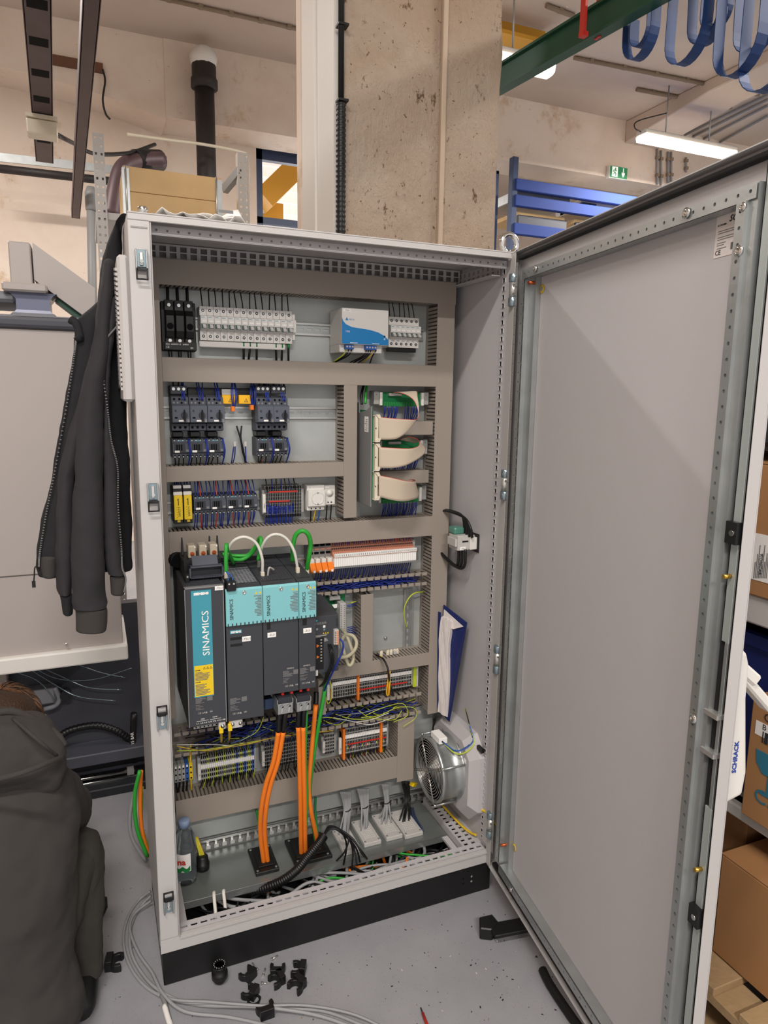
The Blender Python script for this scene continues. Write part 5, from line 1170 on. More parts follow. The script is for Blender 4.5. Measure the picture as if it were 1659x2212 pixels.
# socket
kx0, kx1, kz0, kz1 = X_(664, 1090, .295), X_(702, 1090, .295), Z_(684, 1103, .295), Z_(684, 1049, .295)
t = thing('power_socket', 'white rail mounted mains socket', 'socket', ((kx0+kx1)/2, YP, kz0)); kw, kh = kx1-kx0, kz1-kz0
MB().box(kx0, kx1, .30, YP, kz0, kz1, 'offwhite').box(kx0+.001, kx1-.001, .288, .30, kz0+kh*.18, kz0+kh*.82, 'white_plastic').build('housing', t, bev=.0015)
c = ((kx0+kx1)/2+.003, kz0+kh*.5)
MB().lathe((c[0], .2875, c[1]), (0, 1, 0), [(0, .0195), (-.001, .0185), (-.001, .0175), (.006, .017), (.006, 0)], 'offwhite', 28).build('socket_well', t)
for s in (-1, 1): MB().cyl((c[0]+s*.0095, .2925, c[1]), (c[0]+s*.0095, .294, c[1]), .0024, 'black_matte', 10).build('pin_hole', t); MB().box(c[0]-.002, c[0]+.002, .2865, .292, c[1]+s*.0165-.002, c[1]+s*.0165+.002, 'zinc').build('earth_clip', t)
for k in range(3): MB().cyl((kx0+kw*(.25+.25*k), .2995, kz0+kh*.08), (kx0+kw*(.25+.25*k), .301, kz0+kh*.08), .0022, 'black_matte', 8).build('terminal', t)
white_tag(t, kx0+.002, kx0+.016, .2996, kz1-.009, kz1-.003, 'TXS1', True)
# thermostat
hx0, hx1, hz0, hz1 = kx1+.001, X_(725, 1090, .30), Z_(713, 1091, .30), Z_(713, 1049, .30)
t = thing('thermostat', 'small white thermostat with dial beside the socket', 'thermostat', ((hx0+hx1)/2, YP, hz0)); hw_ = hx1-hx0
MB().box(hx0, hx1, .305, YP, hz0, hz1, 'white_plastic').build('housing', t, bev=.0015)
c = ((hx0+hx1)/2, hz0+(hz1-hz0)*.6); MB().lathe((c[0], .305, c[1]), (0, -1, 0), [(0, .011), (.001, .011), (.0015, .007), (.005, .006), (.005, 0)], 'white_plastic', 20).build('dial', t)
for k in range(12):
    a = PI*.75+k*PI*1.5/11-PI/4*0; MB().box(c[0]+.0115*math.cos(a)-.0005, c[0]+.0115*math.cos(a)+.0005, .3043, .305, c[1]+.0115*math.sin(a)-.0008, c[1]+.0115*math.sin(a)+.0008, 'ink').build('scale_mark', t)
for s in (.35, .65): MB().cyl((hx0+hw_*s, .3045, hz0+.008), (hx0+hw_*s, .306, hz0+.008), .0025, 'ink', 8).build('terminal', t)
white_tag(t, hx0+.003, hx0+.016, .3048, hz1-.008, hz1-.003, None, True)
wires('wires below the mains socket and thermostat', [drop(kx0+kw*(.25+.25*k), .305, kz0+.002, zb4, m, .002) for k, m in enumerate(('wire_black', 'yellow_wire', 'blue_mid'))]+[drop(hx0+hw_*s, .31, hz0+.002, zb4, 'wire_black', .002, wig=.003) for s in (.3, .7)])
# ================================================================== CONTROLLER BOARD WITH RIBBON CABLES
yk = .20; xk = X_(804, 950, yk); kz0, kz1 = Z_(803, 1095, yk), Z_(803, 878, yk)
t = thing('controller_board', 'grey upright controller housing with three cream ribbon sockets', 'controller', (xk, YP, kz0))
MB().prism([(YP-.002, kz0), (yk, kz0), (yk, kz1), (yk+.02, kz1-.004), (yk+.04, kz1-.012), (YP-.05, kz1-.02), (YP-.05, kz1+.01), (YP-.002, kz1+.01)], 'x', xk-.004, xk, 'grey_mid').build('side_plate', t, bev=.0008)
MB().box(xk+.002, xk+.0045, yk+.004, YP-.03, kz0+.012, kz1-.012, 'pcb').build('circuit_board', t)
lp = [(.255, Z_(796, 912, yk)), (.232, Z_(796, 942, yk))]
o = MB().box(xk-.0046, xk-.004, .222, .252, kz1-.075, kz1-.03, 'white_label').build('rating_label', t)
for k in range(6): MB().box(xk-.005, xk-.0046, .226, .248-.004*(k % 3), kz1-.07+k*.006, kz1-.0685+k*.006, 'ink_grey').build('print_line', o)
for py in (897, 958, 1019, 1078): MB().cyl((xk, yk-.004, Z_(803, py, yk)), (xk+.008, yk-.004, Z_(803, py, yk)), .0025, 'chrome', 8).build('board_screw', t)
for a, b_ in ((895, 955), (958, 1017), (1020, 1080)):
    z1, z0 = Z_(812, a, yk-.008), Z_(812, b_, yk-.008); s_ = MB().box(xk+.005, xk+.015, yk-.012, yk+.01, z0, z1, 'cream').build('ribbon_socket', t, bev=.0012)
    for z, s in ((z0, -1), (z1, 1)): MB().prism([(xk+.004, z), (xk+.017, z), (xk+.022, z-s*.012), (xk+.014, z-s*.012)], 'y', yk-.016, yk+.004, 'cream').build('ejector_lever', s_)
    MB().box(xk+.0055, xk+.008, yk-.013, yk-.011, (z0+z1)/2-.002, (z0+z1)/2+.002, 'ink').build('key_notch', s_)
def board(label, y0, y1, full=True):
    by = .305; x0, x1 = X_(826, 870, by), X_(911, 870, by); z0, z1 = Z_(868, y1, by), Z_(868, y0, by)
    t = thing('interface_board', label, 'circuit board', ((x0+x1)/2, YP, z0), 0, 'green interface boards')
    MB().box(x0, x1, by+.012, by+.016, z0, z1, 'pcb').build('circuit_board', t); MB().box(x0, x1, by+.016, YP, z0+.004, z1-.004, 'grey_plastic').build('rail_base', t)
    for x in (x0-.008, x1-.001): MB().box(x, x+.009, by, by+.03, z0+.001, z1-.001, 'white_plastic').build('end_plate', t, bev=.001)
    for x in (x0-.026, x1+.009):
        e_ = MB().box(x, x+.017, by+.004, YP, z0+.004, z1+.002, 'grey_plastic').build('end_clamp', t, bev=.001); MB().cyl((x+.008, by+.003, z1-.008), (x+.008, by+.005, z1-.008), .003, 'grey_mid', 8).build('screw', e_)
    n_ = 22
    for k in range(n_):
        x = x0+.004+(x1-x0-.008)*k/n_; MB().box(x, x+(x1-x0-.008)/n_*.85, by, by+.014, z0-.001, z0+.012, 'green_dk').build('screw_terminal', t)
    if full: MB().box(x0+.022, x0+.065, by-.002, by+.012, z1-.012, z1-.004, 'grey_light').build('ribbon_plug', t, bev=.001)
    return x0, x1, z0, z1, by
b1 = board('green interface board at the top of the ribbon cables', 847, 877); b2 = board('green interface board behind the middle ribbon cable', 951, 985); b3 = board('green interface board at the bottom of the ribbon cables', 1053, 1085)
def bwires(label, B, zto, n=22):
    x0, x1, z0, z1, by = B; specs = []; fer_ = []
    for k in range(n):
        x = x0+.005+(x1-x0-.01)*(k+.5)/n
        if n > 15 and 9 <= k <= 12 and B is b1: continue
        specs.append(([(x, by+.004, z0+.002), (x+R1.uniform(-.003, .003), by+.002, z0-.016), (x+R1.uniform(-.006, .006), by+.02, zto)], .0015, 'blue_wire'))
    t = wires(label, specs)
    for s, _, _ in specs: p = s[0]; MB().cyl(p, (p[0], p[1], p[2]-.007), .0018, 'white_label', 6).build('ferrule', t)
bwires('blue wires below the top green interface board', b1, Z_(868, 911)-.003); bwires('blue wires below the middle green interface board', b2, Z_(868, 1018)-.003); bwires('blue wires below the bottom green interface board', b3, d4[1]-.006)
def ribbon(label, A, B):
    """flat cable between two edge polylines given as (px, py, y)"""
    t = thing('ribbon_cable', label, 'ribbon cable', at(A[0][0], A[0][1], y=A[0][2]), 0, 'ribbon cables')
    a = smooth_path([at(p, q, y=y) for p, q, y in A], 6); b_ = smooth_path([at(p, q, y=y) for p, q, y in B], 6); m = MB(); rows = []
    for i in range(9): rows.append([u.lerp(v, i/8) for u, v in zip(a, b_)])
    m.grid(rows, 'ribbon').build('flat_cable', t, solid=.0009); MB().tube(a, .0008, 'red', 5, 1).build('red_edge', t)
ribbon('upper ribbon cable twisting up to the top green board', [(818, 901, .186), (850, 904, .18), (880, 906, .18), (899, 906, .19), (905, 895, .21), (896, 868, .23), (880, 854, .25), (858, 847, .28), (846, 850, .298)], [(818, 950, .186), (850, 949, .175), (868, 942, .175), (886, 925, .185), (902, 903, .2), (905, 880, .22), (902, 858, .24), (899, 845, .27), (880, 853, .298)])
ribbon('middle ribbon cable looping back to the middle green board', [(818, 966, .186), (850, 968, .175), (885, 969, .172), (903, 964, .19), (906, 955, .22), (898, 947, .25), (880, 944, .28), (862, 950, .298)], [(818, 1011, .186), (850, 1011, .172), (880, 1004, .168), (908, 988, .185), (919, 975, .21), (915, 962, .24), (905, 955, .27), (895, 958, .298)])
ribbon('lower ribbon cable folding onto the bottom green board', [(818, 1027, .186), (845, 1032, .178), (872, 1038, .18), (891, 1040, .2), (897, 1038, .23), (890, 1036, .26), (868, 1040, .295)], [(818, 1073, .186), (845, 1080, .176), (872, 1083, .176), (897, 1078, .2), (905, 1072, .23), (903, 1062, .26), (890, 1060, .295)])
p = at(777, 880, y=.28); wires('green and black cables dropping behind the upright controller housing', [([at(793, 826, y=.33), at(790, 850, y=.31), at(789, 872, y=.30)], .004, 'green'), ([at(785, 828, y=.33), at(779, 855, y=.31), at(780, 874, y=.30)], .002, 'wire_black'), ([at(788, 828, y=.33), at(783, 850, y=.31), at(783, 874, y=.30)], .002, 'wire_black')])
# ================================================================== DRIVES
yf = .08
def Xd(px, py): return X_(px, py, yf)
def Zd(px, py): return Z_(px, py, yf)
def lines(parent, x0, x1, z0, z1, n, m, y, R_=random.Random(5), name='print_line', right=False):
    b = MB()
    for k in range(n):
        w_ = (x1-x0)*R_.uniform(.45, 1); z = z0+(z1-z0)*k/n; a = x1-w_ if right else x0; b.box(a, a+w_, y-.0004, y, z, z+(z1-z0)/n*.45, m)
    return b.build(name, parent)
ax0, ax1 = .0995, .1985; az0, az1 = .677, 1.056
t = thing('drive_module', 'tall drive filter module with broad teal stripe and yellow warning panel', 'drive', ((ax0+ax1)/2, YP, az0), 0, 'drive modules')
MB().box(ax0, ax1, yf, YP, az0, az1, 'anthracite').build('housing', t, bev=.0015)
fr_ = MB().box(ax0, ax0+.0022, yf-.001, yf+.01, az0, az1, 'grey_mid').box(ax1-.0022, ax1, yf-.001, yf+.01, az0, az1, 'grey_mid').box(ax0, ax1, yf-.001, yf+.012, az1-.003, az1+.0005, 'grey_mid'); fr_.build('front_frame', t)
sx0, sx1 = ax0+.0165, ax0+.067
zt_, zy1, zy0 = Zd(435, 1275), Zd(435, 1437), Zd(435, 1503)
sp = MB().box(sx0, sx1, yf-.0016, yf, zy0-.003, zt_, 'teal_deep').build('teal_stripe', t); MB().box(sx0+.0035, sx1-.0035, yf-.002, yf-.0016, zt_-.0135, zt_-.0025, 'teal_deep').build('name_field', sp)
text('SIEMENS', .01, ((sx0+sx1)/2, yf-.0024, zt_-.0112), 'white_label', sp, align='CENTER', length=.038, height=.0072, bold=.0008)
text('SINAMICS', .03, (sx1-.0085, yf-.0022, Zd(445, 1415)), 'white_label', sp, (PI/2, -PI/2, 0), 'LEFT', length=Zd(445, 1319)-Zd(445, 1415), height=.0175)
yp_ = MB().box(sx0+.002, sx1-.001, yf-.0022, yf-.0016, zy0, zy1, 'yellow').build('warning_panel', t); yy = yf-.0024
for k in range(3):
    c = sx1-.006-.0085*k; MB().prism([(c-.0035, zy1-.011), (c+.0035, zy1-.011), (c, zy1-.0045)], 'y', yy-.0003, yy, 'ink').build('warning_triangle', yp_); MB().prism([(c-.002, zy1-.0102), (c+.002, zy1-.0102), (c, zy1-.0065)], 'y', yy-.0006, yy-.0003, 'yellow').build('triangle_field', yp_)
text('DANGER', .004, (sx0+.004, yy, zy1-.0135), 'ink', yp_, height=.0026, bold=.0002); text('DANGER', .004, (sx0+.004, yy, (zy0+zy1)/2-.004), 'ink', yp_, height=.0026, bold=.0002)
lines(yp_, sx0+.004, sx1-.008, (zy0+zy1)/2+.002, zy1-.0155, 7, 'ink_grey', yy); lines(yp_, sx0+.004, sx1-.008, zy0+.004, (zy0+zy1)/2-.007, 8, 'ink_grey', yy)
def rating(par, x0, z0, w_=.04, m='grey_mid', ce='grey_light'):
    lines(par, x0, x0+w_*.65, z0+.03, z0+.048, 7, m, yf-.0004); lines(par, x0, x0+w_*.55, z0+.012, z0+.028, 4, 'ink_grey', yf-.0004); MB().box(x0+w_*.68, x0+w_, yf-.0005, yf, z0+.034, z0+.047, 'ink_grey').build('code_field', par)
    text('CE', .008, (x0+w_*.14, yf-.0005, z0), ce, par, height=.0045); text('UK', .006, (x0+w_*.38, yf-.0005, z0), ce, par, height=.0045); text('us', .005, (x0+w_*.82, yf-.0005, z0+.001), ce, par, height=.004)
    MB().prism([(x0+w_*.56, z0), (x0+w_*.68, z0), (x0+w_*.62, z0+.005)], 'y', yf-.0004, yf, ce).build('mark', par)
rating(t, ax0+.019, az0+.034, .044)
text('LINE', .005, (ax0+.036, yf-.0005, az0+.0175), 'white_label', t, align='CENTER', height=.0032); text('LOAD', .005, (ax0+.068, yf-.0005, az0+.0185), 'white_label', t, align='CENTER', height=.0032)
text('L1 L2 L3 U2 V2 W2 PE', .004, (ax0+.02, yf-.0005, az0+.0065), 'white_label', t, length=.075, height=.0032); MB().box(ax0+.02, ax0+.051, yf-.0004, yf, az0+.0135, az0+.0142, 'white_label').box(ax0+.054, ax0+.084, yf-.0004, yf, az0+.0135, az0+.0142, 'white_label').build('bracket_line', t)
tb = MB().box(ax0+.012, ax1-.025, yf+.004, yf+.05, az0-.009, az0, 'grey_mid').build('terminal_bar', t, bev=.001)
for k in range(6): MB().cyl((ax0+.019+k*.0105, yf+.0035, az0-.0048), (ax0+.019+k*.0105, yf+.006, az0-.0048), .0022, 'black_matte', 8).build('terminal_hole', tb)
e_ = MB().box(ax1-.022, ax1-.004, yf+.002, yf+.03, az0-.02, az0+.001, 'grey_light').build('earth_tab', t); MB().lathe((ax1-.0115, yf+.002, az0-.011), (0, -1, 0), [(0, .0055), (.003, .0055), (.003, .003), (.006, .0028), (.006, 0)], 'chrome', 12).build('bolt', e_)
white_tag(t, ax1-.0225, ax1-.0005, yf-.002, az1-.0125, az1-.001, '-T5U1', True)
tp = MB().perf((ax0+.012, yf+.012, az1+.0006), (1, 0, 0), (0, 1, 0), .085, [(.011, 'r', .0028, .0028)]*9, .0085, 'anthracite', .002); tp.build('vent_grille', t)
# modules B, C, D
mods = [(.202, .2995, Zd(530, 1553), 'wide drive module with teal cover next to the tall filter', 'B'), (.300, .3985, Zd(610, 1497), 'wide drive module with teal cover in the middle', 'C'), (.399, .448, Zd(668, 1487), 'narrow drive module with teal cover at the right end', 'D')]
zc1 = 1.043; zcb = Zd(590, 1341.5)
for x0, x1, z0, lb, kd in mods:
    w_ = x1-x0; t = thing('drive_module', lb, 'drive', ((x0+x1)/2, YP, z0), 0, 'drive modules')
    MB().prism([(yf, z0), (YP, z0), (YP, zc1+.02), (yf+.16, zc1+.014), (yf+.03, zc1+.003), (yf, zc1-.006)], 'x', x0+.0006, x1-.0006, 'anthracite').build('housing', t, bev=.001)
    cv = MB().prism([(yf-.006, zcb), (yf+.002, zcb), (yf+.002, zc1+.001), (yf-.002, zc1+.001), (yf-.006, zc1-.004)], 'x', x0+.0004, x1-.0004, 'teal').build('teal_cover', t, bev=.0012); yc = yf-.0062
    n_ = max(3, int(w_/.0105))
    for k in range(n_): MB().box(x0+w_*(k+.5)/n_-.0015, x0+w_*(k+.5)/n_+.0015, yf-.0066, yf-.0055, zcb, zcb+.0075, 'anthracite').build('vent_notch', cv)
    text('SINAMICS', .02, (x0+min(.019, w_*.36), yc-.0004, zcb+.018), 'ink', cv, (PI/2, -PI/2, 0), 'LEFT', length=.056, height=.0092)
    c = x0+w_*.5; MB().lathe((c, yc, zc1-.011), (0, -1, 0), [(0, .0052), (.001, .0052), (.0015, .0036), (.0005, .003), (.0005, 0)], 'chrome', 16).build('cover_screw', cv)
    xr2 = x1-.003; xl2 = max(x1-.026, x0+w_*.42)
    for k in (0, 1):
        q = xr2-.004-.0105*k; MB().prism([(q-.0035, zc1-.018), (q+.0035, zc1-.018), (q, zc1-.0115)], 'y', yc-.0004, yc, 'yellow').build('warning_triangle', cv)
    lines(cv, xl2, xr2, zcb+.022, zc1-.02, 14, 'ink_grey', yc, random.Random(kd), right=True)
    tv = MB(); O = Vector((x0+.006, yf+.034, zc1+.0042)); V = Vector((0, .126, .0107)).normalized()
    tv.perf(O, (1, 0, 0), V, w_-.012, [(.0115, 'r', .0028, .0036)]*(11 if kd == 'B' else 10), .0088, 'anthracite', .002)
    o = tv.build('vent_grille', t)
    if kd == 'B': o.data.materials[0] = M['machine_grey']
    if kd == 'B':
        nm = MB().box(x0+.0105, x0+.041, yf-.0006, yf, zcb-.0225, zcb-.013, 'teal_deep').build('name_field', t); text('SIEMENS', .01, (x0+.0258, yf-.001, zcb-.0205), 'white_label', nm, align='CENTER', length=.027, height=.0058, bold=.0005)
        for k in range(2): MB().box(x0+.0105, x0+.042, yf-.0005, yf, zcb-.04-.018*k, zcb-.033-.018*k, 'black').build('blank_field', t)
        white_tag(t, x0+.0415, x0+.0645, yf-.0008, zcb-.0475, zcb-.0335, '-T5U1', True); rating(t, x0+.006, z0+.018, .045)
        e_ = MB().box(x0+.006, x0+.038, yf+.003, yf+.03, z0-.0225, z0+.001, 'grey_light').build('earth_tab', t)
        for k in (0, 1): MB().lathe((x0+.0115+k*.021, yf+.003, z0-.01), (0, -1, 0), [(0, .005), (.003, .005), (.003, .0028), (.006, .0026), (.006, 0)], 'chrome', 12).build('bolt', e_)
    else:
        MB().box(x0+w_*.11 if kd == 'C' else x0+w_*.22, x0+w_*.21 if kd == 'C' else x0+w_*.46, yf-.0006, yf, zcb-.022, zcb-.004, 'black').build('status_field', t)
        q = x0+w_*(.12 if kd == 'C' else .25); white_tag(t, q, q+.0235, yf-.0008, zcb-.045, zcb-.031, '-5U1', True); rating(t, x1-.0455 if kd == 'C' else x0+.002, z0+.016, .043)
        text('SIEMENS', .006, (x1-.034 if kd == 'C' else x0+.012, yf-.0006, z0+.067), 'grey_light', t, length=.02, height=.004)
        sh = [.40, .56] if kd == 'C' else [.05, .5]
        for k, u in enumerate((.52, .78) if kd == 'C' else (.08, .52)):
            MB().box(x0+w_*u, x0+w_*u+.0075, yf+.01, yf+.03, z0-.012, z0+.002, 'red_bright').build('red_release', t, bev=.001)
# motor plug shields with brackets under C and D
for i, (a, b_, ya_, yb_) in enumerate(((599, 634, 1520, 1542), (640, 673, 1516, 1536))):
    y_ = .07; x0, x1 = X_(a, 1530, y_), X_(b_, 1530, y_); z0, z1 = Z_((a+b_)/2, yb_, y_), Z_((a+b_)/2, ya_, y_)
    t = thing('cable_clamp_plate', ('left' if i == 0 else 'right')+' steel clamp plate under the drive modules', 'clamp plate', ((x0+x1)/2, y_, z0), 0, 'steel clamp plates')
    MB().box(x0, x1, y_, y_+.003, z0, z1, 'zinc').box(x0, x0+.003, y_, y_+.06, z0, z1+.012, 'zinc').box(x1-.003, x1, y_, y_+.06, z0, z1+.012, 'zinc').build('plate', t, bev=.001)
    for k in (.28, .72): MB().bar((x0+(x1-x0)*k-.003, y_-.003, z0+.006), (x0+(x1-x0)*k+.002, y_-.003, z1-.004), .006, .004, 'zinc_bright').cyl((x0+(x1-x0)*k, y_-.006, z1-.005), (x0+(x1-x0)*k, y_, z1-.005), .004, 'chrome', 10).build('clamp_screw', t)
    MB().box(x0+.004, x1-.004, y_+.005, y_+.06, z1-.002, z1+.016, 'device_dark').build('plug', t)
tag(MB().box(X_(572, 1520, .13), X_(590, 1520, .13), .13, .18, Z_(580, 1533, .13), Z_(580, 1510, .13), 'blue_dark').build('side_plug', bev=.002), 'dark blue plug under the middle drive module', 'plug')
# fuse base with three clear relays on top of the filter
y_ = .14; rx0, rx1 = X_(409, 1240, y_), X_(484, 1240, y_); rz0 = az1+.002; rz1 = Z_(445, 1223, y_)
t = thing('fuse_holder', 'dark grey fuse holder with three clear modules on the tall filter', 'fuse holder', ((rx0+rx1)/2, y_, rz0)); rw = rx1-rx0
MB().box(rx0, rx1, y_, y_+.02, rz0+.004, rz0+.008, 'device').box(rx0, rx1, y_, y_+.02, rz1-.004, rz1, 'device').box(rx0, rx0+.005, y_, y_+.02, rz0+.004, rz1, 'device').box(rx1-.005, rx1, y_, y_+.02, rz0+.004, rz1, 'device').box(rx0, rx1, y_+.02, y_+.024, rz0+.004, rz1, 'device_dark').build('tray', t, bev=.001)
MB().prism([(y_+.012, rz1), (y_+.03, rz1), (y_+.036, rz1+.022), (y_+.032, rz1+.022)], 'x', rx0+.01, rx1-.012, 'device').build('lid', t, bev=.001)
for k in range(18): MB().box(rx0+.006+k*(rw-.012)/18, rx0+.006+(k+.5)*(rw-.012)/18, y_-.0006, y_+.002, rz0+.006, rz0+.01, 'device_dark').build('tray_tooth', t)
MB().box(rx0-.012, rx1, y_+.03, YP-.02, rz0-.001, rz0+.05, 'black').build('base', t, bev=.002)
for k in range(3):
    xx = rx0+.004+k*rw*.32; m_ = MB().box(xx, xx+rw*.23, y_+.045, y_+.085, rz0+.05, rz0+.085, 'relay_clear').build('clear_module', t, bev=.003, seg=2)
    MB().cyl((xx+rw*.12, y_+.0438, rz0+.062), (xx+rw*.12, y_+.05, rz0+.062), .006, 'copper', 12).build('coil', m_); MB().cyl((xx+rw*.2, y_+.0435, rz0+.08), (xx+rw*.2, y_+.045, rz0+.08), .002, 'white_label', 8).build('rivet', m_)
for x in (rx0-.009, rx1-.004, rx0+rw*.72): MB().prism([(x, rz0+.05), (x+.007, rz0+.05), (x+.005, rz0+.098), (x+.002, rz0+.098)], 'y', y_+.09, y_+.1, 'device_dark').build('locking_lug', t, bev=.001)
MB().box(rx0-.012, rx0-.001, y_-.01, y_+.03, rz0-.004, rz0+.02, 'black').cyl((rx0-.006, y_-.012, rz0+.014), (rx0-.006, y_-.009, rz0+.014), .003, 'zinc_bright', 8).build('side_clamp', t, bev=.001)
MB().cyl((rx0-.03, YP-.05, rz0+.03), (rx0-.012, YP-.09, rz0+.03), .022, 'black', 14).build('pivot', t)
# signal cables
def cable(label, pts, r, m, ring=None, n=10, name='signal_cable', plug=None, group=None, res=8):
    P = [at(p, q, y=y) for p, q, y in pts]; t = thing(name, label, 'cable', P[-1], 0, group); wire(t, P, r, m, 'sheath', n, res)
    if plug: MB().box(P[-1].x-.005, P[-1].x+.005, P[-1].y-.006, P[-1].y+.006, P[-1].z-.016, P[-1].z+.004, plug).build('plug', t, bev=.001)
    return t
cable('cream signal cable arching over to the middle drive module', [(491, 1235, .24), (490, 1200, .19), (503, 1170, .16), (528, 1160, .15), (553, 1173, .15), (566, 1205, .15), (567, 1238, .16)], .0042, 'wire_white', plug='cream')
cable('cream signal cable arching over to the narrow drive module', [(558, 1230, .24), (562, 1195, .19), (575, 1165, .16), (595, 1154, .15), (618, 1163, .15), (635, 1190, .15), (643, 1228, .16)], .0042, 'wire_white', plug='cream')
cable('green cable standing up beside the fuse holder', [(505, 1218, .26), (492, 1190, .18), (489, 1177, .14), (488, 1200, .13), (488.5, 1238, .13)], .0055, 'green', plug='cream')
cable('green cable curving behind the cream arcs', [(488, 1200, .25), (500, 1207, .24), (525, 1208, .24), (548, 1190, .23), (560, 1163, .2), (564, 1170, .18), (558, 1210, .18)], .0055, 'green')
cable('second green cable lying behind the cream arcs', [(480, 1197, .26), (505, 1200, .26), (535, 1199, .25), (552, 1180, .25)], .0055, 'green')
cable('green cable looping upright at the right end of the drives', [(632, 1212, .2), (633, 1180, .18), (639, 1156, .17), (653, 1146.5, .16), (666, 1155, .16), (671, 1178, .17), (667, 1205, .18), (663, 1230, .2)], .0065, 'green', plug='cream')
tag(MB().tube([at(578, 1250, y=.16), at(580, 1232, y=.15), at(583, 1226, y=.15), at(592, 1231, y=.16)], .0028, 'grey_light', 6, 6).build('cable_tie'), 'pale cable tie sticking up on the middle drive module', 'cable tie')
p = at(497, 1262, y=.085); t = thing('relay_plug', 'black two pole plug with blue wires beside the teal cover', 'plug', p)
MB().box(p.x-.012, p.x+.012, p.y-.02, p.y+.02, p.z-.014, p.z+.012, 'black').build('body', t, bev=.002)
for s in (-1, 1): MB().cyl((p.x+s*.006, p.y-.022, p.z+.006), (p.x+s*.006, p.y-.019, p.z+.006), .0025, 'zinc_bright', 8).build('screw', t); wire(t, [(p.x+s*.006, p.y-.01, p.z+.012), (p.x+s*.004, p.y, p.z+.022), (p.x-.006, p.y+.02, p.z+.03)], .0015, 'blue_mid')
# ---- relay row with white and orange relays
yr_ = .275; zr0, zr1 = Z_(790, 1219, yr_), Z_(790, 1200, yr_); wx0_, wx1_ = X_(722, 1220, yr_), X_(899, 1205, yr_)
t = thing('relay_strip', 'row of slim white interface relays on an orange base', 'relays', ((wx0_+wx1_)/2, YP, zr0), 0, 'interface relay strips')
nR = 40; pR = (wx1_-wx0_)/nR; zb_ = Z_(790, 1181, .30)
o0 = None
for i in range(nR):
    if o0 is None:
        b = MB().box(.0003, pR-.0003, yr_-YP, -.03, 0, zr1-zr0, 'white_label').box(.0003, pR-.0003, yr_-YP-.001, yr_-YP+.02, -.006, 0, 'grey_mid'); o0 = b.build('relay', t, False); o0.location = (wx0_-t.location.x, 0, 0)
        b = MB().prism([(-.03, zr1-zr0), (yr_-YP+.006, zr1-zr0), (-.045, zb_-zr0), (-.035, zb_-zr0+.02), (0, zb_-zr0+.02), (0, zr1-zr0)], 'x', .0003, pR-.0003, 'salmon').box(pR*.2, pR*.8, -.0475, -.044, zb_-zr0-.004, zb_-zr0+.002, 'ink'); o1 = b.build('relay_base', t, False); o1.location = (wx0_-t.location.x, 0, 0)
        b = MB().box(.0003, pR-.0003, yr_-YP-.004, yr_-YP+.004, zr1-zr0+.002, zr1-zr0+.0125, 'white_label').box(pR*.35, pR*.65, yr_-YP-.0044, yr_-YP-.004, zr1-zr0+.004, zr1-zr0+.01, 'grey_mid'); o2 = b.build('marker', t, False); o2.location = (wx0_-t.location.x, 0, 0)
    else:
        for o in (o0, o1, o2): inst(o, (wx0_+i*pR-t.location.x, 0, 0), t)
MB().box(wx0_-.002, wx1_+.002, yr_-.001, yr_+.004, zr1+.0002, zr1+.002, 'orange').build('marker_carrier', t); MB().box(wx0_, wx1_, .304, .308, zb_-.014, zb_-.008, 'orange').build('jumper_bar', t)
MB().box(wx1_+.001, wx1_+.012, .31, YP, zr0, zb_+.01, 'grey_light').build('end_clamp', t, bev=.001)
ox0, ox1 = X_(670, 1225, .28), X_(721, 1222, .28); ow = (ox1-ox0)/4; oz0 = Z_(695, 1236, .28)
for i in range(4):
    x = ox0+i*ow; t = thing('orange_relay', 'orange relay with clear top, %s from the left beside the white relay row' % ORD[i], 'relay', (x, YP, oz0), 0, 'orange relays')
    MB().prism([(-.02, 0), (-.075, .0), (-.08, .006), (-.062, .028), (-.02, .03)], 'x', .0006, ow-.0006, 'orange').build('socket', t, False, bev=.001); MB().box(.002, ow-.002, -.062, -.035, .014, .04, 'wire_white').build('relay_top', t, False, bev=.002)
    MB().box(ow*.4, ow*.75, -.0806, -.0785, .002, .009, 'white_label').build('label_plate', t, False); MB().prism([(0, .028), (-.035, .03), (-.045, .075), (-.03, .09), (0, .09)], 'x', .0003, ow-.0003, 'grey_plastic').build('base', t, False)
    for k in range(3): MB().box(ow*.15, ow*.85, -.0465, -.04, .052+k*.012, .058+k*.012, 'black_matte' if k != 1 else 'salmon').build('terminal', t, False)
wires('blue wires rising behind the white relay row', [([(wx0_-.05+i*(wx1_-wx0_+.05)/46, .31, zb_+R1.uniform(0, .014)), (wx0_-.05+i*(wx1_-wx0_+.05)/46+R1.uniform(-.004, .004), .312, zb_+.025), (wx0_-.05+i*(wx1_-wx0_+.05)/46+R1.uniform(-.006, .006), .325, d4[0]+.004)], .0014, 'red' if i in (38, 39) else 'blue_wire') for i in range(46)])
wires('blue wires dropping from the relay row into the open duct', [([(wx0_-.05+i*(wx1_-wx0_+.05)/44, .30, zr0-.004), (wx0_-.05+i*(wx1_-wx0_+.05)/44+.002, .305, zr0-.018), (wx0_-.05+i*(wx1_-wx0_+.05)/44+R1.uniform(-.006, .006), .32, oa[1]-.004)], .0014, 'blue_wire') for i in range(44)])
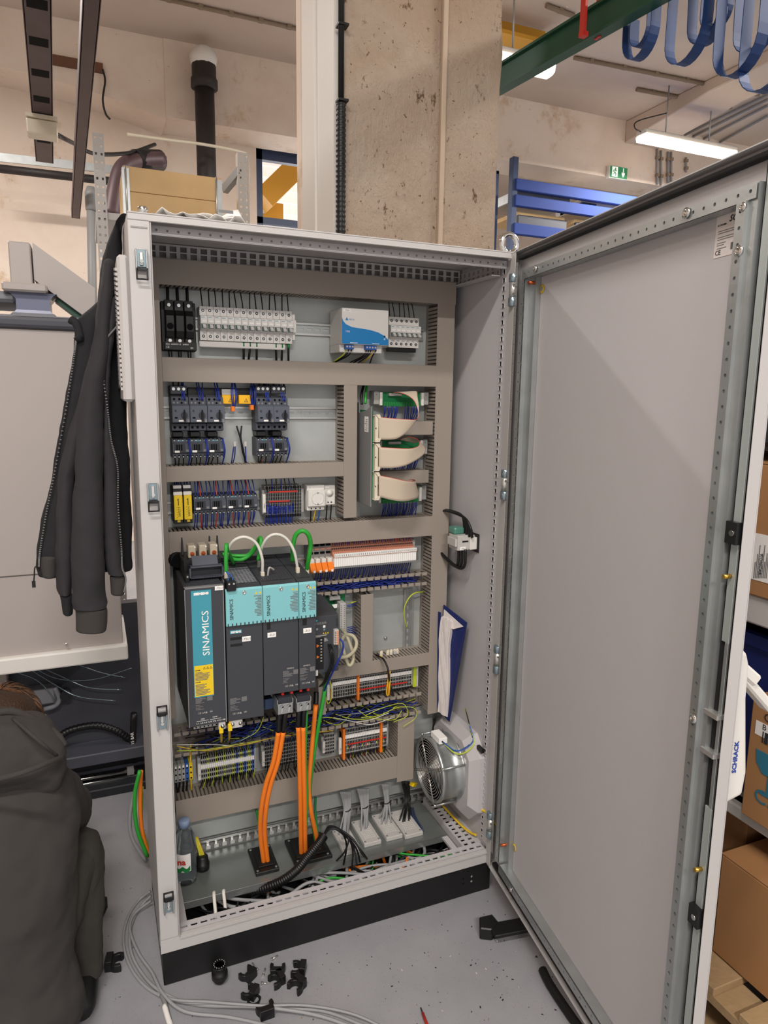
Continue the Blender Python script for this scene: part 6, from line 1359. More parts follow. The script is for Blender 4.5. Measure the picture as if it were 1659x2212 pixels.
# ---- control unit
yu = .11; ux0, ux1 = .4495, X_(731, 1330, yu); uz1 = Z_(708, 1330, yu); uz0 = Z_(708, 1452, yu); uw = ux1-ux0
t = thing('control_unit', 'black control unit with keypad and segment display right of the drives', 'control unit', ((ux0+ux1)/2, YP, uz0))
MB().prism([(yu, uz0), (YP, uz0), (YP, uz1+.02), (yu+.13, uz1+.014), (yu+.02, uz1+.003), (yu, uz1)], 'x', ux0+.0005, ux1, 'anthracite').build('housing', t, bev=.001)
tv = MB(); tv.perf((ux0+.004, yu+.03, uz1+.0042), (1, 0, 0), Vector((0, .11, .011)).normalized(), uw-.008, [(.01, 'r', .0026, .003)]*9, .0085, 'anthracite', .002).build('vent_grille', t)
MB().box(ux0+.001, ux0+.0125, yu-.0006, yu, uz1-.013, uz1-.0085, 'teal_deep').build('name_field', t); text('88888', .01, (ux0+.002, yu-.0006, uz1-.0235), 'grey_mid', t, length=.036, height=.0078)
for dx, dz, m in ((.008, .036, 'steel_blue'), (.029, .0305, 'white_label'), (.029, .0395, 'steel_blue')): MB().box(ux0+dx-.0008, ux0+dx+.0062, yu-.0015, yu, uz1-dz-.0035, uz1-dz+.0035, m).build('key', t, bev=.0006)
for k in range(3): MB().prism([(ux0+.0275+k*.0065, uz1-.052), (ux0+.0325+k*.0065, uz1-.052), (ux0+.03+k*.0065, uz1-.0475)], 'y', yu-.0005, yu, 'yellow').build('warning_triangle', t)
lines(t, ux0+.001, ux0+.044, uz1-.06, uz1-.0535, 3, 'grey_light', yu); lines(t, ux0+.032, ux0+.045, uz1-.075, uz1-.064, 6, 'grey_light', yu)
MB().box(ux0+.003, ux0+.03, yu-.001, yu, uz0+.012, uz1-.062, 'black').build('port_field', t)
for z in (uz1-.085, uz1-.118): MB().prism([(ux0+.009, z-.005), (ux0+.009, z+.005), (ux0+.017, z)], 'y', yu-.002, yu, 'orange').build('port_latch', t)
for k in range(8): MB().box(ux0+.0205, ux0+.025, yu-.0016, yu, uz1-.07-.009*k, uz1-.067-.009*k, 'grey_light').build('port_mark', t)
MB().box(ux1-.006, ux1-.0005, yu-.002, yu+.02, uz1-.034, uz1-.012, 'device_dark').build('card_slot', t)
xo = X_(722, 1380, yu-.01); zo0, zo1 = Z_(728, 1393, yu-.01), Z_(728, 1360, yu-.01)
pb = MB().box(xo, xo+.0135, yu-.012, yu+.01, zo0, zo1, 'grey_light').build('plug_block', t, bev=.001)
for k in range(8): MB().box(xo+.006, xo+.012, yu-.0128, yu-.0118, zo0+.002+k*(zo1-zo0-.004)/8, zo0+.0045+k*(zo1-zo0-.004)/8, 'orange').box(xo+.0015, xo+.0045, yu-.0126, yu-.0118, zo0+.002+k*(zo1-zo0-.004)/8, zo0+.0042+k*(zo1-zo0-.004)/8, 'ink').build('spring_lever', pb)
MB().box(ux0+.002, ux0+.012, yu-.006, yu+.01, uz0-.004, uz0+.012, 'white_plastic').build('label_tag', t, bev=.001)
# pcb with terminal column right of the control unit
yq = .26; qx = X_(740, 1330, yq); qz0, qz1 = Z_(741, 1372, yq), Z_(741, 1303, yq)
t = thing('terminal_board', 'green board with a grey terminal column between control unit and duct', 'circuit board', (qx, YP, qz0))
MB().box(qx-.04, qx+.026, .312, .316, qz0-.01, qz1+.015, 'pcb').build('circuit_board', t); tc_ = MB().box(qx-.008, qx+.011, yq, .312, qz0, qz1, 'grey_light').build('terminal_column', t, bev=.001)
for k in range(16):
    for s in (-.004, .006): MB().box(qx+s-.002, qx+s+.002, yq-.0006, yq+.001, qz0+.003+k*(qz1-qz0-.006)/16, qz0+.0055+k*(qz1-qz0-.006)/16, 'grey_mid').build('terminal_hole', tc_)
p = at(722, 1308, y=.29); MB().prism([(p.x-.008, p.z+.004), (p.x+.009, p.z+.004), (p.x+.008, p.z-.008), (p.x-.001, p.z-.008)], 'y', .288, .29, 'white_label').build('label_tag', t)
MB().box(qx-.035, qx, .28, .312, qz1+.006, qz1+.018, 'grey_plastic').build('top_terminal', t, bev=.001)
wires('blue wires between the terminal board and the upright duct', [([at(750, y0, y=.28), at(760, y0-2, y=.275), at(770, y0-6+3*i, y=.30)], .0015, 'blue_wire') for i, y0 in enumerate((1308, 1311, 1356, 1360, 1364, 1368, 1371))]+[([at(755, 1303, y=.3), at(762, 1301, y=.29), at(770, 1299, y=.30)], .0017, 'yellow_green')])
cable('thick beige cable coiled in front of the duct right of the control unit', [(725, 1418, .16), (735, 1420, .15), (752, 1417, .15), (766, 1404, .16), (770, 1388, .17), (764, 1375, .18), (754, 1371, .19), (745, 1373, .2), (738, 1385, .2), (742, 1405, .18), (748, 1425, .17), (754, 1437, .16), (761, 1432, .16), (763, 1415, .17), (757, 1395, .18), (748, 1372, .2), (738, 1360, .24)], .0055, 'cable_beige', name='encoder_cable')
cable('blue wire hanging down past the control unit plug', [(735, 1380, .1), (741, 1390, .09), (740, 1405, .09), (732, 1425, .09), (722, 1445, .1), (710, 1470, .12), (697, 1500, .16)], .0028, 'blue_wire', name='loose_wire')
for i in range(3): cable('black cable bowing along the right side of the control unit, %s from the left' % ORD[i], [(709+3*i, 1392, .11), (714+3*i, 1410, .09), (714+3*i, 1435, .09), (706+3*i, 1455, .1), (698+2*i, 1475, .13), (690, 1483, .16)], .0022, 'wire_black', name='loose_wire', group='black cables at the control unit')
tag(MB().box(X_(688, 1500, .16), X_(704, 1500, .16), .16, .3, Z_(696, 1545, .16), Z_(696, 1470, .16), 'duct').build('support_bracket', bev=.001), 'taupe bracket behind the green cable beside the narrow drive', 'bracket')
# empty area extras
sc_ = at(832, 1378, y=YP); tag(MB().lathe(sc_, (0, -1, 0), [(0, .006), (.004, .006), (.006, .003), (.006, 0)], 'chrome', 14).build('bolt'), 'single bright bolt in the empty plate', 'bolt')
wires('curved yellow green wire on the empty plate', [([at(916, 1278, y=.30), at(892, 1283, y=.28), at(876, 1305, y=.28), at(873, 1330, y=.29), at(880, 1357, y=.31)], .0022, 'yellow_green')])
for i, (px, py) in enumerate(((824, 1400), (838, 1400), (845, 1396), (852, 1408), (858, 1403))):
    p = at(px, py, y=.30); p.z = d5[1]+.002; a = R1.uniform(0, 3)
    tag(MB().obox(p+Vector((0, 0, .006)), Vector((math.cos(a), math.sin(a), .2))*.006, Vector((-math.sin(a), math.cos(a), 0))*.005, (0, 0, .006), 'cream' if i != 3 else 'grey_light').obox(p+Vector((0, 0, .013)), (.004, 0, .001), (0, .002, 0), (0, 0, .003), 'cream').build('end_stop', bev=.001), 'loose cream end stop lying on the duct, %s from the left' % ORD[i], 'end stop', 'loose end stops')
cable('yellow green and black cable loop tied in front of the terminal strip', [(812, 1416, .29), (825, 1420, .25), (836, 1440, .22), (842, 1465, .21), (841, 1490, .21), (838, 1502, .22), (835, 1495, .22), (839, 1465, .215), (843, 1450, .22)], .0022, 'yellow_wire', name='loose_wire')
cable('black cable beside the tied yellow green loop', [(812, 1414, .29), (828, 1424, .24), (838, 1445, .215), (841, 1470, .21), (846, 1490, .24), (850, 1502, .27)], .0032, 'wire_black', name='loose_wire')
# ================================================================== TERMINAL STRIPS
def tz(px, py, y=.30): return Z_(px, py, y)
s1x0, s1x1 = X_(718, 1480, .30), X_(892, 1460, .30); s1z0, s1z1 = tz(800, 1502), tz(800, 1451)
S1 = term_strip('long grey terminal strip with white markers below the empty plate', s1x0, s1x1, s1z0, s1z1, ['grey_plastic'], .0058, .048, 7, True, .64, 'X3')
for u in (.29, .67): MB().box(s1x0+(s1x1-s1x0)*u, s1x0+(s1x1-s1x0)*u+.008, YP-.058, YP-.02, s1z0-.008, s1z1+.004, 'orange').build('partition_plate', S1, bev=.001)
MB().box(s1x0+.08, s1x1-.02, YP-.0505, YP-.048, s1z0+(s1z1-s1z0)*.28, s1z0+(s1z1-s1z0)*.33, 'red').build('jumper_bar', S1)
for k in range(3): MB().box(s1x1+.002+k*.006, s1x1+.0075+k*.006, YP-.05, YP, s1z0+.004, s1z1, 'yellow_green' if k < 2 else 'grey_light').build('earth_terminal', S1)
wires('black wires below the long grey terminal strip', [drop(s1x0+.006+i*(s1x1-s1x0)/34, YP-.049, s1z0+(s1z1-s1z0)*.3, ob1+.004, ['wire_black', 'wire_black', 'wire_black', 'rust', 'wire_black', 'wire_grey'][i % 6], .0014, YP-.03, .008) for i in range(32)])
wires('blue wires above the long grey terminal strip', [drop(s1x0+.006+i*(s1x1-s1x0)/20, YP-.03, s1z1-.004, d5[0]+.004, 'blue_wire', .0014) for i in range(20)])
t = thing('strip_end_label', 'white label carrier with red and yellow wires at the left end of the long strip', 'label', at(712, 1500, y=.25)); p = at(709, 1480, y=.25); q = at(715, 1512, y=.25)
MB().box(p.x-.003, p.x+.005, .25, .262, q.z, p.z, 'white_plastic').build('carrier', t); wire(t, [at(702, 1470, y=.25), at(708, 1465, y=.24), at(715, 1480, y=.24), at(715, 1510, y=.24), at(708, 1520, y=.25), at(704, 1505, y=.26)], .0018, 'yellow_green'); MB().box(q.x-.002, q.x+.004, .253, .27, q.z, q.z+.03, 'orange').build('orange_clip', t)
s2x0, s2x1 = X_(745, 1610, .30), X_(838, 1595, .30); s2z0, s2z1 = tz(792, 1626), tz(792, 1568)
S2 = term_strip('grey terminal strip with white markers and orange plates at the lower right', s2x0, s2x1, s2z0, s2z1, ['grey_plastic'], .0055, .048, 7, True, .66, '-X4', tagx=s2x0-.024)
for x in (s2x0-.009, s2x0+(s2x1-s2x0)*.8): MB().box(x, x+.008, YP-.058, YP-.02, s2z0-.006, s2z1+.006, 'orange').build('partition_plate', S2, bev=.001)
MB().box(s2x0+.01, s2x1-.005, YP-.0505, YP-.048, s2z0+(s2z1-s2z0)*.42, s2z0+(s2z1-s2z0)*.46, 'red').build('jumper_bar', S2)
wires('coloured wires below the lower right terminal strip', [drop(s2x0+.004+i*(s2x1-s2x0)/24, YP-.049, s2z0+(s2z1-s2z0)*.35, d6[1]-.004, ['blue_wire', 'yellow_green', 'wire_black', 'red', 'wire_white', 'yellow_green', 'wire_black', 'rust'][i % 8], .0014, YP-.03) for i in range(23)])
wires('blue wires above the lower right terminal strip', [drop(s2x0+.004+i*(s2x1-s2x0)/22, YP-.04, s2z1-.012, ob0+.006, 'blue_wire', .0014) for i in range(22)])
s3x0, s3x1 = X_(702, 1605, .30), X_(724, 1605, .30); S3 = term_strip('small grey terminal group between the cables and the orange plates', s3x0, s3x1, tz(712, 1630), tz(712, 1588), ['grey_plastic'], .0055, .045, 6, False, .6, 'BM1')
s4x0, s4x1 = X_(572, 1630, .30), X_(682, 1620, .30); s4z0, s4z1 = tz(628, 1652), tz(628, 1598)
S4 = term_strip('grey terminal strip behind the orange motor cables', s4x0, s4x1, s4z0, s4z1, ['grey_plastic', 'grey_mid'], .0055, .045, 7, False, .6, '-J2')
wires('blue and black wires at the strip behind the orange cables', [drop(s4x0+.004+i*(s4x1-s4x0)/20, YP-.044, s4z1-.012, ob0+.006, 'blue_wire', .0015) for i in range(19)]+[drop(s4x0+.01+i*.012, YP-.046, s4z0+.02, d6[1]-.004, 'wire_black', .0015) for i in range(9)])
s5x0, s5x1 = X_(434, 1660, .30), X_(553, 1640, .30); s5z0, s5z1 = tz(494, 1681), tz(494, 1622)
def s5m(i, n): return 'yellow_green' if i % 4 == 3 else ('blue_mid' if i > n*.62 and i % 4 == 1 else 'grey_plastic')
S5 = term_strip('terminal strip with grey, blue and yellow green blocks under the tall filter', s5x0, s5x1, s5z0, s5z1, s5m, .0062, .048, 6, True, .52, '-X1')
wires('black and green wires above and below the coloured terminal strip', [drop(s5x0+.004+i*(s5x1-s5x0)/22, YP-.046, s5z1-.008, ob0+.006, 'blue_mid' if i > 14 and i % 2 else 'wire_black', .0017) for i in range(22)]+[drop(s5x0+.004+i*(s5x1-s5x0)/20, YP-.047, s5z0+.012, d6[1]-.004, 'yellow_green' if i % 3 == 1 else 'wire_black', .0019) for i in range(20)])
x0 = X_(376, 1670, .29); pit = (X_(417, 1670, .29)-x0)/5; z0 = tz(396, 1692, .29); z1 = tz(396, 1653, .29)
for i in range(5):
    m = ['grey_plastic', 'grey_plastic', 'grey_plastic', 'blue_mid', 'yellow'][i]; t = thing('feed_terminal', ['grey feed terminal nearest the cabinet frame', 'second grey feed terminal from the cabinet frame', 'grey feed terminal next to the blue one', 'blue feed terminal next to the yellow one', 'yellow feed terminal at the lower left'][i], 'terminal', (x0+i*pit, YP, z0), 0, 'large feed terminals')
    h = z1-z0; MB().prism([(0, 0), (-.05, 0), (-.058, h*.1), (-.058, h*.9), (-.05, h), (0, h)], 'x', .0004, pit-.0004, m).build('body', t, False, bev=.0008)
    for v in (.2, .5, .8): MB().cyl((pit/2, -.0588, h*v), (pit/2, -.057, h*v), .0028, 'black_matte', 8).build('screw_hole', t, False)
    if i < 4: MB().box(pit*.3, pit*.7, -.0592, -.058, h*.86, h*.98, 'white_label').build('marker', t, False)
wires('wires from the feed terminals into the lowest duct', [drop(x0+pit*(i+.5), YP-.05, z0+.003, d6[1]-.003, 'wire_black' if i < 4 else 'yellow_wire', .003) for i in range(5)]+[drop(x0+pit*4.5, YP-.05, z1-.002, ob0+.01, 'yellow_wire', .003)])
# ================================================================== MOTOR AND POWER CABLES
def motor(label, pts, split, m='orange_cable', r=.0068, name='motor_cable', grp='orange motor cables'):
    P = [at(p, q, y=y) for p, q, y in pts]; t = thing(name, label, 'cable', P[-1], 0, grp)
    if split: wire(t, P[:split+1], r*1.12, 'wire_black', 'shrink_sleeve', 10, 6)
    wire(t, P[split:], r, m, 'sheath', 10, 8); return t
motor('orange motor cable, leftmost, bending down from the left clamp plate', [(606, 1530, .1), (603, 1550, .095), (601.5, 1580, .1), (591, 1643, .12), (575, 1692, .14), (564.5, 1745, .16), (562, 1800, .19), (570, 1866, .22)], 2)
motor('orange motor cable just right of the leftmost one', [(619, 1530, .1), (615, 1550, .095), (612, 1580, .1), (601, 1643, .12), (585.5, 1692, .14), (575, 1745, .16), (572, 1800, .19), (579, 1865, .22)], 2)
motor('orange motor cable, third from the left, hanging straight', [(647, 1527, .1), (645, 1545, .095), (644, 1569, .1), (646.5, 1643, .12), (648.5, 1723, .15), (649.5, 1800, .19), (651, 1849, .22)], 2)
motor('orange motor cable, fourth from the left, hanging straight', [(658, 1525, .1), (656, 1545, .095), (655, 1569, .1), (656, 1643, .12), (658, 1723, .15), (659, 1800, .19), (660, 1848, .22)], 2)
motor('rightmost orange motor cable running beside the green cable', [(683, 1495, .16), (683, 1508, .15), (682, 1522, .14), (671, 1643, .15), (667, 1700, .16), (672, 1752, .17), (682, 1800, .2), (689, 1838, .22)], 2)
motor('green control cable, right one, crossing behind the orange cables', [(708, 1448, .17), (700, 1500, .15), (686, 1578, .15), (676, 1645, .16), (670, 1700, .17), (672, 1752, .19), (681, 1810, .22), (685, 1830, .23)], 0, 'green', .0058, 'control_cable', 'green control cables')
motor('green control cable, left one, between the orange cables', [(663, 1525, .12), (661, 1560, .11), (660, 1640, .13), (663, 1710, .15), (661, 1780, .18), (659, 1828, .22)], 0, 'green', .005, 'control_cable', 'green control cables')
motor('green cable behind the lowest duct near the left gland plate', [(553, 1748, .33), (557, 1765, .32), (560, 1790, .31), (563, 1830, .29)], 0, 'green', .004, 'control_cable', 'green control cables')
motor('green cable behind the lowest duct near the right gland plate', [(682, 1722, .33), (681, 1750, .32), (685, 1790, .3), (688, 1815, .28)], 0, 'green_dk', .004, 'control_cable', 'green control cables')
for i, (a, b_) in enumerate(((478, 1557), (497, 1552))):
    m = wires('yellow earth lug wire under the %s earth tab' % ('tall filter' if i == 0 else 'wide drive'), [([at(a, b_+4+20*0, y=.085), at(a+ (0 if i == 0 else -1), b_+18, y=.1), at(a+(0 if i == 0 else -2), b_+45, y=.2)], .0035, 'yellow_wire')])
    p = at(a, b_+18, y=.082); MB().box(p.x-.0055, p.x+.0055, .08, .088, p.z-.012, p.z+.008, 'yellow').build('lug_sleeve', m, bev=.001)
# ---- gland boxes
def glandbox(label, quad, m, hgt, name, grp, dots=False):
    A = [at(px, py, z=gz+hgt) for px, py in quad]; x0 = (A[0].x+A[3].x)/2; x1 = (A[1].x+A[2].x)/2; y1 = (A[0].y+A[1].y)/2; y0 = (A[2].y+A[3].y)/2
    t = thing(name, label, 'gland', ((x0+x1)/2, (y0+y1)/2, gz), 0, grp); MB().box(x0, x1, y0, y1, gz, gz+hgt, m).build('frame', t, bev=.0015)
    for sx, sy in ((.1, .08), (.9, .08), (.1, .92), (.9, .92)): MB().cyl((x0+(x1-x0)*sx, y0+(y1-y0)*sy, gz+hgt-.001), (x0+(x1-x0)*sx, y0+(y1-y0)*sy, gz+hgt+.0008), .0038, 'zinc' if m != 'grey_light' else 'grey_mid', 10).build('screw', t)
    if dots:
        b = MB()
        for i in range(6):
            for j in range(9): b.cyl((x0+(x1-x0)*(.22+.11*i), y0+(y1-y0)*(.2+.07*j), gz+hgt), (x0+(x1-x0)*(.22+.11*i), y0+(y1-y0)*(.2+.07*j), gz+hgt+.0012), .0019, 'white_plastic', 6)
        b.build('membrane_nipples', t)['kind'] = 'stuff'
    return x0, x1, y0, y1, t
G1 = glandbox('black split gland with two orange cables', [(534, 1834), (583, 1822), (602, 1872), (555, 1890)], 'black', .012, 'cable_gland', 'black split glands')
G2 = glandbox('black split gland with orange and green cables', [(614, 1812), (693, 1798), (719, 1847), (636, 1866)], 'black', .012, 'cable_gland', 'black split glands')
for g_ in (G1, G2):
    x0, x1, y0, y1, t = g_; MB().box(x0+.012, x1-.012, y0+.02, y1-.02, gz+.012, gz+.016, 'rubber').build('seal_insert', t, bev=.001)
GB = [glandbox('grey multi cable gland, %s from the right' % ORD[3-i], q, 'grey_light', .014, 'membrane_gland', 'grey membrane glands', True) for i, q in enumerate(([(712, 1797), (746, 1786), (785, 1829), (750, 1841)], [(754, 1775), (790, 1768), (827, 1812), (792, 1824)], [(800, 1760), (836, 1755), (871, 1801), (837, 1811)], [(839, 1752), (878, 1748), (913, 1794), (876, 1808)]))]
for i, (px0, w_, n_, m, lb) in enumerate(((735, 22, 9, 'wire_grey', 'leftmost'), (772, 24, 10, 'wire_grey', 'second'), (825, 14, 8, 'wire_grey', 'third'), (868, 16, 6, 'wire_black', 'fourth'))):
    x0, x1, y0, y1, _ = GB[i]; t = thing('cable_bundle', ('black' if m == 'wire_black' else 'grey')+' cable bundle entering the %s grey gland from the left' % lb, 'cables', ((x0+x1)/2, (y0+y1)/2, gz+.015), 0, 'cable bundles at the grey glands')
    topy = [1710, 1703, 1693, 1688][i]
    for k in range(n_):
        u = k/(n_-1); a = at(px0+w_*u, topy, y=.31); mid = at(px0+w_*(.2+.6*u)+4, topy+40, y=.30); e = Vector((x0+(x1-x0)*(.22+.56*u), y1-(y1-y0)*R1.uniform(.2, .55), gz+.014)); wire(t, [a, mid, e], .0026, m, 'cable', 6, 6)
    c = at(px0+w_*.5+4, topy+40, y=.30); MB().tube([c+Vector((.011*math.cos(q), .007*math.sin(q), .002*math.cos(q))) for q in [2*PI*j/10 for j in range(10)]], .0018, 'black', 5, 1, True).build('cable_tie', t)
wires('dark blue reflection in the gland plate, built as strands beside the rightmost grey gland', [([at(884+4*i, 1745, y=.33), at(888+5*i, 1765, z=gz+.01), at(905+5*i, 1795, z=gz+.003)], .003, 'blue_dark') for i in range(3)])  # strands stand in for a blue reflection in the zinc plate
# ---- cables lying under and in front of the gland plate
b = MB(); R2 = random.Random(11)
for i in range(70):
    x = R2.uniform(.08, .9); e = min(.97, x+R2.uniform(.1, .45)); zz = R2.uniform(.05, .1); m = R2.choice(['wire_grey', 'wire_black', 'wire_grey', 'wire_black', 'orange_cable', 'green', 'wire_black', 'wire_grey', 'wire_black'])
    b.tube([(x, R2.uniform(.1, .3), zz-.02), (x+(e-x)*.3, R2.uniform(.055, .14), zz), (x+(e-x)*.7, R2.uniform(.055, .14), zz+R2.uniform(-.01, .012)), (e, R2.uniform(.12, .3), zz-.02)], R2.uniform(.003, .0055), m, 6, 6)
tag(b.build('cable_heap'), 'heap of grey, black and orange cables in the cabinet base', 'cables', None, 'stuff')
pts = [at(700, 1805, z=.2), at(690, 1820, z=.19), at(665, 1850, z=.17), at(640, 1880, z=.15), at(605, 1905, z=.12), at(560, 1922, z=.09), at(520, 1930, z=.07)]
P = smooth_path(pts, 26); t = thing('corrugated_conduit', 'black corrugated conduit sloping down in front of the gland plate', 'conduit', P[-1]); MB().tube(P, lambda s: .0115+.003*(.5+.5*math.sin(s*156*2*PI/3.0)), 'black', 12, 1).build('conduit', t)
for i in range(7):
    e = [(772, 1870), (742, 1868), (778, 1862), (760, 1880), (725, 1862), (793, 1855), (788, 1848)][i]
    tag(MB().tube([at(698, 1806, z=.2), at(715, 1790-i, z=.23), at(735+4*i, 1797+2*i, z=.22), at((735+4*i+e[0])/2+8, 1825+3*i, z=.17), at(e[0], e[1], z=.11)], .003, 'wire_black' if i % 2 else 'machine_black', 6, 8).build('fanned_cable'), 'thin black cable fanning out of the corrugated conduit, %s from the front' % ORD[i], 'cable', 'cables fanning out of the conduit')
for i, (a, c_, e) in enumerate((((455, 1948), (462, 1930), (467, 1985)), ((478, 1948), (483, 1925), (488, 1972)))):
    tag(MB().tube([at(a[0]+12, a[1]-10, z=.07), at(*c_, z=.12), at(*e, z=.08)], .005, 'wire_white', 8, 8).build('base_cable'), ('left' if i == 0 else 'right')+' pale cable rising at the front of the cabinet base', 'cable')
p = at(440, 1885, z=gz); t = thing('cable_gland', 'round black gland with yellow green leads behind the water bottle', 'gland', p, 0, 'round black glands')
MB().lathe((p.x, p.y+.02, gz), (0, 0, 1), [(0, .02), (.02, .021), (.022, .018), (.04, .017), (.045, .012)], 'black', 16).build('body', t)
for k in range(4): wire(t, [(p.x-.006+.004*k, p.y+.02, gz+.04), (p.x-.012+.003*k, p.y+.03, gz+.07), (p.x-.016+.002*k, p.y+.05, gz+.09)], .0022, 'yellow_wire' if k % 2 else 'yellow_green', 'lead')
# ================================================================== RIGHT WALL: FAN, SWITCH, FOLDER
xw = .988; xf = .865; fc = at(926, 1662, x=xf); R_ = .104
t = thing('filter_fan', 'round steel filter fan with wire grille on the right cabinet wall', 'fan', (xw, fc.y, fc.z-.15))
fy, fz = fc.y, fc.z
hp_ = lambda s, c: [(fy+s*u, fz+s*v) for u, v in ((-1, -.62), (-.62, -1), (.62, -1), (1, -.62), (1, .62), (.62, 1), (-.62, 1), (-1, .62))]
o1 = [Vector((xw, y, z)) for y, z in hp_(.150, 0)]; o2 = [Vector((xw-.02, y, z)) for y, z in hp_(.148, 0)]; o3 = [Vector((xw-.045, y, z)) for y, z in hp_(.122, 0)]
for L_ in (o1, o2, o3):
    for v in L_: v.y = min(v.y, .385)
MB().grid([o1, o2, o3], 'enamel_in', False, True).add(o3, [tuple(range(8))], 'enamel_in').build('hood', t, bev=.004, seg=2)
MB().lathe((xw-.045, fy, fz), (-1, 0, 0), [(0, .108), (.004, .108), (.006, .1), (.066, .1), (.068, .106), (xw-.045-xf, .106), (xw-.045-xf+.001, .098), (xw-.045-xf-.008, .097)], 'zinc', 40, False).build('duct_ring', t); MB().lathe((xw-.045, fy, fz), (-1, 0, 0), [(.07, .097), (.01, .096), (.008, .03)], 'black_matte', 40, False).build('inner_ring', t)  # inner wall coloured black to put in the shade inside the fan
MB().cyl((xf+.012, fy, fz), (xf+.014, fy, fz), .096, 'black_matte', 32).build('impeller_shadow', t) if False else MB().lathe((xf+.03, fy, fz), (-1, 0, 0), [(0, .097), (.001, .04), (.018, .038), (.02, .0)], 'black_matte', 24).build('motor_hub', t)
for k in range(7):
    a = 2*PI*k/7; d1 = Vector((0, math.cos(a), math.sin(a))); d2 = Vector((0, -math.sin(a), math.cos(a)))
    MB().add([Vector((xf+.028, fy, fz))+d1*.036-d2*.012, Vector((xf+.014, fy, fz))+d1*.036+d2*.018, Vector((xf+.014, fy, fz))+d1*.094+d2*.034, Vector((xf+.028, fy, fz))+d1*.094-d2*.02], [(0, 1, 2, 3)], 'black_matte').build('blade', t, solid=.002)
gr = MB().cyl((xf-.003, fy, fz), (xf-.001, fy, fz), .012, 'zinc', 16).build('grille_hub', t)
for k in range(10):
    r_ = .018+k*.0085; ring_ = [Vector((xf-.002, fy+r_*math.cos(a), fz+r_*math.sin(a))) for a in [2*PI*i/36 for i in range(36)]]
    MB().tube(ring_, .001, 'zinc_bright', 5, 1, True).build('grille_ring', t)
for k in range(4):
    a = PI/4+k*PI/2+.3; e = Vector((xf-.004, fy+.112*math.cos(a), fz+.112*math.sin(a)))
    for s in (-.003, .003): MB().cyl((xf-.004, fy-s*math.sin(a), fz+s*math.cos(a)), e+Vector((0, -s*math.sin(a), s*math.cos(a))), .0014, 'chrome', 6).build('grille_spoke', t)
    MB().cyl(e, e+Vector((.006, 0, 0)), .005, 'chrome', 10).build('spoke_screw', t); MB().cyl((xf, e.y, e.z), (xw-.045, e.y, e.z), .0035, 'zinc', 8).build('tie_rod', t)
zt_ = fz+.098; MB().box(xf+.02, xf+.05, fy-.03, fy+.03, zt_, zt_+.02, 'white_label').build('terminal_block', t, bev=.001)
for m, dz, dy in (('wire_black', 0, 0), ('blue_mid', .004, .006), ('yellow_green', -.004, .012)): wire(t, [(xf+.03, fy-.032+dy*.3, zt_+.01), (xf+.055, fy-.08-dy, zt_-.004+dz), (xf+.1, fy-.1-dy, zt_+.03+dz), (xw-.02, fy-.075, zt_+.075), (xw-.012, fy-.03, zt_+.11)], .0022, m)
wh = MB().box(xw-.046, xw-.0445, fy-.06, fy-.03, fz+.085, fz+.1, 'grey_mid').build('rating_plate', t); MB().box(xw-.0462, xw-.0448, fy-.105, fy-.09, fz+.06, fz+.072, 'white_label').build('sticker', t); MB().box(xw-.02, xw-.01, fy-.155, fy-.125, fz+.115, fz+.128, 'black').build('fixing_clip', t)
p = at(893, 1694, y=.3); tag(MB().obox(p, (.01, .008, -.006), (-.004, .008, 0), (.003, 0, .006), 'yellow').cyl(p+Vector((-.012, 0, .004)), p+Vector((-.004, 0, .004)), .005, 'chrome', 10).build('earth_lug', bev=.001), 'yellow insulated earth lug beside the filter fan', 'lug')
tag(MB().tube([(.965, .33, .14), (.962, .25, .142), (.968, .15, .14), (.975, .1, .142), (.98, .07, .15)], .004, 'yellow_wire', 8, 8).build('earth_wire'), 'yellow earth wire lying along the base rail under the fan', 'wire')
# switch disconnector on wall
dy0, dy1 = .15, .21; dz0 = at(1010, 1190, x=.955).z; dz1 = at(1010, 1133, x=.955).z-.01
t = thing('switch_disconnector', 'grey modular device with clear green cover on the right cabinet wall', 'switch', (xw, .17, dz0))
MB().box(.925, xw-.004, dy0, dy1, dz0, dz1-.025, 'grey_light').build('body', t, bev=.0015); MB().box(.918, .925, dy0+.004, dy1-.004, dz0+.012, dz1-.035, 'grey_light').build('front_step', t, bev=.001)
MB().box(.922, xw-.03, dy0+.02, dy1, dz1-.025, dz1-.002, 'clear_green').build('terminal_cover', t, bev=.006, seg=2)
MB().box(xw-.004, xw, dy0-.022, dy1, dz0-.006, dz1-.02, 'black').build('mounting_plate', t, bev=.001); MB().box(.96, xw-.004, dy0-.014, dy0, dz0+.004, dz1-.03, 'white_plastic').build('side_module', t, bev=.001)
MB().box(.94, .965, dy0-.0012, dy0, dz0+.026, dz0+.031, 'black').build('slot', t); white_tag(t, .932, .952, dy0-.0006, dz0+.002, dz0+.012, '-5Q1', True)
for k in range(4): MB().box(.9245, .9252, dy0+.004+k*.014, dy0+.015+k*.014, dz0+.012, dz0+.016, 'grey_mid').build('label_slot', t)
for i in range(4):
    tag(MB().tube([(.935, .285, dz1+.035-.002*i), (.95-.004*i, .25, dz1+.037), (.962-.004*i, .2-.012*i, dz1+.03), (.964-.003*i, .185-.018*i, dz1+.005), (.962, .182-.018*i, dz1-.028)], .0042, 'wire_black', 8, 8).build('power_cable'), 'thick black cable arching into the top of the wall device, %s from the back' % ORD[i], 'cable', 'cables above the wall device')
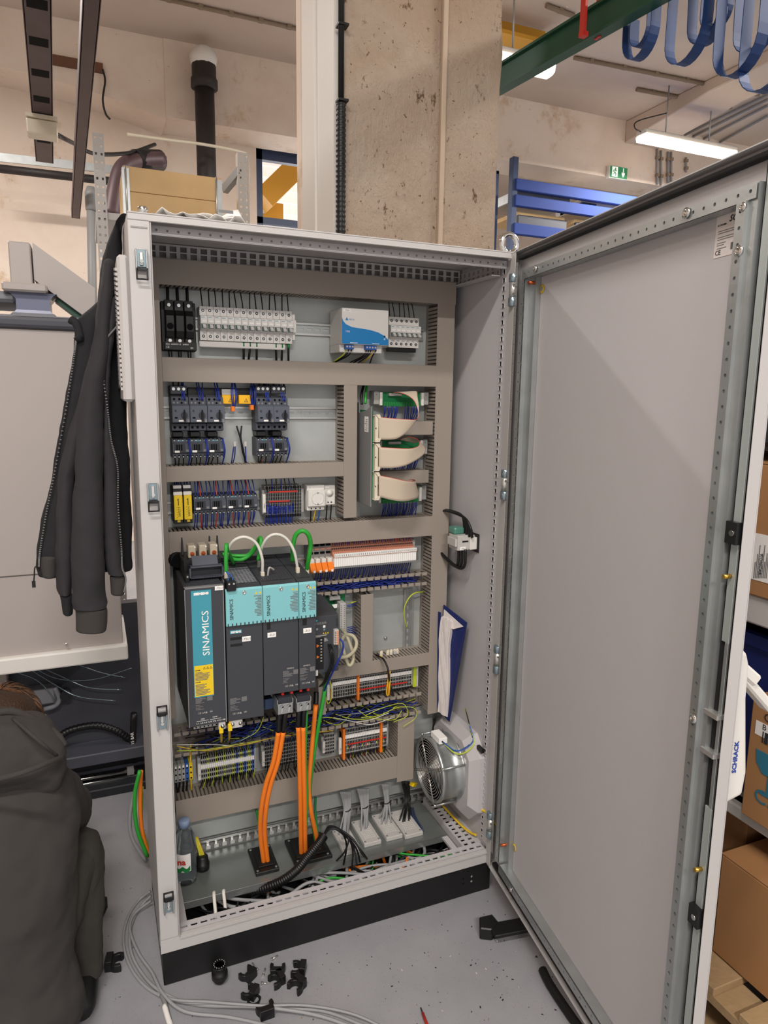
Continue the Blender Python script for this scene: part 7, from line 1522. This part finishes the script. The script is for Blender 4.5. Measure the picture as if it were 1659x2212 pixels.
for i in range(3):
    tag(MB().tube([(.95, .19-.022*i, dz0+.004), (.95, .188-.02*i, dz0-.045), (.95, .21-.015*i, dz0-.064), (.94, .25-.008*i, dz0-.05), (.93, .285, dz0-.028)], .0048, 'wire_black', 8, 8).build('power_cable'), 'thick black cable bending out of the bottom of the wall device, %s from the back' % ORD[i], 'cable', 'cables below the wall device')
# folder
fa = at(985, 1555, y=.2); zf0, zf1 = fa.z, at(985, 1320, y=.2).z
t = thing('ring_binder', 'open navy ring binder with thick papers against the right cabinet wall', 'binder', (.95, .2, zf0))
bx = [at(988, 1552, y=.16), at(1007, 1345, y=.13)]
rows = [[Vector((.955-.002*math.sin(q*3), .245-.01*q, zf0+.015)) for q in (0, 1, 2)], [Vector((.957, .25-.012*q, zf0+(zf1-zf0)*.5)) for q in (0, 1, 2)]]
def slab(pts4, dx, m, name, par, **k):
    vs = [Vector(p) for p in pts4]; vs += [v+Vector(dx) for v in vs]
    return MB().add(vs, [(0, 1, 2, 3), (7, 6, 5, 4), (0, 4, 5, 1), (1, 5, 6, 2), (2, 6, 7, 3), (3, 7, 4, 0)], m).build(name, par, **k)
slab([(.935, .255, zf0+.01), (.938, .195, zf0), (.965, .15, zf1-.025), (.938, .258, zf1+.005)], (.004, .002, 0), 'navy', 'cover', t)
slab([(.928, .262, zf0+.01), (.93, .255, zf0+.01), (.928, .26, zf1-.02), (.924, .272, zf1-.02)], (.003, 0, 0), 'navy', 'cover', t)
pr = []
for k in range(9):
    u = k/8; o = MB(); A = [Vector((.926+.001*k+.002*math.sin(j*1.7+k), .252-.0055*k-.004*math.sin(j*.9), zf0+.012+(zf1-zf0-.045+.004*math.sin(k*2))*j/8)) for j in range(9)]; B = [a+Vector((.012, .006, 0)) for a in A]; o.strip(A, B, 'paper', False).build('page_stack', t, solid=.005)
slab([(.934, .25, zf1-.06), (.945, .2, zf1-.06), (.958, .16, zf1-.04), (.936, .25, zf1-.008)], (.002, 0, 0), 'paper', 'tab_divider', t)
# bottle
bp = at(405, 1917, z=gz); t = thing('water_bottle', 'clear plastic water bottle with pale blue cap on the gland plate', 'bottle', (bp.x, bp.y+.032, gz)); c = (bp.x, bp.y+.032, gz)
H_ = at(402, 1768, y=c[1]).z-gz
pf = [(0, .012), (.004, .03), (.02, .032), (.045, .031), (.05, .0295), (.055, .032), (.125, .0325), (.13, .031), (.15, .0315), (.17, .028), (.19, .02), (.2, .0135), (.203, .0125)]
s = (H_-.022)/.203; MB().lathe(c, (0, 0, 1), [(a*s, r_) for a, r_ in pf], 'bottle', 28).build('body', t); MB().lathe((c[0], c[1], gz+H_-.022), (0, 0, 1), [(0, .0165), (.019, .0165), (.021, .015), (.021, 0)], 'cap_blue', 24).build('cap', t)
lb = MB(); rows = []
for z in (.058*s, .122*s): rows.append([Vector((c[0]+.0332*math.cos(a), c[1]+.0332*math.sin(a), gz+z)) for a in [PI*1.0+PI*.62*i/16 for i in range(17)]])
lb.grid(rows, 'white_label').build('label', t); rows = []
for z in (.058*s, .074*s): rows.append([Vector((c[0]+.0335*math.cos(a), c[1]+.0335*math.sin(a), gz+z+.004*math.sin(a*9))) for a in [PI*1.0+PI*.6*i/16 for i in range(17)]])
lb2 = MB().grid(rows, 'green_dk').build('label_print', t)
tx = text('na', .026, (c[0]-.026, c[1]-.0345, gz+.092*s), 'red', t, (PI/2, 0, -.35), 'LEFT', bold=.0008)
# ================================================================== JACKET
def loft(stations, m, n=20, seed=0, wr=.08, caps=True):
    """stations: (centre Vector, half width vec, half depth vec)"""
    R_ = random.Random(seed); ph = [R_.uniform(0, 6) for _ in range(4)]; b = MB(); rows = []
    for k, (c, hw, hd) in enumerate(stations):
        row = []
        for i in range(n):
            a = 2*PI*i/n; f = 1+wr*(math.sin(3*a+ph[0]+k*.35)*.5+math.sin(5*a+ph[1]-k*.5)*.35+math.sin(2*a+ph[2]+k*.9)*.3)
            row.append(Vector(c)+(Vector(hw)*math.cos(a)+Vector(hd)*math.sin(a))*f)
        rows.append(row)
    b.grid(rows, m, True, True)
    if caps:
        k0 = len(b.v)-len(rows)*n; b.f.append(tuple(k0+i for i in range(n))[::-1]); b.mi.append(b._m(m)); b.sm.append(True); b.f.append(tuple(k0+(len(rows)-1)*n+i for i in range(n))); b.mi.append(b._m(m)); b.sm.append(True)
    return b
def pxloft(st, dep, m, seed=0, wr=.06, n=20, dv=None):
    """st: (pxl, pxr, py, y): left/right outline in the photo at a depth y"""
    P = []
    for l, r_, py, y in st:
        a, c = at(l, py, y=y), at(r_, py, y=y); P.append(((a+c)/2, (c-a)/2, Vector((0, dep, 0))))
    Q = []
    for i in range(len(P)-1):
        for k in range(4):
            t_ = k/4; Q.append(tuple(P[i][j].lerp(P[i+1][j], t_) for j in range(3)))
    Q.append(P[-1]); return loft(Q, m, n, seed, wr)
jk = thing('jacket', 'dark grey zip jacket hanging on the left side of the cabinet', 'jacket', (-.12, .25, .9))
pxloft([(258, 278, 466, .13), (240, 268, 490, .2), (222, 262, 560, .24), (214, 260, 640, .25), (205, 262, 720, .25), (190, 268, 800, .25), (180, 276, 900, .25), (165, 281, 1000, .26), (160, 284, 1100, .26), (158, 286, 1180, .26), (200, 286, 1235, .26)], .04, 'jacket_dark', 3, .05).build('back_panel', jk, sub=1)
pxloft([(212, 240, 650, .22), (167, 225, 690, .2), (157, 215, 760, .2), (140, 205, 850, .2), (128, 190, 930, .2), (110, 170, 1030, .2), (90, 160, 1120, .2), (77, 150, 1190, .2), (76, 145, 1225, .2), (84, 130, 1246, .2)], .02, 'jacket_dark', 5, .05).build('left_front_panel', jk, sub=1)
pxloft([(222, 248, 560, .18), (212, 246, 640, .17), (200, 240, 740, .165), (178, 232, 820, .16), (166, 226, 900, .155), (160, 223, 1000, .15), (155, 223, 1085, .15), (154, 226, 1180, .15), (153, 231, 1270, .15), (154, 235, 1300, .15), (158, 233, 1314, .15)], .038, 'jacket', 8, .05).build('front_sleeve', jk, sub=1)
pxloft([(160, 231, 1312, .15), (162, 233, 1318, .15), (163, 232, 1345, .15), (163, 230, 1364, .15)], .034, 'hoodie', 2, .015).build('cuff', jk, sub=1)
pxloft([(200, 232, 780, .19), (165, 200, 870, .185), (142, 180, 950, .18), (121, 165, 1035, .18), (120, 160, 1110, .18), (121, 158, 1200, .18), (123, 156, 1270, .18), (128, 155, 1284, .18)], .03, 'jacket', 11, .05).build('rear_sleeve', jk, sub=1)
pxloft([(128, 157, 1282, .18), (132, 158, 1300, .18), (136, 158, 1328, .18)], .026, 'jacket_dark', 4, .015).build('cuff', jk, sub=1)
pxloft([(232, 256, 640, .17), (226, 252, 700, .16), (226, 240, 760, .16), (222, 238, 850, .16), (222, 240, 940, .16), (222, 254, 1010, .16), (223, 255, 1090, .16), (225, 261, 1180, .16), (228, 266, 1225, .16), (232, 270, 1245, .16)], .02, 'jacket', 13, .04).build('right_front_panel', jk, sub=1)
pxloft([(236, 270, 1242, .165), (238, 274, 1262, .165), (240, 268, 1286, .165)], .018, 'hoodie', 9, .03).build('waistband', jk, sub=1)
pxloft([(86, 128, 1198, .195), (86, 124, 1225, .195), (92, 122, 1248, .195)], .024, 'hoodie', 15, .03).build('waistband', jk, sub=1)
def zipper(pts, name):
    P = smooth_path([at(p, q, y=y) for p, q, y in pts], 16); b = MB().tube(P, .0018, 'black', 6, 1)
    for i in range(0, len(P)-1): b.obox(P[i], (.0018, 0, 0), (0, .0016, 0), (0, 0, .001), 'grey_mid')
    return b.build(name, jk)
zipper([(165, 725, .178), (160, 770, .178), (145, 870, .178), (120, 1010, .178), (100, 1110, .178), (86, 1195, .178), (84, 1225, .178)], 'zipper'); zipper([(252, 705, .138), (228, 735, .138), (218, 770, .138), (232, 880, .138), (240, 950, .138), (254, 1010, .138), (255, 1090, .138), (262, 1180, .138), (264, 1225, .138), (272, 1250, .145), (268, 1280, .145)], 'zipper')
zp = MB().tube([at(84, 1228, y=.17), at(78, 1224, y=.168), at(75, 1228, y=.168), at(74, 1245, y=.168), at(73, 1256, y=.168)], .0018, 'black', 6, 5); q = at(73, 1262, y=.168); zp.box(q.x-.004, q.x+.004, q.y-.002, q.y+.002, q.z-.008, q.z+.008, 'black').build('zip_pull', jk)
wire(jk, [at(152, 690, y=.19), at(165, 700, y=.185), at(172, 730, y=.18), at(165, 725, y=.178)], .01, 'jacket_dark', 'collar', 8, 6)
# ================================================================== PERSON
def folds(o, scale, strength, sub=2):
    for q in list(o.modifiers): o.modifiers.remove(q)
    u = o.modifiers.new('u', 'SUBSURF'); u.levels = sub; u.render_levels = sub
    tx = bpy.data.textures.new('folds', 'CLOUDS'); tx.noise_scale = scale; tx.noise_depth = 2
    d = o.modifiers.new('d', 'DISPLACE'); d.texture = tx; d.strength = strength; d.mid_level = .5; d.texture_coords = 'LOCAL'
    return o
pz = thing('person', 'person in a dark grey hooded sweatshirt crouching with back to the camera at lower left', 'person', (-.36, .0, 0))
sk = [((-.40, -.02, .22), None, .09), ((-.40, .0, .38), 0, .09), ((-.39, .03, .54), 1, .09), ((-.35, .09, .66), 2, .045), ((-.335, .14, .72), 3, .06), ((-.33, .19, .75), 4, .06),
 ((-.25, .06, .60), 2, .045), ((-.19, .22, .42), 6, .032), ((-.30, .42, .46), 7, .026), ((-.34, .48, .48), 8, .028),
 ((-.54, .06, .60), 2, .045), ((-.62, .22, .42), 10, .032), ((-.46, .42, .46), 11, .026), ((-.42, .48, .48), 12, .028),
 ((-.31, -.0, .2), 0, .06), ((-.18, .1, .375), 14, .035), ((-.195, .06, .09), 15, .02), ((-.19, .16, .04), 16, .025),
 ((-.50, .0, .2), 0, .06), ((-.61, .24, .38), 18, .04), ((-.56, .06, .09), 19, .03), ((-.57, .2, .04), 20, .025)]
V_ = [q[0] for q in sk]; E_ = [(q[1], i) for i, q in enumerate(sk) if q[1] is not None]; Rr = [q[2] for q in sk]
for pm, sg in ((9, 1), (13, -1)):
    for k in range(5):
        base = Vector(V_[pm]); L_ = (.05, .065, .075, .07, .055)[k]
        if k == 0: a = base+Vector((sg*.03, -.01, .01)); c_ = a+Vector((sg*.02, .02, .015)); e = c_+Vector((-sg*.004, .02, .01))
        else: a = base+Vector((-sg*(-.024+.012*k), .03, .004)); c_ = a+Vector((0, L_*.5, -.006)); e = c_+Vector((0, L_*.35, -.022))
        i0 = len(V_); V_ += [tuple(a), tuple(c_), tuple(e)]; E_ += [(pm, i0), (i0, i0+1), (i0+1, i0+2)]; Rr += [.009, .0085, .0075]
me = bpy.data.meshes.new('body'); L = Vector(pz.location); me.from_pydata([tuple(Vector(v)-L) for v in V_], E_, []); me.materials.append(M['skin'])
bo = bpy.data.objects.new('body', me); COL.objects.link(bo); bo.parent = pz
mo = bo.modifiers.new('skin', 'SKIN'); mo.use_smooth_shade = True
for i, sv in enumerate(me.skin_vertices[0].data): sv.radius = (Rr[i], Rr[i]); sv.use_root = (i == 0)
bo.modifiers.new('sub', 'SUBSURF').levels = 1
def sect(c, hw, hd, tilt=0.): return (Vector(c), Vector((hw, 0, 0)), Vector((0, hd*math.cos(tilt), -hd*math.sin(tilt))))
def fine(st, k=3):
    out = []
    for i in range(len(st)-1):
        for j in range(k): out.append(tuple(st[i][q].lerp(st[i+1][q], j/k) for q in range(3)))
    return out+[st[-1]]
st_ = [sect((-.40, -.06, .035), .18, .12), sect((-.40, -.07, .07), .205, .14), sect((-.40, -.07, .15), .215, .145), sect((-.40, -.055, .22), .205, .14), sect((-.40, -.04, .29), .205, .145, .1), sect((-.395, -.02, .40), .217, .15, .2), sect((-.39, .0, .5), .217, .15, .3), sect((-.385, .025, .57), .215, .14, .45), sect((-.375, .05, .625), .195, .12, .55), sect((-.36, .075, .67), .135, .095, .6), sect((-.35, .095, .7), .075, .07, .7)]
o = folds(loft(fine(st_), 'hoodie', 32, 21, .02).build('sweatshirt', pz), .13, .03)
for k_, pts in enumerate(([(-60, 1690, -.13), (0, 1682, -.155), (60, 1665, -.16), (110, 1645, -.13), (135, 1636, -.08)],)): wire(pz, [at(p, q, y=y) for p, q, y in pts], .006, 'hoodie', 'neck_seam', 8, 6)
folds(loft(fine([(Vector((-.27, .05, .615)), Vector((.05, -.02, .03)), Vector((.0, .06, .03))), (Vector((-.225, .08, .575)), Vector((.06, -.01, .0)), Vector((0, .06, .03))), (Vector((-.2, .16, .46)), Vector((.052, 0, 0)), Vector((0, .045, .045))), (Vector((-.195, .24, .42)), Vector((.048, .02, 0)), Vector((0, .02, .05))), (Vector((-.24, .33, .44)), Vector((.03, .03, 0)), Vector((0, 0, .042))), (Vector((-.29, .41, .46)), Vector((.022, .024, 0)), Vector((0, 0, .034)))]), 'hoodie', 20, 5, .04).build('sleeve', pz), .08, .016)
folds(loft(fine([(Vector((-.51, .05, .615)), Vector((.05, .02, -.03)), Vector((0, .06, .03))), (Vector((-.57, .1, .56)), Vector((.06, .02, -.02)), Vector((0, .055, .05))), (Vector((-.62, .2, .43)), Vector((.05, 0, 0)), Vector((0, .045, .045))), (Vector((-.59, .31, .44)), Vector((.03, -.04, 0)), Vector((0, .02, .045))), (Vector((-.48, .41, .46)), Vector((.022, -.024, 0)), Vector((0, 0, .034)))]), 'hoodie', 20, 6, .04).build('sleeve', pz), .08, .016)
hood = [sect((-.365, -.045, .63), .10, .05, 1.1), sect((-.36, -.05, .655), .155, .07, .9), sect((-.355, -.04, .69), .175, .085, .8), sect((-.345, -.02, .73), .16, .085, .7), sect((-.338, .01, .77), .125, .075, .7), sect((-.335, .04, .79), .1, .05, .9), sect((-.335, .06, .77), .085, .03, 1.)]
folds(loft(fine(hood), 'hoodie', 30, 9, .03).build('hood', pz), .09, .025)
wire(pz, [at(28, 1552, y=-.02), at(60, 1580, y=-.085), at(95, 1610, y=-.1), at(122, 1632, y=-.075)], .004, 'hoodie', 'hood_seam', 8, 6)
wire(pz, [at(-30, 1545, y=.0), at(20, 1536, y=.0), at(60, 1548, y=.0), at(95, 1568, y=.0), at(125, 1590, y=-.02), at(138, 1612, y=-.03)], .009, 'hoodie', 'hood_hem', 8, 6)
hcn = Vector((-.335, .165, .735))
loft(fine([(hcn+Vector((0, -.06, -.075)), Vector((.03, 0, 0)), Vector((0, .02, -.03))), (hcn+Vector((0, -.065, -.05)), Vector((.068, 0, 0)), Vector((0, .055, -.035))), (hcn+Vector((0, -.04, -.01)), Vector((.085, 0, 0)), Vector((0, .088, -.04))), (hcn+Vector((0, -.02, .03)), Vector((.085, 0, 0)), Vector((0, .092, -.03))), (hcn+Vector((0, -.01, .065)), Vector((.068, 0, 0)), Vector((0, .075, -.02))), (hcn+Vector((0, 0, .085)), Vector((.03, 0, 0)), Vector((0, .035, -.01)))], 2), 'hair', 26, 3, .03).build('hair', pz, sub=1)
hr = MB(); Rh = random.Random(4)
for i in range(700):
    a = Rh.uniform(0, 2*PI); el = Rh.uniform(.05, 1.5); d = Vector((math.cos(a)*math.cos(el)*.085, math.sin(a)*math.cos(el)*.094-.02, math.sin(el)*.09)); p = hcn+d; tn = Vector((math.cos(a), math.sin(a)-.6, -1.0)).normalized(); tn = (tn-d.normalized()*tn.dot(d.normalized())).normalized()
    hr.tube([p, p+tn*.016+d*.05, p+tn*.034+d*.03], lambda s: .0013*(1-s*.7), 'hair_light' if i % 3 else 'hair', 3, 2)
o = hr.build('hair_strands', pz); o['kind'] = 'stuff'
MB().lathe(hcn+Vector((.083, .05, -.04)), (1, 0, 0), [(-.01, .02), (.0, .022), (.008, .017), (.009, 0)], 'skin', 12).build('ear', pz)
def leg(hip, knee, ank, seed):
    h, k, n = Vector(hip), Vector(knee), Vector(ank); a = (k-h); b_ = (n-k); X1 = Vector((1, 0, 0)); st1 = []; st2 = []
    for u, r_ in ((-.05, .06), (.1, .08), (.4, .076), (.7, .066), (.92, .058), (1.05, .045), (1.12, .02)):
        d = a.normalized(); e1 = (X1-d*X1.dot(d)).normalized(); st1.append((h+a*u, e1*r_, d.cross(e1)*r_))
    for u, r_ in ((-.16, .02), (-.1, .042), (.02, .054), (.3, .058), (.6, .053), (.95, .05), (1.05, .05)):
        d = b_.normalized(); e1 = (X1-d*X1.dot(d)).normalized(); st2.append((k+b_*u, e1*r_, d.cross(e1)*r_))
    m1, m2 = loft(fine(st1), 'trousers', 20, seed, .05), loft(fine(st2), 'trousers', 20, seed+1, .06); n0 = len(m1.v); m1.v += m2.v; m1.f += [tuple(q+n0 for q in f) for f in m2.f]; m1.mi += m2.mi; m1.sm += m2.sm
    return folds(m1.build('trouser_leg', pz), .06, .014)
leg((-.29, -.02, .22), (-.178, .1, .385), (-.19, .06, .07), 7); leg((-.5, -.02, .2), (-.61, .24, .38), (-.57, .08, .1), 17)
for x, y in ((-.195, .08), (-.57, .1)):
    loft([(Vector((x, y-.13, .03)), Vector((.03, 0, 0)), Vector((0, 0, .025))), (Vector((x, y-.08, .045)), Vector((.042, 0, 0)), Vector((0, 0, .045))), (Vector((x, y, .05)), Vector((.044, 0, 0)), Vector((0, 0, .05))), (Vector((x, y+.09, .036)), Vector((.048, 0, 0)), Vector((0, 0, .036))), (Vector((x, y+.15, .026)), Vector((.03, 0, 0)), Vector((0, 0, .024)))], 'black', 16, 2, .01).build('shoe', pz, sub=1)
loft([sect((-.33, -.11, .02), .1, .1), sect((-.33, -.11, .05), .12, .12)], 'denim', 20, 3, .02).build('shirt_tail', pz)
for o in list(jk.children):
    if o.name.split('.')[0] in ('back_panel', 'left_front_panel', 'front_sleeve', 'rear_sleeve', 'right_front_panel'): folds(o, .1, .013)
# ================================================================== FLOOR ITEMS
def flo(px, py, z=0): return at(px, py, z=z)
def clip(label, px, py, a, s=1.):
    """black C-shaped conduit clip standing on the floor"""
    c = flo(px, py); b = MB(); R0, R1_ = .0125*s, .02*s; pts = []
    arc = [(-.35+i*(PI+.7)/12) for i in range(13)]
    outer = [(R1_*math.cos(q+PI/2+PI/2), R1_*math.sin(q+PI)) for q in arc]; 
    po = [(R1_*1.05*math.cos(q), R1_*1.05*math.sin(q)) for q in [PI*.35+i*(PI*1.3)/12 for i in range(13)]]; pi_ = [(R0*math.cos(q), R0*math.sin(q)) for q in [PI*.35+i*(PI*1.3)/12 for i in range(13)]][::-1]
    m = MB(); ca, sa = math.cos(a), math.sin(a)
    poly = [(ca*x-sa*y+c.x, sa*x+ca*y+c.y) for x, y in po+pi_]
    m.prism(poly, 'z', .0, .018*s, 'black'); bx = [(ca*x-sa*y+c.x, sa*x+ca*y+c.y) for x, y in ((-.027*s, -.016*s), (-.012*s, -.016*s), (-.012*s, .016*s), (-.027*s, .016*s))]
    m.prism(bx, 'z', 0, .026*s, 'black')
    return tag(m.build('conduit_clip', bev=.0008), label, 'clip', 'black conduit clips on the floor')
clip('black conduit clip nearest the plinth, above the one with the nut', 531, 2108, 2.2); clip('black conduit clip touching the hexagonal nut', 535, 2148, 2.4); clip('black conduit clip at the top middle of the scattered clips', 600, 2097, 1.2); clip('black conduit clip at the centre with an open side to the right', 592, 2127, -2.9)
clip('black conduit clip at the upper right of the scattered clips', 638, 2100, 2.7, 1.05); clip('black conduit clip at the lower right of the scattered clips', 637, 2140, -2.6, 1.05); clip('black conduit clip lying under the grey cables', 572, 2183, 1.6, 1.1); clip('black conduit clip alone near the crouching person', 256, 2086, -.2, 1.2)
c = flo(549, 2162); b = MB(); hexo = [(c.x+.0185*math.cos(q), c.y+.0185*math.sin(q)) for q in [i*PI/3 for i in range(6)]]
n_ = 24; ro = []; 
for i in range(n_):
    q = 2*PI*i/n_; k = q % (PI/3)-PI/6; r_ = .0185*math.cos(PI/6)/math.cos(k); ro.append((r_, q))
rows = [[Vector((c.x+r_*math.cos(q), c.y+r_*math.sin(q), 0)) for r_, q in ro], [Vector((c.x+r_*math.cos(q), c.y+r_*math.sin(q), .006)) for r_, q in ro], [Vector((c.x+.0125*math.cos(q), c.y+.0125*math.sin(q), .006)) for r_, q in ro], [Vector((c.x+.0125*math.cos(q), c.y+.0125*math.sin(q), 0)) for r_, q in ro]]
tag(b.grid(rows, 'black', False, True).build('lock_nut'), 'black hexagonal lock nut lying below the conduit clips', 'nut')
c = flo(475, 2120); t = thing('cable_gland', 'black screw gland standing on the floor against the plinth', 'gland', c, 0, 'round black glands')
MB().lathe(c, (0, 0, 1), [(0, .012), (.004, .015), (.012, .016), (.014, .021), (.03, .021), (.032, .018), (.046, .0165), (.05, .0165)], 'black', 20).build('body', t); MB().lathe((c.x, c.y, .05), (0, 0, 1), [(0, .0166), (.003, .015), (.0032, .0125), (-.01, .012), (-.01, 0)], 'black_matte', 20).build('bore', t)
for k in range(14): q = 2*PI*k/14; MB().box(c.x+.0142*math.cos(q)-.0008, c.x+.0142*math.cos(q)+.0008, c.y+.0142*math.sin(q)-.0008, c.y+.0142*math.sin(q)+.0008, .051, .0545, 'grey_light').build('rim_tooth', t)
def screw(label, p, q):
    a, b_ = flo(*p, z=.003), flo(*q, z=.003); d = (b_-a); t = thing('screw', label, 'screw', a, 0, 'loose screws on the floor'); MB().cyl(a, b_, .0022, 'zinc_bright', 8).build('shank', t); MB().cyl(a-d.normalized()*.003, a+d.normalized()*.001, .0042, 'chrome', 10).build('head', t)
screw('loose screw touching the uppermost left clip', (556, 2094), (545, 2080)); screw('loose screw standing between the clips and the plinth', (569, 2106), (573, 2092)); screw('loose screw farthest right near the plinth', (588, 2072), (600, 2064)); screw('loose screw beside the centre clip', (567, 2124), (577, 2124)); screw('tiny screw beside the black wedge', (1072, 2030), (1075, 2034))
# black wedge under the door
t = thing('floor_bracket', 'black bent bracket lying on the floor below the door', 'bracket', flo(1090, 2010)); a, b_ = flo(1062, 2012, z=.03), flo(1160, 1993, z=.03); d = (b_-a).normalized(); MB().bar(a, b_+d*.12, .05, .012, 'black').build('arm', t, bev=.002)
q = flo(1055, 2012, z=.03); MB().prism([(flo(1034, 2005).x, flo(1034, 2005).y), (flo(1036, 2030).x, flo(1036, 2030).y), (flo(1062, 2033).x, flo(1062, 2033).y), (flo(1078, 2018).x, flo(1078, 2018).y), (flo(1062, 1998).x, flo(1062, 1998).y)], 'z', 0, .038, 'black').build('foot', t, bev=.003)
tag(MB().tube([flo(1172, 2095, z=.012), flo(1190, 2130, z=.012), flo(1230, 2190, z=.012), flo(1280, 2260, z=.012)], .012, 'rubber', 10, 6).build('rubber_hose'), 'black rubber hose on the floor under the door', 'hose')
# grey cables on the floor
def fcable(label, pts, r=.0042, m='wire_grey'): return tag(MB().tube([flo(p, q, z=r+dz) for p, q, dz in pts], r, m, 8, 8).build('floor_cable'), label, 'cable', 'grey cables on the floor')
fcable('grey floor cable with the widest loop beside the plinth', [(325, 1925, .02), (300, 1945, 0), (277, 1980, 0), (267, 2020, 0), (272, 2065, 0), (295, 2110, 0), (335, 2145, 0), (400, 2165, .006), (500, 2168, .008), (600, 2178, .004), (700, 2185, 0), (800, 2222, 0)])
fcable('grey floor cable running just inside the widest loop', [(326, 1935, .02), (303, 1960, 0), (282, 2005, .004), (283, 2055, .004), (305, 2100, .002), (345, 2140, .006), (420, 2170, 0), (560, 2175, .012), (680, 2192, .006), (780, 2225, 0)])
fcable('grey floor cable crossing straight to the plinth corner', [(327, 1945, .02), (290, 1975, .01), (281, 2010, .01), (300, 2060, .01), (328, 2100, .01), (352, 2146, .012), (400, 2185, .006), (500, 2198, 0), (620, 2225, 0)])
fcable('thin grey floor cable along the bottom edge of the picture', [(330, 2130, 0), (370, 2158, .01), (450, 2164, .016), (560, 2172, .018), (660, 2172, .012), (760, 2190, .008), (850, 2230, 0)], .0035)
t = thing('labelled_cable', 'grey cable end with a printed label near the plinth corner', 'cable', flo(360, 2180)); MB().tube([flo(349, 2150, z=.006), flo(356, 2166, z=.006), flo(372, 2230, z=.006)], .006, 'grey_mid', 10, 5).build('sheath', t); MB().tube([flo(355, 2172, z=.0065), flo(362, 2196, z=.0065), flo(372, 2228, z=.0065)], .0068, 'paper_white', 10, 5).build('printed_sleeve', t)
t = thing('screwdriver', 'red screwdriver tip poking in at the bottom edge', 'screwdriver', flo(920, 2205)); MB().cyl(flo(909, 2177, z=.008), flo(913, 2188, z=.008), .0018, 'machine_black', 8).build('blade', t); MB().cyl(flo(913, 2188, z=.008), flo(940, 2260, z=.01), .0035, 'red', 10, .005).build('sleeve', t)
tag(MB().obox(flo(218, 1965, z=.02), (.012, .02, .01), (-.008, .006, 0), (0, .004, .016), 'black').build('work_tool', bev=.002), 'small black tool beside the knee of the crouching person', 'tool')
Rd = random.Random(77); db = MB()
for i in range(110):
    px, py = Rd.uniform(620, 1250), Rd.uniform(1930, 2240); p = flo(px, py)
    if p.y > -.02: continue
    s_ = Rd.uniform(.0005, .0016); a = Rd.uniform(0, 6); db.obox(p+Vector((0, 0, s_*.3)), (s_*2*math.cos(a), s_*2*math.sin(a), 0), (-s_*math.sin(a), s_*math.cos(a), 0), (0, 0, s_*.4), Rd.choice(['machine_black', 'machine_black', 'pipe_black', 'machine_black', 'grime', 'grey_light']))
tag(db.build('floor_debris'), 'tiny crumbs and wire snippets strewn over the grey floor', 'debris', None, 'stuff')
bpy.context.view_layer.update()
